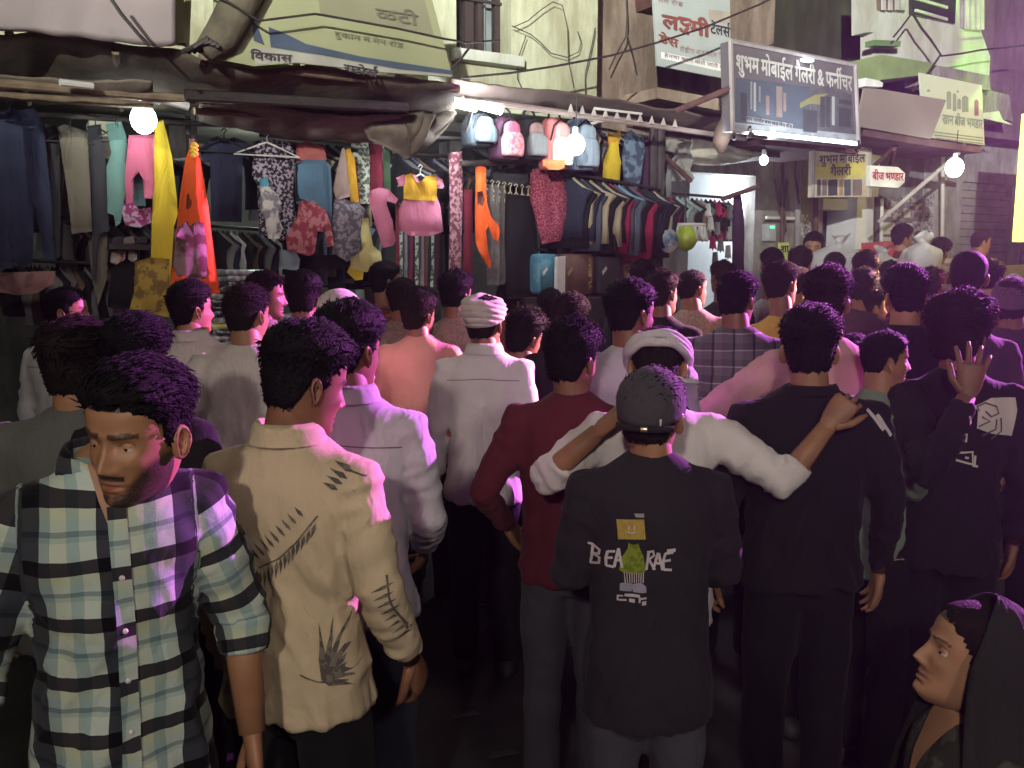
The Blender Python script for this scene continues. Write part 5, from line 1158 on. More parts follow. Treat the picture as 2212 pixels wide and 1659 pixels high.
garment('scarf', 'pale sand dupatta hanging in a narrow triangle', [(738, 322), (744, 318), (752, 370), (758, 424), (728, 432), (720, 410), (730, 360)], .44, SAND, 'scarf', fk=10)
garment('scarf', 'gold and red dupatta beside the sand-coloured one', [(744, 324), (756, 320), (766, 345), (772, 400), (776, 436), (758, 436), (750, 380)], .42, GOLD, 'scarf', fk=12, parts=(('red_edge', [(758, 338), (768, 344), (774, 400), (778, 436), (770, 436), (762, 380)], c('red_cloth', (.4, .05, .03)), -.01),))
garment('curtain', 'grey-green striped cloth hanging behind the gold dupatta', [(758, 310), (800, 306), (800, 440), (762, 440)], .22, STR, 'cloth', fk=18)
garment('curtain', 'deep maroon cloth hanging beside the striped one', [(800, 310), (826, 312), (828, 430), (800, 430)], .24, MAR, 'cloth', fk=14)
garment('curtain', 'bottle green cloth hanging beside the maroon one', [(827, 320), (842, 322), (844, 420), (828, 420)], .22, GRN, 'cloth', fk=14)
garment('dress', 'twisted candy pink dress with one sleeve sticking out', [(800, 412), (820, 404), (840, 410), (860, 430), (855, 440), (836, 434), (834, 448), (848, 475), (855, 520), (850, 530), (828, 536), (812, 490), (802, 450), (796, 430)], .50, PINK2, 'dress', fk=9)
garment('dress', 'child\'s frock with gold bodice and wide pink skirt', [(862, 452), (872, 430), (885, 408), (884, 382), (896, 376), (906, 390), (918, 392), (928, 384), (936, 392), (942, 420), (952, 450), (958, 500), (930, 510), (888, 510), (862, 496)], .55, PINK2, 'dress', fk=7, thick=.06, fold=.010,
        parts=(('bodice', [(876, 378), (890, 374), (898, 392), (908, 396), (920, 380), (934, 378), (946, 384), (942, 434), (900, 433), (872, 430), (872, 400)], GOLD, .045), ('sleeve', [(856, 384), (874, 376), (876, 398), (862, 402)], PINK2, .05), ('sleeve', [(944, 380), (956, 388), (960, 404), (950, 408), (944, 398)], PINK2, .05)))
tag(hanger(fp(908, 366, .56), .16, HG), 'white hanger above the gold and pink frock', 'hanger')
garment('dress', 'pale yellow net frock with a bright yellow hem', [(784, 472), (796, 470), (800, 500), (806, 530), (822, 545), (826, 575), (800, 590), (756, 580), (758, 560), (782, 540), (780, 500)], .58, YPALE, 'dress', fk=9, parts=(('hem', [(750, 588), (760, 566), (788, 566), (784, 604), (768, 606)], YELC, -.01),))
garment('shirt', 'grey folded shirt with blue tint at the end of the packet stack', [(604, 538), (640, 545), (648, 560), (646, 585), (604, 580)], .42, c('blue_grey_shirt', (.20, .26, .30)), 'shirt', fk=10)
garment('bag', 'black bag below the red checked shirt', [(682, 552), (750, 548), (754, 575), (735, 580), (682, 590)], .36, BLK, 'bag', fk=4)
# patterned long cloths and trousers to the right of it
garment('curtain', 'long pink-brown patterned cloth hanging over the peach shirt', [(970, 330), (998, 326), (1000, 440), (994, 600), (970, 600), (972, 450)], .36, PATT, 'cloth', fk=16)
garment('curtain', 'long maroon cloth beside the patterned one', [(1002, 410), (1020, 408), (1020, 600), (1000, 600)], .30, MAR, 'cloth', fk=14)
garment('flag', 'orange flag cloth hanging in two tails beside the grey striped trousers', [(1028, 362), (1038, 358), (1050, 362), (1050, 400), (1052, 440), (1060, 468), (1074, 482), (1080, 500), (1076, 522), (1066, 515), (1054, 488), (1049, 500), (1054, 540), (1062, 565), (1060, 580), (1048, 570), (1036, 545), (1028, 525), (1026, 470), (1028, 420)], .52, ORG, 'flag', fk=9, parts=(('dark_print', [(1031, 415), (1042, 412), (1047, 430), (1042, 448), (1032, 442)], c('dark_emblem_ink', (.14, .05, .04)), .02),))
for i, (x0, x1, mm_, lb) in enumerate([(1052, 1066, GRYS, 'grey-brown striped trousers right behind the hanging orange flag'), (1066, 1078, GRYS, 'second pair of grey striped trousers from the hanging orange flag'), (1078, 1092, c('brown_grey_cloth', (.13, .115, .11)), 'brown-grey trousers at the edge of the black ones')]):
    garment('trousers', lb, [(x0, 398+i), (x1, 400), (x1+1, 500), (x1, 615), (x0, 615), (x0+1, 500)], .30, mm_, 'trousers', fk=14)
garment('trousers', 'wide black trousers hanging under pale hangers', [(1092, 418), (1148, 424), (1160, 500), (1162, 645), (1096, 645), (1090, 520)], .36, BLK, 'trousers', fk=7)
for i in range(8): tag(hanger(fp(1050+13*i, 396+2*i, .30), .06, mat('cream_hanger', (.55, .52, .36))), 'cream plastic hanger holding dark trousers', 'hanger', 'cream hangers over the dark trousers')
garment('kurta', 'maroon sequined kurta hanging below the backpacks', [(1146, 372), (1160, 364), (1180, 370), (1206, 372), (1218, 380), (1226, 440), (1228, 490), (1218, 492), (1212, 520), (1170, 528), (1160, 480), (1146, 430)], .46, SPK, 'kurta', fk=7)
garment('shirt', 'black and grey shirt bundle above the maroon kurta', [(1060, 370), (1090, 362), (1140, 366), (1142, 398), (1100, 402), (1062, 396)], .28, D_DK, 'shirt', fk=12)
# backpacks
def backpack(label, x0, y0, x1, y1, off, m1, m2, m3=None, seed=0):
    u0, zt = fuz(x0, y0, off); u1, _ = fuz(x1, y0, off); _, zb_ = fuz((x0+x1)/2, y1, off)
    w_ = u1-u0; h = zt-zb_; e = empty('backpack', fw((u0+u1)/2, zb_, off)); tag(e, label, 'backpack', 'backpacks hanging in a row')
    def body(cu, cz, ww, hh, o0, dp, m, name, top=.5):
        rings = []
        for t in (0, .08, .25, .5, .75, .92, 1.0):
            k = .80+.20*math.sin(PI*min(1, t*1.0+.0)) if t < .5 else 1.0; z = cz+hh*t; tp = 1-(max(0, t-.6)/.4)**2*top; bt = 1 if t > .1 else .88+t
            r = []
            for j in range(24):
                a = 2*PI*j/24; c_, s_ = math.cos(a), math.sin(a)
                r.append(fw(cu+ww/2*tp*bt*math.copysign(abs(c_)**.6, c_), z+.006*math.sin(9*t+seed), o0+dp/2*(1+math.copysign(abs(s_)**.6, s_))*(.75+.25*tp)))
            rings.append(r)
        return MB().loft(rings).build(name, m, e, True)
    cu = (u0+u1)/2
    body(cu, zb_, w_, h*.93, off-.10, .18, m1, 'main_compartment', .55)
    body(cu+.01, zb_+.02, w_*.80, h*.50, off+.05, .09, m2, 'front_pocket', .35)
    body(cu+.01, zb_+h*.52, w_*.62, h*.30, off+.06, .05, m3 or m2, 'upper_pocket', .7)
    p = fw(cu, zb_+h*.92, off); MB().tube([p-FU*.05, p-FU*.04+Vector((0, 0, .05)), p+Vector((0, 0, .085)), p+FU*.04+Vector((0, 0, .05)), p+FU*.05], .009, 6).build('handle', BLK, e)
    MB().tube([fw(cu-w_*.40, zb_+h*.5, off+.075), fw(cu-w_*.30, zb_+h*.78, off+.085), fw(cu, zb_+h*.9, off+.08), fw(cu+w_*.30, zb_+h*.78, off+.085), fw(cu+w_*.40, zb_+h*.5, off+.075)], .006, 6).build('zip', BLK, e)
    return e
K = lambda n, a, **k: c(n, a, rough=.6, sheen=0, bs=80, **k)
backpack('blackish-blue backpack hanging leftmost under the tube lamps', 1004, 240, 1060, 318, .55, K('ink_nylon', (.03, .04, .05)), K('slate_nylon', (.09, .12, .14)))
backpack('backpack with black sides and a pink patterned front', 1062, 246, 1116, 346, .60, K('plum_black_nylon', (.05, .02, .04)), K('pink_pattern_nylon', (.62, .16, .22), c2=(.70, .40, .42), scale=40), K('rose_nylon', (.5, .12, .2)))
backpack('black and grey backpack with a small red mark', 1118, 250, 1166, 346, .58, K('black_nylon', (.02, .02, .025)), K('grey_nylon', (.16, .17, .18)), K('red_mark_nylon', (.22, .14, .14)))
backpack('backpack in pink, white and orange', 1172, 246, 1222, 366, .62, K('coral_nylon', (.60, .20, .20)), K('white_nylon', (.72, .70, .66)), K('pink_nylon', (.66, .28, .28)))
fslab('orange_base', [(1176, 345), (1221, 345), (1219, 362), (1208, 367), (1186, 366), (1177, 358)], .80, .02, K('orange_nylon', (.80, .20, .08))).name = 'cloth_strip'
tag(bpy.data.objects['cloth_strip'], 'orange cloth panel at the foot of the pink and white backpack', 'cloth')
backpack('large blue-grey backpack behind the glaring bulb', 1224, 248, 1280, 368, .56, K('blue_grey_nylon', (.15, .22, .32)), K('pale_blue_nylon', (.32, .40, .50)))
tag(MB().bar(fp(996, 354, .45), fp(1186, 346, .45), .022, 8).build('bar', DK), 'dark bar under the hanging backpacks', 'rail')
garment('bag', 'small pale blue purse hanging under the pink and white backpack', [(1150, 366), (1172, 364), (1172, 374), (1152, 374)], .45, K('pale_bag', (.5, .5, .48)), 'bag', fk=3)
# right of the backpacks
garment('dress', 'small brown lacy dress hanging behind the big backpack', [(1276, 292), (1290, 284), (1298, 300), (1292, 330), (1296, 370), (1278, 372)], .40, c('brown_lace', (.22, .15, .12), c2=(.36, .28, .22), scale=30), 'dress', fk=12)
garment('dress', 'gold-topped yellow frock right of the backpacks', [(1312, 280), (1320, 290), (1332, 288), (1340, 278), (1340, 300), (1334, 318), (1342, 350), (1340, 388), (1325, 394), (1302, 384), (1304, 350), (1316, 316), (1314, 300)], .44, YELC, 'dress', fk=9, parts=(('bodice', [(1312, 280), (1320, 290), (1332, 288), (1340, 278), (1340, 300), (1334, 318), (1316, 316), (1314, 300)], GOLD, .012),))
garment('jacket', 'dark blue denim dungarees hanging right of the yellow frock', [(1350, 292), (1362, 280), (1374, 288), (1390, 296), (1394, 330), (1384, 380), (1376, 415), (1350, 412), (1344, 340)], .42, c('worn_denim', (.05, .07, .11), c2=(.14, .20, .27), scale=16), 'dungarees', fk=9)
garment('curtain', 'very dark plum cloth beside the denim dungarees', [(1392, 300), (1408, 302), (1410, 420), (1388, 420)], .30, PUR, 'cloth', fk=10)
MB().bar(fp(1268, 270, .5), fp(1318, 256, .5), .012, 6).build('tube', PIPEW).name = 'rod'; tag(bpy.data.objects['rod'], 'short white slanted rod above the yellow frock', 'rod')
# the crowded small-garment rack: hung edge-on, one behind the other
def side_garment(seed, col, w_=.40, h=.50):
    rg = random.Random(seed); e = MB(); rings = []
    for t in (0, .06, .14, .3, .6, 1.0):
        hw = w_*(.10+.42*min(1, t/.14)) if t < .14 else w_*(.52-.14*min(1, (t-.14)/.2)) ; th = .016+.016*t
        z = -h*t; r = []
        for j in range(12):
            a = 2*PI*j/12; r.append(Vector((math.cos(a)*th+.012*math.sin(5*t+seed), math.sin(a)*hw*(1+.05*math.sin(seed+t*7)), z-.10*max(0, abs(math.sin(a))-.3)*(1-t))))
        rings.append(r)
    e.loft(rings); return mesh('garment', e.v, e.f, col, True)
cols = [c('rack_navy', (.025, .03, .05)), c('rack_black', (.018, .018, .02)), c('rack_cream', (.36, .32, .22)), c('rack_slate', (.09, .11, .15)), c('rack_red', (.30, .03, .08)), c('rack_mint', (.22, .32, .28)), c('rack_grey', (.18, .18, .18)), c('rack_brown', (.14, .10, .07)), c('rack_blue', (.16, .30, .42)), c('rack_white', (.5, .5, .48))]
SG = [side_garment(i, cols[i]) for i in range(10)]
SGS = [side_garment(i+20, cols[i], .26, .34) for i in range(10)]
CN = ['navy', 'black', 'cream', 'slate grey', 'red', 'mint green', 'mid grey', 'brown', 'sky blue', 'white']
def rack(a, b, off, n, seq, label, group, meshes=SG, yaw=25, railm=DK, oa=0, ob=0):
    pa, pb = fp(*a, off+oa), fp(*b, off+ob); rl = MB().bar(pa, pb, .012, 8).build('garment_rail', railm); tag(rl, 'rail carrying the '+group, 'rail')
    for i in range(n):
        o = bpy.data.objects.new('garment', meshes[seq[i % len(seq)]]); COL.objects.link(o); o.location = pa.lerp(pb, (i+.5)/n)+Vector((0, 0, -.02)); o.rotation_euler = (0, R(2*math.sin(i*2.3)), math.atan2(FU.y, FU.x)+R(yaw+6*math.sin(i*1.7)))
        o.scale = (1, 1, .9+.2*((i*37) % 10)/10); tag(o, CN[seq[i % len(seq)]]+' '+label, 'garment', group)
rack((1216, 372), (1425, 408), .45, 24, [0, 1, 2, 0, 3, 1, 2, 1, 0, 2, 1, 4, 3, 8, 3, 1, 3, 4, 1, 0], 'small garment hung edge-on on the crowded rack under the big backpack', 'small garments on the crowded rack', yaw=38)
rack((1428, 416), (1578, 428), .02, 15, [1, 4, 1, 5, 6, 5, 1, 7, 6, 1], 'small garment hung edge-on left of the white-lit shop', 'small garments beside the white-lit shop', yaw=40, meshes=SGS)
rack((1225, 462), (1320, 470), .15, 9, [3, 1, 9, 0, 9, 1], 'small garment on the low back rack', 'garments on the low back rack', meshes=SGS, yaw=45)
rack((1240, 268), (1420, 300), .02, 14, [1, 6, 7, 1, 0, 6], 'garment hung at the back under the dark red canopy', 'garments at the back under the canopy', yaw=35)
rack((560, 292), (790, 312), .02, 20, [1, 6, 4, 1, 5, 0, 7, 9, 2], 'garment hung at the back of the middle stall', 'garments at the back of the middle stall', yaw=35)
rack((850, 330), (1000, 340), .0, 16, [1, 0, 6, 1, 3, 7, 1], 'garment on the back rack behind the frocks', 'dark garments behind the frocks', yaw=35)
rack((1000, 306), (1230, 330), -.1, 18, [1, 3, 6, 0, 9, 1], 'garment on the back rack behind the backpacks', 'garments on the rack behind the backpacks', yaw=35)
rack((-60, 300), (420, 320), -.5, 26, [1, 0, 6, 7, 1], 'garment deep inside the left stall', 'dark garments deep inside the left stall', yaw=35)
rack((455, 488), (620, 500), -.25, 12, [1, 6, 0, 9, 1, 7], 'small garment hung low behind the T-shirt and packets', 'small garments low behind the packets', meshes=SGS, yaw=35)
rack((640, 440), (800, 452), .0, 12, [1, 3, 1, 6, 0, 7, 1], 'small garment behind the checked and floral shirts', 'small garments behind the checked shirt', meshes=SG, yaw=35)
rack((10, 560), (330, 575), .0, 18, [1, 6, 7, 1, 6], 'garment low in the left stall behind the black coat', 'garments low in the left stall', meshes=SGS, yaw=30)
rack((130, 470), (330, 480), -.15, 12, [6, 1, 7, 1, 6, 3], 'garment behind the khaki and teal cloths', 'garments behind the khaki and teal cloths', meshes=SGS, yaw=30)
# long hanging cloths filling the dark back of the middle stalls
rg = random.Random(11)
for i in range(26):
    x = 855+i*5.8+rg.uniform(-1, 1); 
    if 965 < x < 1003: continue
    y0 = 440+rg.uniform(-10, 10)
    garment('trousers', ('maroon' if i % 5 == 0 else ['black', 'grey-green striped', 'dark grey', 'grey-brown', 'navy', 'bottle green'][i % 6])+' cloth hanging in the row below the pink skirt', [(x, y0), (x+7, y0), (x+8, 620), (x, 620)], .12, [BLK, STR, D_DK, GRYS, NAVB, GRN][i % 6] if i % 5 else MAR, 'cloth', group='striped cloths hanging below the pink skirt', thick=.04, fk=20, step=.06)
# folded shirts in clear packets
PKM = [mat('clear_packet', (.30, .34, .36), c2=(.62, .66, .66), vs=26, lo=.44, hi=.56, rough=.18, bump=.7, bs=14, spec=.8), mat('clear_packet_dark', (.05, .055, .06), c2=(.38, .42, .44), vs=22, lo=.5, hi=.58, rough=.15, bump=.7, bs=14, spec=.8), mat('clear_packet_yellow', (.45, .46, .12), c2=(.6, .62, .5), vs=14, rough=.2, bump=.5, bs=14, spec=.7)]
def packet(seed, m):
    rg = random.Random(seed); mb = MB(); rr = []
    for z, k in ((0, .95), (.008, 1), (.026, 1), (.034, .93)):
        rr.append([Vector((math.copysign(abs(math.cos(a))**.35, math.cos(a))*.135*k, math.copysign(abs(math.sin(a))**.35, math.sin(a))*.17*k, z+.004*math.sin(3*a+seed))) for a in [2*PI*j/20 for j in range(20)]])
    mb.loft(rr); return mesh('shirt_packet', mb.v, mb.f, m, True)
PK = [packet(i, PKM[[0, 1, 0, 1, 2][i]]) for i in range(5)]
tb = at_base('stall_table', 520, .1, 'low dark table under the stacks of packed shirts', 'table'); MB().fbox(ub(440, .2), ub(640, .2), .86, .90, -.25, .42).build('table_top', DK, tb)
for u, o_ in ((ub(445, .2), -.2), (ub(445, .2), .38), (ub(632, .2), -.2), (ub(632, .2), .38)): MB().fbox(u-.025, u+.025, .163, .86, o_-.025, o_+.025).build('leg', DK, tb)
for si, (px, n) in enumerate([(480, 25), (515, 28), (548, 27), (584, 20)]):
    u = ub(px, .2)
    for i in range(n):
        rg = random.Random(si*50+i); o = bpy.data.objects.new('shirt_packet', PK[4 if (i+si*3) % 9 == 0 else rg.randrange(4)]); COL.objects.link(o); o.location = fw(u+rg.uniform(-.02, .02), .905+i*.036, .20+rg.uniform(-.02, .02)); o.rotation_euler = (0, 0, math.atan2(FU.y, FU.x)+rg.uniform(-.15, .15))
        tag(o, 'folded shirt in a clear packet, in the %s stack right of the orange flag' % ('leftmost', 'second', 'third', 'rightmost')[si], 'packet', 'packed shirts in stacks')
# suitcases
def suitcase(label, x0, y0, x1, y1, off, m, ml=None, txt=None):
    u0, zt = fuz(x0, y0, off); u1, _ = fuz(x1, y0, off); _, zb_ = fuz((x0+x1)/2, y1, off); e = empty('suitcase', fw((u0+u1)/2, zb_, off)); tag(e, label, 'suitcase')
    rr = []
    for o_, k in ((-.22, .94), (-.20, 1), (-.02, 1), (0, .95)):
        rr.append([fw((u0+u1)/2+(u1-u0)/2*k*math.copysign(abs(math.cos(a))**.28, math.cos(a)), (zt+zb_)/2+(zt-zb_)/2*k*math.copysign(abs(math.sin(a))**.28, math.sin(a)), off+o_) for a in [2*PI*j/32 for j in range(32)]])
    MB().loft(rr).build('shell', m, e, True)
    q = Q([(x0+8, y0+(y1-y0)*.45), (x0+17, y0+(y1-y0)*.32), (x0+20, y0+(y1-y0)*.38), (x0+10, y0+(y1-y0)*.55)], off+.004); add('badge', list(q), [(0, 1, 2, 3)], ml or PIPEW, e)
    p = fw((u0+u1)/2, zt, off-.1); MB().tube([p-FU*.06, p-FU*.05+Vector((0, 0, .03)), p+FU*.05+Vector((0, 0, .03)), p+FU*.06], .009, 6).build('handle', BLK, e)
    if txt:
        n = len(txt)
        for i, ch in enumerate(txt):
            yy = y1-14-(y1-y0-22)*(i/(n)); hh = (y1-y0-24)/n
            quad = Q([(x1-17, yy), (x1-17, yy-hh), (x1-5, yy-hh), (x1-5, yy)], off+.004)
            lay_text('letter_print', [ch], ml, e, quad, bold=.03)
    return e
suitcase('blue suitcase with a small badge, left of the white upright board', 1164, 548, 1206, 636, .50, K('blue_case', (.07, .20, .28), c2=(.12, .27, .34), scale=10))
suitcase('brown suitcase with gold letters running up its side', 1218, 548, 1285, 638, .50, K('brown_case', (.16, .09, .08)), mat('gold_case_ink', (.42, .28, .12), bump=0), 'VLIBAW')
suitcase('plain dark grey suitcase right of the brown one', 1292, 546, 1345, 636, .42, K('grey_case', (.07, .065, .075)))
tag(fslab('upright_board', [(1205, 555), (1222, 553), (1220, 640), (1203, 641)], .58, .04, mat('white_board_end', (.62, .58, .54))), 'tall narrow white board between the blue and brown suitcases', 'board')
sh2 = at_base('counter', 1250, .3, 'dark counter that carries the suitcases', 'counter'); MB().fbox(ub(1150, .5), ub(1420, .5), .163, zb(1250, 641, .5)-.0, -.1, .75).build('counter_top', DK, sh2)
sh3 = at_base('goods_rack', 1270, .0, 'dark navy shelf rack behind the suitcases', 'shelf')
for z in (1.55, 1.95): MB().fbox(ub(1215, .05), ub(1345, .05), z, z+.035, -.25, .10).build('shelf_board', NAVB, sh3)
for px in (1216, 1280, 1344): MB().fbox(ub(px, .05)-.02, ub(px, .05)+.02, .85, 2.25, -.25, .09).build('upright', NAVB, sh3)
for x, y, w_, h in ((1240, 492, 28, 20), (1306, 508, 24, 26), (1333, 498, 14, 24)):
    tag(fslab('carton', [(x, y+44), (x+w_, y+44), (x+w_, y+44+h), (x, y+44+h)], .0, .12, mat('white_carton', (.55, .56, .56))), {1240: 'white carton at the left of the goods rack', 1306: 'white carton in the middle of the goods rack', 1333: 'white carton at the right end of the goods rack'}[x], 'carton')
garment('shirt', 'brown speckled kurta piece hanging right of the goods rack', [(1342, 482), (1352, 478), (1392, 492), (1398, 560), (1380, 592), (1346, 600), (1340, 540)], .22, c('brown_speckle', (.22, .13, .10), c2=(.34, .24, .20), scale=26), 'kurta', fk=8)
# ring hanger with small white things, ball and green bag
rh = at_base('ring_hanger', 1480, .4, 'round white clip hanger with small white socks pegged to it', 'hanger')
cc = fp(1480, 486, .4); MB().tube([cc+FU*(.155*math.cos(a))+FN*(.155*math.sin(a)) for a in [2*PI*i/28 for i in range(29)]], .012, 7).build('ring', PIPEW, rh, True)
MB().bar(cc+Vector((0, 0, .28)), cc, .006, 6).build('stem', DK, rh)
for i in range(14):
    a = 2*PI*i/14; p = cc+FU*(.155*math.cos(a))+FN*(.155*math.sin(a)); MB().tube([p, p+Vector((0, 0, -.05)), p+Vector((.01, 0, -.10)), p+Vector((.03, 0, -.13))], [.010, .018, .018, .010], 7).build('sock', mat('white_sock', (.55, .55, .52)), rh, True)
def toy(name, label, px, py, off, r, m, cat):
    c_ = fp(px, py, off); e = empty(name, c_-Vector((0, 0, r))); tag(e, label, cat); MB().ball(c_, (r, r*.8, r*1.15), 16, 12).build('body', m, e, True); MB().tube([c_+Vector((0, 0, r*1.1)), c_+Vector((0, 0, r*1.1+.06))], .005, 5).build('string', DK, e); return e
toy('ball_bag', 'blue and white round toy hanging left of the lime green one', 1442, 521, .55, .085, mat('blue_white_toy', (.05, .16, .28), c2=(.55, .6, .6), vs=14, rough=.35, bump=0), 'toy')
toy('ball_bag', 'lime green toy bag hanging under the ring hanger', 1482, 514, .5, .09, mat('lime_toy', (.42, .55, .05), c2=(.28, .40, .04), vs=14, rough=.4, bump=0), 'toy')
garment('curtain', 'long purple-black cloth hanging before the white-lit shop', [(1585, 420), (1598, 414), (1604, 440), (1606, 500), (1606, 592), (1582, 592), (1582, 500)], .25, PUR, 'cloth', fk=8)
# loose small goods on cards right of the ring hanger
for i, (x, y) in enumerate([(1530, 470), (1545, 480), (1560, 470), (1570, 490), (1535, 510), (1552, 515), (1568, 530), (1540, 545), (1560, 560), (1525, 440), (1548, 438), (1572, 446)]):
    garment('glove_pair', 'small pale gloves or socks pegged in the cluster left of the purple cloth', [(x, y), (x+10, y-1), (x+11, y+16), (x+13, y+30), (x+8, y+26), (x+5, y+32), (x+2, y+26), (x-2, y+28), (x-1, y+12)], .12+.02*(i % 3), cols[[9, 6, 1, 9, 4, 6][i % 6]], 'socks', group='pegged small goods left of the purple cloth', thick=.03, fk=20, step=.05)
# bundles and crates on the raised pavement
def bundle(px, py, w_, h, off, label):
    e = empty('bundle', fp(px, py+h, off)); tag(e, label, 'sack'); c_ = fp(px, py+h*.62, off); s_ = (fp(px+w_/2, py+h*.6, off)-fp(px-w_/2, py+h*.6, off)).length/2
    m = MB(); rings = []
    for t in [i/14 for i in range(15)]:
        r = s_*(math.sin(PI*min(1, .14+t*.66))**.6*(.85+.15*math.sin(px)) if t < .70 else (max(.12, 1-(t-.70)*6.5)*.7 if t < .86 else .12+1.6*(t-.86)))
        rings.append([c_+Vector((math.cos(a)*r*(1+.16*math.sin(3*a+t*5+px)+.07*math.sin(8*a+9*t)), math.sin(a)*r*.8*(1+.08*math.sin(7*a)), -s_*.9+t*s_*1.9+.12*s_*math.sin(2*a+px)*t)) for a in [2*PI*j/28 for j in range(28)]])
    m.loft(rings); m.build('sack', mat('white_polythene', (.62, .62, .60), rough=.35, bump=.8, bs=16, var=.1), e, True)
bundle(1812, 524, 80, 76, .6, 'knotted white polythene bundle in front of the glass door')
bundle(1990, 528, 74, 60, .6, 'knotted white polythene bundle right of the red crate')
bundle(1905, 556, 66, 50, .5, 'pale bulging sack below the red crate')
cr = at_base('crate', 1920, .1, 'red plastic crate beside the stallkeeper in red', 'crate')
v, f = slab(fquad_pts([(1895, 540), (1944, 536), (1944, 552), (1895, 557)], .35), .35); add('body', v, f, mat('red_plastic', (.50, .09, .09), rough=.45), cr)
v, f = slab(fquad_pts([(1908, 524), (1946, 521), (1946, 535), (1908, 539)], .33), .25); add('upper_tray', v, f, mat('red_plastic', (.50, .09, .09)), cr)
tbl = at_base('table', 1950, .3, 'low table under the red crate and the bundles', 'table'); u0, u1 = ub(1790, .3), ub(2090, .3); zt = zb(1905, 557, .35)
MB().fbox(u0, u1, zt-.05, zt-.005, .0, .42).build('table_top', mat('pale_table', (.45, .43, .40)), tbl)
for u in (u0+.05, u1-.05):
    for o_ in (.03, .38): MB().fbox(u-.02, u+.02, .453, zt-.05, o_-.02, o_+.02).build('leg', DK, tbl)
tag(fslab('yellow_panel', [(2155, 575), (2260, 570), (2260, 605), (2160, 600)], 1.2, .05, mat('yellow_board', (.5, .42, .08))), 'yellow-edged dark board low at the right edge under the bright column', 'board')
# things lying about the road
for px, py, d, mm_, lb in ((865, 1345, 4.6, mat('red_rag', (.20, .06, .05)), 'small pinkish scrap on the road left of the white-shirted man'), (1035, 1312, 5.0, mat('red_rag', (.20, .06, .05)), 'thin red scrap on the road between the legs'), (1000, 1550, 3.4, mat('grey_scrap', (.05, .045, .045)), 'pale scrap of paper lying on the dark road'), (1085, 1635, 3.0, mat('grey_scrap', (.05, .045, .045)), 'pale curled scrap near the bottom edge on the road')):
    p = at(px, py, d); r = ray(px, py); t = -EYE.z/r.z; p = EYE+r*t
    m = MB(); m.v = [p+Vector((-.06, -.02, .004)), p+Vector((.07, -.015, .03)), p+Vector((.05, .04, .012)), p+Vector((-.04, .03, .006)), p+Vector((-.06, -.02, .001)), p+Vector((.07, -.015, .026)), p+Vector((.05, .04, .008)), p+Vector((-.04, .03, .002))]; m.f = [(0, 1, 2, 3), (7, 6, 5, 4), (0, 4, 5, 1), (1, 5, 6, 2), (2, 6, 7, 3), (3, 7, 4, 0)]
    tag(m.build('scrap', mm_), lb, 'scrap')
# ================================================================== the crowd
T_BLACK = cloth('black_trousers', (.009, .009, .010)); T_NAVY = cloth('navy_trousers', (.02, .022, .035)); T_GREY = cloth('grey_jeans', (.055, .055, .068)); T_BRN = cloth('brown_trousers', (.05, .04, .035))
C_GREY = cloth('dark_grey_cotton', (.095, .098, .090)); C_BLACK = cloth('black_cotton', (.012, .011, .013)); C_BLACK2 = cloth('soft_black_cotton', (.021, .019, .023))
C_WHITE = cloth('white_cotton', (.60, .56, .55)); C_OFF = cloth('off_white_cotton', (.50, .46, .42)); C_LILAC = cloth('pale_grey_cotton', (.42, .40, .44))
C_MAROON = cloth('maroon_cotton', (.095, .018, .028)); C_PEACH = cloth('peach_cotton', (.58, .32, .25)); C_PINK = cloth('dusty_pink_cotton', (.50, .30, .29))
C_BEIGE = cloth('beige_cotton', (.48, .385, .255)); C_TAN = cloth('tan_cotton', (.27, .20, .165), c2=(.21, .155, .13), scale=60); C_GREEN = cloth('grey_green_cotton', (.15, .20, .15))
C_YEL = cloth('mustard_cotton', (.45, .28, .06)); C_DRED = cloth('dark_red_cotton', (.14, .03, .03)); C_PURP = cloth('dark_plum_cotton', (.06, .03, .06)); C_GW = cloth('grey_white_cotton', (.40, .40, .41))
P_HERO = plaid('checked_cotton', [(0, (.08, .08, .10)), (.28, (.95, .98, .90)), (.50, (.62, .74, .72)), (.66, (.95, .95, .80)), (.86, (.55, .62, .62))],
    [(0, (.035, .033, .04)), (.24, (.46, .52, .50)), (.52, (.36, .44, .42)), (.60, (.20, .26, .28)), (.68, (.40, .47, .45)), (.84, (.44, .48, .40))], .135, .118)
P_BLUE = plaid('orange_brown_check', [(0, (.5, .4, .35)), (.3, (1, 1, 1)), (.7, (.6, .5, .45))], [(0, (.12, .05, .03)), (.35, (.30, .10, .05)), (.7, (.22, .08, .05))], .10, .10)
P_GREY = plaid('grey_check', [(0, (.35, .35, .38)), (.12, (1, 1, 1)), (.5, (.8, .8, .82))], [(0, (.34, .31, .32)), (.07, (.105, .10, .11)), (.5, (.14, .13, .145))], .09, .075)

ppl = {}
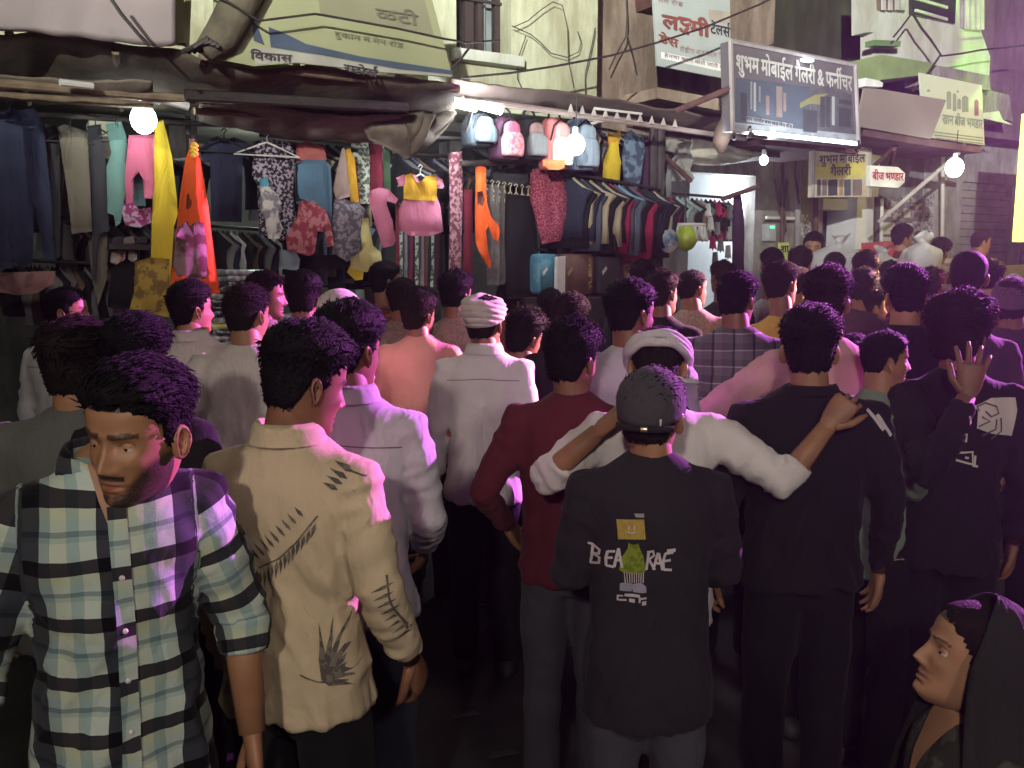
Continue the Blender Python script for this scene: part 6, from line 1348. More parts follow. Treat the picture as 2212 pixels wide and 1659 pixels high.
# --- nearest row
ppl['plaid'] = person('man facing us in an open-necked checked shirt, dark stubble, at the front left', 290, 757, 243, yaw=204, hyaw=-39, hpitch=-5, hroll=-2, shirt=P_HERO, sleeve='three', style='quiff', seed=1, skin=0,
    arms=(((.225, -.02, 1.12), (.23, .06, .90)), ((.235, .02, 1.12), (.24, .14, .92), dict(curl=.7))), trousers=T_BLACK, collar=True, q=3, face=True, stache=1.0, lean=3, headk=1.09, sw=.88, hem=.78, hoff=(-.060, .03), kmul=1.045)
ppl['grey'] = person('man in a plain dark grey T-shirt seen from behind at the left edge', 158, 690, 150, yaw=4, hyaw=-12, shirt=C_GREY, sleeve='short', style='volume', seed=2, trousers=T_BLACK, q=2, sw=1.12)
ppl['leaf'] = person('man seen from behind in a beige shirt printed with dark palm leaves, face turned right', 655, 697, 184, yaw=-16, hyaw=-38, hpitch=-14, shirt=C_BEIGE, sleeve='long', style='volume', seed=1, skin=1,
    arms=('down_close', ((.215, -.02, 1.12), (.235, .09, .93), dict(curl=.6))), trousers=T_BLACK, collar=True, q=3, sw=.95, hoff=(.035, 0), hem=.84)
ppl['cap'] = person('man from behind in a dark cap and black T-shirt printed with white letters', 1408, 796, 163, yaw=2, hyaw=-24, hpitch=-4, shirt=C_BLACK2, sleeve='long', style='crop', seed=2, skin=0,
    arms=('front', 'front'), trousers=T_GREY, collar=None, q=3, sw=1.0, hem=.74, wrinkle=.8)
# --- second row
ppl['dark2'] = person('black-haired man whose head shows between the grey T-shirt and the beige collar', 292, 676, 152, yaw=0, hyaw=15, shirt=C_BLACK, sleeve='short', style='volume', seed=3, trousers=T_BLACK, q=1, sw=.85)
ppl['pale'] = person('man in a pale grey-white shirt behind the palm-leaf shirt, right shoulder lit magenta', 752, 652, 150, yaw=-6, hyaw=-28, hpitch=-4, shirt=C_LILAC, style='volume', seed=1, skin=1, arms=('down_close', ((.205, .03, 1.12), (.16, .17, 1.0))), trousers=T_NAVY, collar=True, q=2, sw=.95, hem=.86)
ppl['kerch'] = person('man with white cloth tied round his head, arms laid over the men beside him', 1422, 708, 142, dist=2.80, yaw=0, hyaw=-10, hpitch=-42, shirt=C_WHITE, sleeve='three', style='crop', seed=2, skin=0,
    arms=(((.34, -.06, 1.245), (.19, -.13, 1.40), dict(curl=.5)), ((.37, -.06, 1.24), (.485, -.07, 1.405), dict(curl=1.05, pn=(0, .7, -.7), s=1.0))), trousers=T_NAVY, collar=False, q=2, sw=1.0)
ppl['maroon'] = person('man in a plain maroon long-sleeved shirt and grey jeans, left of the black cap', 1237, 692, 126, yaw=-8, hyaw=-32, hpitch=-4, shirt=C_MAROON, style='curly', seed=1, skin=1, arms=('back_bent', 'down_close'), trousers=T_GREY, collar=None, q=2, sw=1.0, hem=.84)
ppl['hood'] = person('broad man from behind in a plain black jumper, a hand on his shoulder', 1752, 662, 134, yaw=0, hyaw=-14, shirt=C_BLACK, style='volume', seed=3, skin=0, arms=('down', 'down'), trousers=T_BLACK, q=2, sw=1.12, hem=.86)
ppl['tagged'] = person('thick-haired person in a black and white lettered top, hand pressed on the hair', 2076, 640, 140, dist=3.2, yaw=-12, hyaw=-26, shirt=C_BLACK, sleeve='long', style='volume', seed=2, skin=1,
    arms=(((.13, -.30, 1.17), (.03, -.245, 1.41), dict(dir=(-.12, .06, .95), pn=(0, 1, .1), curl=.12, spread=.9, side=-1)), 'down'), trousers=T_BLACK, q=2, sw=.95)
ppl['boy'] = person('boy in profile in a grey-green top, fringe over his forehead, looking right', 1916, 716, 96, dist=3.3, yaw=-66, hyaw=-26, shirt=C_GREEN, style='crop', seed=1, skin=0, arms=('down', 'front'), trousers=T_BLACK, q=2, sw=.72, face=True, headk=.84)
ppl['lit'] = person('person in dark clothes between the black jumper and the boy, outline lit violet', 1846, 722, 88, yaw=-10, hyaw=-20, shirt=C_BLACK, style='crop', seed=2, skin=1, trousers=T_BLACK, q=1, headk=.95, sw=.85)
# --- third row
ppl['w4'] = person('man in a plain off-white T-shirt with one bare arm bent, hand on hip', 532, 614, 104, yaw=-4, hyaw=-24, shirt=C_OFF, sleeve='short', style='crop', seed=2, skin=0,
    arms=(((.33, -.05, 1.10), (.20, .12, .98)), 'down'), trousers=T_BLACK, q=2, hem=.84)
ppl['c3'] = person('man in a collared grey-beige shirt below the orange flag, neck lit pink', 411, 610, 90, yaw=-10, hyaw=-30, shirt=C_OFF, style='short', seed=1, skin=0, trousers=T_BRN, collar=True, q=1, arms=('down_close', 'down_close'))
ppl['turban'] = person('man with a wound white turban in a long-sleeved white shirt and black trousers', 1047, 640, 82, dist=4.15, yaw=-4, hyaw=-22, shirt=C_WHITE, style='crop', seed=2, skin=1, arms=('down', 'down_close'), trousers=T_BLACK, collar=True, q=2, hem=.80, sw=.96)
ppl['w13'] = person('person in a pale shirt between the turban and the maroon shirt', 1133, 672, 84, yaw=-10, hyaw=-30, shirt=C_GW, style='curly', seed=3, skin=1, trousers=T_BLACK, q=1)
ppl['g17'] = person('tall man in a grey-lilac shirt behind the white kerchief, profile edged in pink light', 1364, 604, 112, yaw=-12, hyaw=-44, shirt=C_LILAC, style='short', seed=1, skin=1, trousers=T_BLACK, q=2)
ppl['grid'] = person('man in a dark grey checked shirt with pale lines, right of the white kerchief', 1594, 588, 92, yaw=-14, hyaw=-30, shirt=P_GREY, style='short', seed=3, skin=1, trousers=T_BLACK, q=2, sw=1.12)
ppl['n24'] = person('thick-haired man in a dusty pink shirt behind the man in the black jumper', 1788, 577, 92, dist=3.6, yaw=10, hyaw=-32, shirt=C_PINK, style='volume', seed=2, skin=1, arms=(((.44, .06, 1.18), (.50, .22, 1.05)), 'down'), trousers=T_BLACK, q=2, sw=1.12)
ppl['n26'] = person('man in a black shirt with straight cropped hair behind the boy in profile', 1958, 574, 96, yaw=-5, hyaw=5, shirt=C_BLACK, style='short', seed=3, skin=0, trousers=T_BLACK, q=1, collar=True)
ppl['n27'] = person('tallest man near the right edge, close-shaved head edged in violet light', 2094, 541, 92, yaw=0, hyaw=-18, shirt=C_PURP, style='buzz', seed=2, skin=1, trousers=T_BLACK, q=1)
ppl['n28'] = person('person in a dull purple cap cut by the right edge of the picture', 2186, 604, 84, yaw=0, hyaw=-15, shirt=C_PURP, style='crop', seed=2, skin=1, trousers=T_BLACK, q=1)
ppl['n15'] = person('man in black behind the maroon shirt, temple lit pink', 1230, 636, 86, yaw=-5, hyaw=-30, shirt=C_BLACK, style='short', seed=2, skin=1, trousers=T_BLACK, q=1)
ppl['p1'] = person('man in a crumpled pale shirt at the far left, profile turned to the stalls', 142, 618, 88, yaw=-20, hyaw=-52, shirt=C_GW, style='short', seed=1, skin=0, trousers=T_BRN, collar=True, q=1, arms=('down_close', 'down_close'))
ppl['p5'] = person('man in three-quarter profile looking right past the orange flag, face half in shadow', 572, 586, 82, yaw=-50, hyaw=-32, shirt=C_TAN, style='short', seed=2, skin=1, trousers=T_BRN, q=2, face=True)
ppl['p6'] = person('dark figure with black hair above the beige shirt, facing the stalls', 655, 592, 78, yaw=0, hyaw=0, shirt=C_BLACK2, style='volume', seed=1, skin=1, trousers=T_BLACK, q=1)
ppl['p7'] = person('man with a white cloth cap and white scarf in front of the yellow frock', 732, 626, 84, dist=4.5, yaw=-40, hyaw=-30, shirt=C_OFF, style='crop', seed=1, skin=0, trousers=T_BRN, q=1)
ppl['p9'] = person('man in an orange-brown checked shirt below the pink and yellow frock', 832, 566, 68, yaw=-10, hyaw=-40, shirt=P_BLUE, style='short', seed=1, skin=1, trousers=T_BRN, collar=True, q=1, arms=('down', 'back_bent'), sw=1.1)
ppl['p10'] = person('man in a peach shirt left of the white turban, cheek edged in warm light', 905, 626, 78, yaw=-8, hyaw=-34, shirt=C_PEACH, style='curly', seed=2, skin=1, trousers=T_BLACK, q=1)
ppl['p11'] = person('curly-haired man in a tan shirt just left of the white turban', 985, 584, 76, yaw=-14, hyaw=-30, shirt=C_TAN, style='curly', seed=1, skin=1, trousers=T_BRN, q=1)
ppl['p14'] = person('person whose curly head shows just right of the white turban', 1100, 614, 58, yaw=0, hyaw=-20, shirt=C_DRED, style='curly', seed=3, skin=1, trousers=T_BLACK, q=0)
ppl['p18'] = person('man in black with curly hair lit violet, above the grey-lilac shirt', 1432, 584, 74, yaw=-20, hyaw=-35, shirt=C_BLACK, style='curly', seed=2, skin=1, trousers=T_BLACK, q=1)
ppl['p19'] = person('man in a tan shirt with cheek lit yellow, left of the checked grey shirt', 1497, 581, 68, yaw=-14, hyaw=-40, shirt=C_TAN, style='crop', seed=1, skin=1, trousers=T_BLACK, q=1)
ppl['p22'] = person('man in a mustard yellow shirt with his whole cheek lit yellow', 1690, 566, 76, yaw=-12, hyaw=-40, shirt=C_YEL, style='short', seed=2, skin=1, trousers=T_BLACK, q=1)
ppl['p23'] = person('person just right of the mustard shirt, profile lit yellow', 1727, 578, 62, yaw=-30, hyaw=-40, shirt=C_PURP, style='short', seed=1, skin=1, trousers=T_BLACK, q=0)
ppl['p25'] = person('person with dark purple-lit hair left of the black shirt collar', 1866, 580, 66, yaw=-5, hyaw=-20, shirt=C_PURP, style='curly', seed=3, skin=1, trousers=T_BLACK, q=0)
ppl['p25b'] = person('person in profile with a bright yellow face above the boy', 1884, 622, 66, yaw=-50, hyaw=-35, shirt=C_BLACK, style='short', seed=3, skin=2, trousers=T_BLACK, q=1)
# --- far heads
for lab, cx, top, w_, yw, hy, cm, st, sd, sk, z in [
    ('man in pale clothes with a round head below the red lettered poster', 1668, 536, 44, -10, 10, C_GW, 'short', 1, 1, 0),
    ('curly head beside the yellow poster on the right-hand shops', 1728, 536, 52, 0, -20, C_TAN, 'curly', 2, 0, 0),
    ('small dark head below the grey steel shutter', 1803, 546, 40, 0, 0, C_BLACK2, 'short', 3, 1, 0),
    ('person with a pale hair band in front of the white bundles', 1870, 545, 62, 0, -25, C_DRED, 'short', 1, 0, 0),
    ('head just left of the black shirt, in front of the red crate', 1925, 563, 54, 0, -30, C_PINK, 'curly', 1, 1, 0),
    ('person lit dull red between the black shirt and the shaved head', 2012, 577, 60, 0, -40, C_DRED, 'curly', 2, 1, 0),
    ('head in front of the hanging purple cloth', 1560, 562, 50, 0, 15, C_BLACK2, 'short', 2, 1, 0),
    ('head before the rack of small garments', 1385, 560, 46, 0, -10, C_BLACK2, 'short', 3, 1, 0),
    ('head below the blue suitcase', 1188, 628, 52, 0, 10, C_BLACK2, 'short', 1, 1, 0),
    ('small dark head left of the peach shirt, before the striped cloths', 868, 602, 46, 0, 0, C_TAN, 'short', 2, 1, 0),
    ('red-lit person right behind the shaved head', 2142, 560, 64, -30, -35, C_DRED, 'short', 1, 2, 0),
    ('stallkeeper in the red shirt looking right beside the red crate', 1950, 486, 42, -40, -35, C_DRED, 'short', 1, 0, .45),
    ('man in brown with a tuft of hair right of the white bundles', 2031, 516, 42, -30, -30, C_TAN, 'volume', 3, 1, .3),
    ('man with nearly bald head in profile before the ribbed shutter', 2121, 498, 42, -50, -40, C_PINK, 'buzz', 1, 0, .3),
    ('woman in a grey dress facing the street before the open shop door', 1757, 502, 38, 165, -10, C_GW, 'long', 1, 2, .5),
    ('person in pale cloth cap at the right edge below the bright column', 2188, 592, 48, -10, -10, C_GW, 'crop', 1, 0, 0)]:
    ppl[lab] = person(lab, cx, top, w_, yaw=yw, hyaw=hy, shirt=cm, style=st, seed=sd, skin=sk, trousers=T_BLACK, q=0 if w_ > 45 else 1, z0=z, dist=min(FPX*.198/w_, fp(cx, 560, .45 if z else 1.0).y), arms=('down_close', 'down_close'))

# --- seated woman in the front right corner
wo = person('seated woman in a black shawl in the front right corner, face turned up', 2105, 1300, 205, dist=1.9, yaw=88, hyaw=-4, hpitch=17, shirt=cloth('olive_black_print', (.045, .045, .038), c2=(.09, .09, .075), scale=22), style='buzz', seed=2, skin=2,
    arms=('down_close', ((.21, .05, 1.13), (.10, .26, 1.05))), trousers=T_BLACK, q=3, face=True, stat=1.0, sw=.84, headk=.99, seated=True, fem=True)
# shawl over the head, falling behind and round the shoulders
sm = MB(); n = 34; rings = []
for i in range(26):
    t = i/25; rr = []
    for j in range(n):
        a = R(-214+248*j/(n-1)) ; c, s = math.cos(a), math.sin(a)   # open towards the face
        if t < .42:
            ph = t/.42*PI/2; r0 = math.sin(ph); z = .062+.066*math.cos(ph) if ph < PI/2 else 0
            x = .100*c*r0; y = (.072*s if s > 0 else .138*s)*r0 - .006; z = -.01+.150*math.cos(ph)
        else:
            q_ = (t-.42)/.58; q2 = q_*q_*(3-2*q_)
            x = (.100+.115*q2)*c; y = (.135+.040*q2)*s*(1 if s < 0 else .62+.5*q_)-.006-.01*q2; z = -.01-.44*q_
        fold = .007*math.sin(j*1.9+3*t)*min(1, t*2.2)
        rr.append(Vector((x*(1+fold*6), y*(1+fold*6), z+fold)))
    rings.append(rr)
sv = [p for r in rings for p in r]; sf = [(i*n+j, i*n+j+1, (i+1)*n+j+1, (i+1)*n+j) for i in range(25) for j in range(n-1)]
sf_out = [wo['HM'] @ (p*1.0) + wo['hl'] if i < 11*n else (p+wo['hl']) for i, p in enumerate(sv)]
sh = put('shawl', mesh('shawl', sf_out, sf, cloth('black_shawl', (.022, .022, .021), bs=120), True), wo['root'])
so = sh.modifiers.new('thick', 'SOLIDIFY'); so.thickness = .006
# earring and neck chain
eb = MB().ball((-.078, .0, -.052), .0042, 8, 6); eb.ball((.078, .0, -.052), .0042, 8, 6); head_part(wo, 'earring', eb, mat('gilt_metal', (.7, .55, .35), rough=.25, metal=1, bump=0))
cb = MB(); cb.tube([wo['hl']+Vector((.066*math.cos(a), .064*math.sin(a)-.012-.0, -.155-.035*max(0, math.sin(a)))) for a in [2*PI*i/28 for i in range(29)]], .0022, 6); put('neck_chain', mesh('neck_chain', cb.v, cb.f, mat('gilt_metal', (.7, .55, .35)), True), wo['root'])
L_ = wo['root'].location; st = MB(); st.abox(L_.x-.17, L_.x+.17, L_.y-.17, L_.y+.17, L_.z+.76, L_.z+.79)
for a_ in (-1, 1):
    for b_ in (-1, 1): st.tube([(L_.x+a_*.13, L_.y+b_*.13, L_.z+.77), (L_.x+a_*.17, L_.y+b_*.17, 0)], .018, 6)
tag(st.build('stool', mat('blue_plastic', (.05, .12, .3), rough=.5)), 'plastic stool the shawled woman in the front corner sits on', 'stool')
# ================================================================== head gear, prints and other things worn
# wound turban
pi = ppl['turban']; mb = MB()
tm = cloth('turban_cloth', (.52, .47, .42), bump=.4, bs=50)
m = MB(); rings = []
for i in range(44):
    t = i/43; z0_ = .004+.128*t; r0 = np.interp(t, [0, .06, .2, .5, .75, .9, 1.0], [.092, .100, .110, .118, .112, .092, .030])
    rr = []
    for j in range(64):
        a = 2*PI*j/64; sp = (5.0*t+.9*math.sin(a+.6)+.35*math.sin(2*a)) ; gr = abs(math.sin(PI*sp))**.55
        r = r0*(1+.0*a)-.011*(1-gr)+.004*math.sin(7*a+9*t)*t
        rr.append(Vector((math.cos(a)*r*.88-.006*t, math.sin(a)*r*1.06-.004, z0_+.016*math.sin(a)+.014*t*math.cos(a+2.4))))
    rings.append(rr)
m.loft(rings); tb = head_part(pi, 'turban', m, tm)
m = MB(); m.tube([(-.085, -.055, .055), (-.112, -.02, .045), (-.112, .03, .030), (-.08, .08, .03)], [(.014, .012), (.024, .016), (.022, .016), (.012, .010)], 12); head_part(pi, 'turban_tail', m, tm, tb)
# dark cap with its strap and buckle at the back
pi = ppl['cap']; cm = cloth('charcoal_cap_cloth', (.060, .057, .062), bs=90)
cs = shell(14, .040, -.022, .016); cap_o = head_part(pi, 'cap', cs, cm)
m = MB()
for i in range(13):                     # bill
    pass
bill = []
for i in range(13):
    a = R(20+140*i/12); bill.append((Vector((math.cos(a)*.088, math.sin(a)*.105, .035)), Vector((math.cos(a)*.085, .085+math.sin(a)*.095, .022-.008*abs(math.cos(a))))))
for k, (p, q) in enumerate(bill): m.v += [p, q, q-Vector((0, 0, .004)), p-Vector((0, 0, .004))]
for k in range(12):
    a = k*4; b = a+4; m.f += [(a, a+1, b+1, b), (a+1, a+2, b+2, b+1), (a+2, a+3, b+3, b+2), (a+3, a, b, b+3)]
head_part(pi, 'cap_bill', m, cm, cap_o)
def band(z, r, hgt, t, a0, a1, yo=0, n=16):
    m = MB()
    for i in range(n+1):
        a = R(a0+(a1-a0)*i/n); 
        for rr, zz in ((r, z+hgt/2), (r+t, z+hgt/2), (r+t, z-hgt/2), (r, z-hgt/2)): m.v.append(Vector((math.cos(a)*rr*.80, math.sin(a)*rr*1.02+yo, zz)))
    for i in range(n):
        a = i*4; b = a+4; m.f += [(a, a+1, b+1, b), (a+1, a+2, b+2, b+1), (a+2, a+3, b+3, b+2), (a+3, a, b, b+3)]
    return m
head_part(pi, 'cap_strap', band(-.021, .112, .016, .005, 215, 325), cloth('black_strap', (.02, .02, .02)), cap_o)
head_part(pi, 'cap_buckle', band(-.021, .118, .013, .003, 272, 282, n=4), mat('brass_buckle', (.75, .62, .40), rough=.3, metal=.9, bump=0), cap_o)
head_part(pi, 'cap_tag', band(-.003, .117, .017, .002, 300, 303, n=2), cloth('grey_thread', (.5, .48, .46)), cap_o)
bt = MB().ball((0, -.002, .137), (.007, .007, .004), 10, 5); head_part(pi, 'cap_button', bt, cm, cap_o)
# white cloth tied round the bowed head
pi = ppl['kerch']; km = cloth('kerchief_cloth', (.56, .52, .54), bump=.35)
for i, (z, r, w_) in enumerate([(.028, .104, .014), (.044, .107, .012), (.036, .109, .011)]):
    pts = [Vector((math.cos(2*PI*j/36)*r*.92, math.sin(2*PI*j/36)*r*1.08-.006, z+.010*math.sin(2*PI*j/36+i*2)+.003*math.sin(j*1.1+i))) for j in range(37)]
    m = MB(); m.tube(pts, [(w_, w_*.8+.004)]*37, 10, cap=False)
    if i == 0: k0 = head_part(pi, 'kerchief', m, km)
    else: head_part(pi, 'kerchief_fold', m, km, k0)
m = MB(); m.tube([(.094, .02, .03), (.108, -.01, -.02), (.110, -.045, -.075), (.082, -.085, -.10), (.05, -.10, -.095)], [(.010, .006), (.016, .006), (.018, .006), (.014, .006), (.008, .005)], 10); head_part(pi, 'kerchief_end', m, km, k0)
# other caps
for key, mt, zf, zb in (('n28', cloth('plum_cap_cloth', (.12, .07, .13)), .035, -.015), ('p7', cloth('white_cap_cloth', (.55, .50, .47)), .05, .015)):
    c0 = head_part(ppl[key], 'cap', shell(11, zf, zb, .017), mt)
    m = MB(); m.tube([Vector((math.cos(2*PI*j/30)*.084, math.sin(2*PI*j/30)*.112, (zf+zb)/2+(zf-zb)/2*math.sin(2*PI*j/30)+.006)) for j in range(31)], [(.004, .010)]*31, 8, cap=False); head_part(ppl[key], 'cap_band', m, mt, c0)
c0 = head_part(ppl['person in pale cloth cap at the right edge below the bright column'], 'cap', shell(9, .045, .01, .018), C_OFF)
m = MB(); m.tube([(-.10, -.05, -.10), (-.05, -.10, -.115), (.03, -.105, -.11), (.09, -.05, -.10), (.07, .05, -.13), (-.06, .06, -.135), (-.10, -.04, -.11)], [.022]*7, 10); head_part(ppl['p7'], 'scarf', m, C_OFF)
hb = ppl['person with a pale hair band in front of the white bundles']; m = MB(); m.tube([Vector((math.cos(2*PI*j/30)*.088, math.sin(2*PI*j/30)*.114, -.02+.05*math.sin(2*PI*j/30))) for j in range(31)], [(.004, .008)]*31, 8, cap=False); head_part(hb, 'hair_band', m, C_OFF)
# bushy hair of the person at the right edge
for o in ppl['tagged']['root'].children:
    if o.name.startswith('hair'): o.scale = (1.22, 1.20, 1.10)
# yoke seams across the backs of the collared shirts
for key in ('turban', 'pale', 'c3', 'p1'):
    q = ppl[key]; kk = q['k']
    for x0, z0, x1, z1 in ((-.155, 1.335, .155, 1.335),):
        v, f = stroke2d([(x0*kk, z0*kk), ((x0+x1)/2*kk, (z0+z1)/2*kk+(.012 if z0 == z1 else 0)), (x1*kk, z1*kk)], .0035 if z0 == z1 else .0025)
        drape('seam', v, f, q['shirt'], cloth('dark_seam_thread', (.14, .12, .11)), q['shirt'], lambda p: p, -1, .0025, .03, True)  # seam drawn as a thin strip of darker cloth
# hoods, collar stripes
pi = ppl['hood']; k = pi['k']; m = MB(); rr = []
for t, (r, z, y) in enumerate([(.066, 1.462, -.016), (.074, 1.476, -.018), (.080, 1.466, -.020), (.084, 1.448, -.022)]):
    rr.append([Vector((math.cos(2*PI*j/28)*r, math.sin(2*PI*j/28)*r*.85+y, z-.02*max(0, math.sin(2*PI*j/28))))*k for j in range(28)])
m.loft(rr, cap=False); h_ = put('neckband', mesh('neckband', m.v, m.f, C_BLACK, True), pi['shirt'])
def stripe_on(pi, V2, F2, m, side=-1, name='shirt_print', lift=.0035, step=.02, kind=False): return drape(name, V2, F2, pi['shirt'], m, pi['shirt'], lambda p: p, side, lift, step, kind)
def rect2(x0, y0, x1, y1): return [(x0, y0), (x1, y0), (x1, y1), (x0, y1)], [(0, 1, 2, 3)]
W_INK = cloth('white_print_ink', (.50, .44, .46)); 
for d_ in (0, .028): 
    v, f = stroke2d([(.165+d_, 1.405*k-d_*.55), (.215+d_, 1.345*k-d_*.7)], .011); stripe_on(pi, v, f, W_INK, name='sleeve_stripe')
# print on the black T-shirt: yellow square, green figure with comb teeth, letters either side
pi = ppl['cap']; k = pi['k']
s_ = pi['d']/FPX
def px2(px, py):                       # picture position to the wearer's own x, z, on the back
    P = at(px, py, pi['d']-.15) - pi['root'].location; q = pi['M3'].transposed() @ P; return (q.x, q.z)
def poly_px(pts): return [px2(x, y) for x, y in pts], [tuple(range(len(pts)))]
def q_ink(n, c, c2=None): return cloth(n, c, c2=c2, scale=60)
for nm, pts, c, c2 in [
    ('yellow_square_print', [(1342, 1141), (1402, 1139), (1407, 1186), (1347, 1189)], (.42, .30, .07), (.36, .25, .06)),
    ('small_tag_print', [(1380, 1126), (1402, 1126), (1402, 1135), (1384, 1135)], (.30, .25, .26), None),
    ('green_figure_print', [(1370, 1196), (1376, 1200), (1386, 1199), (1392, 1196), (1394, 1206), (1403, 1226), (1410, 1262), (1404, 1268), (1360, 1268), (1352, 1262), (1357, 1232), (1369, 1210)], (.20, .25, .03), (.13, .17, .02)),
    ('grey_feet_print', [(1354, 1294), (1362, 1290), (1380, 1292), (1383, 1294), (1386, 1292), (1402, 1291), (1412, 1300), (1413, 1314), (1384, 1314), (1382, 1306), (1380, 1313), (1354, 1311)], (.26, .26, .32), None)]:
    v, f = poly_px(pts); stripe_on(pi, v, f, q_ink(nm, c, c2), name=nm, step=.012)
v = []; f = []
for i in range(9):
    a, b = stroke2d([px2(1363+5.2*i, 1266), px2(1365+5.0*i, 1290)], .0022); n_ = len(v); v += a; f += [tuple(j+n_ for j in q) for q in b]
for a0, a1 in (((1369, 1154), (1369, 1164)), ((1381, 1154), (1381, 1164))):
    a, b = stroke2d([px2(*a0), px2(*a1)], .004); n_ = len(v); v += a; f += [tuple(j+n_ for j in q) for q in b]
a, b = stroke2d([px2(x, y) for x, y in ((1367, 1168), (1372, 1172), (1379, 1172), (1384, 1168))], .003); n_ = len(v); v += a; f += [tuple(j+n_ for j in q) for q in b]
for x0, y0, x1, y1 in ((1348, 1322, 1362, 1326), (1348, 1322, 1352, 1336), (1352, 1332, 1370, 1337), (1365, 1318, 1398, 1325), (1376, 1330, 1388, 1338), (1396, 1324, 1400, 1338), (1400, 1326, 1414, 1331), (1404, 1336, 1414, 1346)):
    a, b = poly_px([(x0, y0), (x1, y0), (x1, y1), (x0, y1)]); n_ = len(v); v += a; f += [tuple(j+n_ for j in q) for q in b]
stripe_on(pi, v, f, W_INK, name='white_mark_print', lift=.0045, kind=True)
LET = {'B': [[(0, -.1), (.12, 1)], [(-.25, 1.05), (.1, 1), (.5, .85), (.45, .62), (.12, .52)], [(.12, .52), (.5, .42), (.5, .12), (.0, -.08)]],
       'E': [[(.1, 0), (.05, .5), (.15, .95)], [(.15, .92), (.65, .95)], [(.08, .5), (.5, .55)], [(.1, .02), (.6, .0)]],
       'A': [[(0, 0), (.3, 1)], [(.3, 1), (.62, 0)], [(.12, .38), (.55, .38)]],
       'R': [[(0, -.05), (.1, 1)], [(.0, .95), (.4, 1), (.5, .75), (.12, .52)], [(.15, .52), (.6, -.05)]]}
for ch, x, y, w_, h, sl in (('B', 1293, 1258, 26, 44, 0), ('E', 1321, 1257, 26, 40, 2), ('A', 1341, 1257, 22, 46, 3), ('R', 1411, 1257, 26, 44, 0), ('A', 1427, 1259, 26, 42, 0), ('E', 1446, 1259, 30, 44, 4)):
    v = []; f = []
    for st_ in LET[ch]:
        a, b = stroke2d([px2(x+p[0]*w_*1.25, y-p[1]*h) for p in st_], .0068); n_ = len(v); v += a; f += [tuple(j+n_ for j in q) for q in b]
    stripe_on(pi, v, f, W_INK, name='letter_print', lift=.004, step=.012)
a, b = poly_px([(1455, 1209), (1475, 1208), (1475, 1216), (1455, 1217)]); stripe_on(pi, a, b, W_INK, name='small_tag_print', lift=.004, step=.012)
# palm leaves on the beige shirt
pi = ppl['leaf']; G_INK = cloth('charcoal_leaf_ink', (.085, .075, .065), c2=(.16, .14, .11), scale=60)
def px3(px, py, pi=None):
    P = at(px, py, pi['d']-.13) - pi['root'].location; q = pi['M3'].transposed() @ P; return Vector((q.x, q.z))
def frond(name, stem, leaves, w_=.007):
    v, f = stroke2d([tuple(px3(x, y, pi)) for x, y in stem], .0035)
    for (x0, y0), (x1, y1) in leaves:
        a = px3(x0, y0, pi); b = px3(x1, y1, pi); t = (b-a); n = Vector((-t.y, t.x)).normalized()*w_/2
        k_ = len(v); v += [tuple(a), tuple(a.lerp(b, .35)+n), tuple(b), tuple(a.lerp(b, .35)-n)]; f.append((k_, k_+1, k_+2, k_+3))
    drape(name, v, f, pi['shirt'], G_INK, pi['shirt'], lambda p: p, -1, .0035, .02, True)
st_ = [(500, 1262), (560, 1232), (610, 1190), (662, 1128)]
lv = []
for i in range(13):
    t = i/12; x = 500+155*t; y = 1262-(125*t**1.25)
    lv.append(((x+2, y+8), (x-4-8*t, y+58-14*t)))
for i in range(9):
    t = i/8; x = 510+125*t; y = 1250-112*t**1.2
    lv.append(((x-2, y-10), (x-26+4*t, y-46+14*t)))
frond('palm_leaf_print', st_, lv, .0085)
frond('palm_leaf_print', [(600, 1500), (640, 1515), (690, 1530)], [((648, 1512), (x, y)) for x, y in ((632, 1390), (662, 1372), (690, 1372), (722, 1388), (738, 1420), (744, 1462), (742, 1490), (720, 1520), (700, 1545))], .012)
frond('palm_leaf_print', [(700, 1020), (760, 1045)], [((755-10*i, 1012+12*i), (690-4*i, 985+14*i)) for i in range(6)], .011)
frond('collar_leaf_print', [(625, 925), (640, 948)], [((600+9*i, 950), (612+10*i, 925)) for i in range(7)], .008)
frond('sleeve_leaf_print', [(800, 1270), (830, 1480)], [((812+3*i, 1290+18*i), (768+4*i, 1308+19*i)) for i in range(11)] + [((818+2*i, 1350+18*i), (850+2*i, 1372+18*i)) for i in range(7)], .009)
# shirt front: buttons and open placket on the checked shirt
pi = ppl['plaid']; k = pi['k']
sm = pi['shirt']
v, f = stroke2d([(-.012, 1.40*k), (-.016, 1.2*k), (-.014, 1.0*k), (-.010, .80*k)], .034); drape('placket', v, f, sm, P_HERO, sm, lambda p: p, 1, .005, .02)
for i in range(5):
    bmb = MB(); T = BVHTree.FromPolygons([Vector(p) for p in get_v(sm.data)], [tuple(q.vertices) for q in sm.data.polygons]); h = T.ray_cast(Vector((-.014, .6, (1.28-.10*i)*k)), Vector((0, -1, 0)))
    if h[0] is not None: bmb.ball(h[0]+Vector((0, .008, 0)), (.0058, .003, .0058), 10, 5); put('button', mesh('button', bmb.v, bmb.f, mat('pearl_button', (.6, .58, .52), rough=.3), True), sm)
# chest skin between the open collar
v = [(-.034, 1.47*k), (.034, 1.47*k), (.018, 1.41*k), (-.004, 1.35*k), (-.022, 1.41*k)]
drape('open_neck', v, [(0, 1, 2, 3, 4)], sm, SKIN[0], sm, lambda p: p, 1, .004, .015)
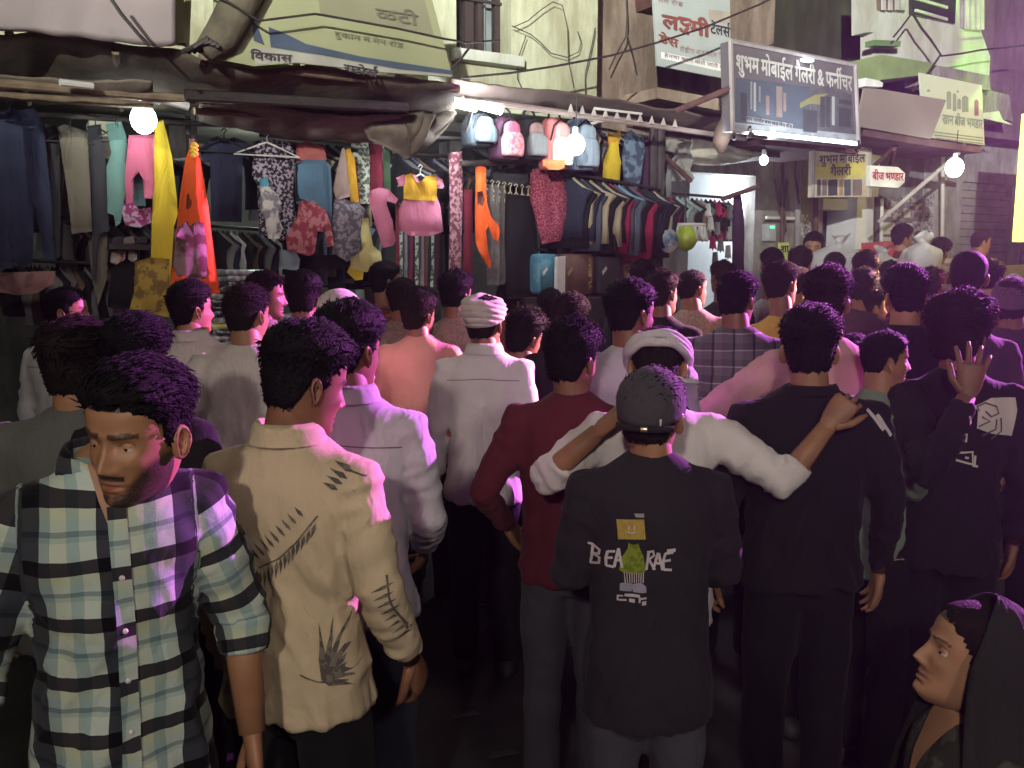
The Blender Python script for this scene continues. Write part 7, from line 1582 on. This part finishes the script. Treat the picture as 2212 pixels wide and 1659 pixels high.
# wrist bracelets of the checked shirt's right hand
for sx, S, E_, W_ in pi['joints']:
    if sx > 0:
        t = (W_-E_).normalized(); a = t.cross(Vector((0, 0, 1))).normalized(); b = t.cross(a)
        for i in range(3):
            c = W_ - t*(.03+.016*i); m = MB(); m.tube([c+a*math.cos(2*PI*j/24)*.036+b*math.sin(2*PI*j/24)*.034 for j in range(25)], .0035, 7, cap=False); put('bracelet', mesh('bracelet', m.v, m.f, mat('silver_metal', (.75, .75, .78), rough=.18, metal=1, bump=0), True), pi['root'])
# white lettered panels on the top at the right edge
pi = ppl['tagged']
pp = lambda pts: ([tuple(px3(x, y+92, pi)) for x, y in pts], [tuple(range(len(pts)))])
v, f = pp([(2112, 790), (2150, 772), (2205, 772), (2208, 800), (2200, 858), (2150, 850), (2118, 838), (2120, 800)])
drape('white_back_panel', v, f, pi['shirt'], C_OFF, pi['shirt'], lambda p: p, -1, .003, .02)
v = []; f = []
for line in ([(2122, 800), (2118, 790), (2135, 782), (2160, 790), (2165, 805), (2148, 812), (2135, 800)], [(2170, 815), (2172, 845), (2150, 862)], [(2160, 818), (2158, 840), (2130, 855)], [(2128, 812), (2145, 822), (2122, 834)]):
    a, b = stroke2d([tuple(px3(x, y+92, pi)) for x, y in line], .006); n_ = len(v); v += a; f += [tuple(j+n_ for j in q) for q in b]
drape('dark_loop_print', v, f, pi['shirt'], cloth('grey_print_ink', (.10, .08, .09)), pi['shirt'], lambda p: p, -1, .005, .015, True)
v = []; f = []
for line in ([(2070, 792), (2078, 832), (2094, 830), (2090, 800), (2100, 812), (2104, 828)], [(2062, 845), (2072, 848)], [(2078, 868), (2076, 858), (2098, 852), (2096, 870)], [(2084, 895), (2112, 892), (2112, 920), (2078, 912)], [(2096, 905), (2104, 906)], [(2118, 900), (2116, 922)], [(2058, 880), (2068, 878)], [(2112, 922), (2124, 925)]):
    a, b = stroke2d([tuple(px3(x, y+92, pi)) for x, y in line], .008); n_ = len(v); v += a; f += [tuple(j+n_ for j in q) for q in b]
drape('white_letter_print', v, f, pi['shirt'], C_OFF, pi['shirt'], lambda p: p, -1, .005, .015, True)

pi = ppl['hood']; v, f = [tuple(px3(x, y, pi)) for x, y in ((1632, 1320), (1700, 1327), (1701, 1337), (1634, 1332))], [(0, 1, 2, 3)]
drape('yellow_hem_tape', v, f, pi['shirt'], C_YEL, pi['shirt'], lambda p: p, -1, .006, .02)

pi = wo; k = pi['k']; drape('open_neck', [(-.055, 1.47*k), (.055, 1.47*k), (.03, 1.40*k), (0, 1.30*k), (-.03, 1.40*k)], [(0, 1, 2, 3, 4)], pi['shirt'], SKIN[2], pi['shirt'], lambda p: p, 1, .005, .015)
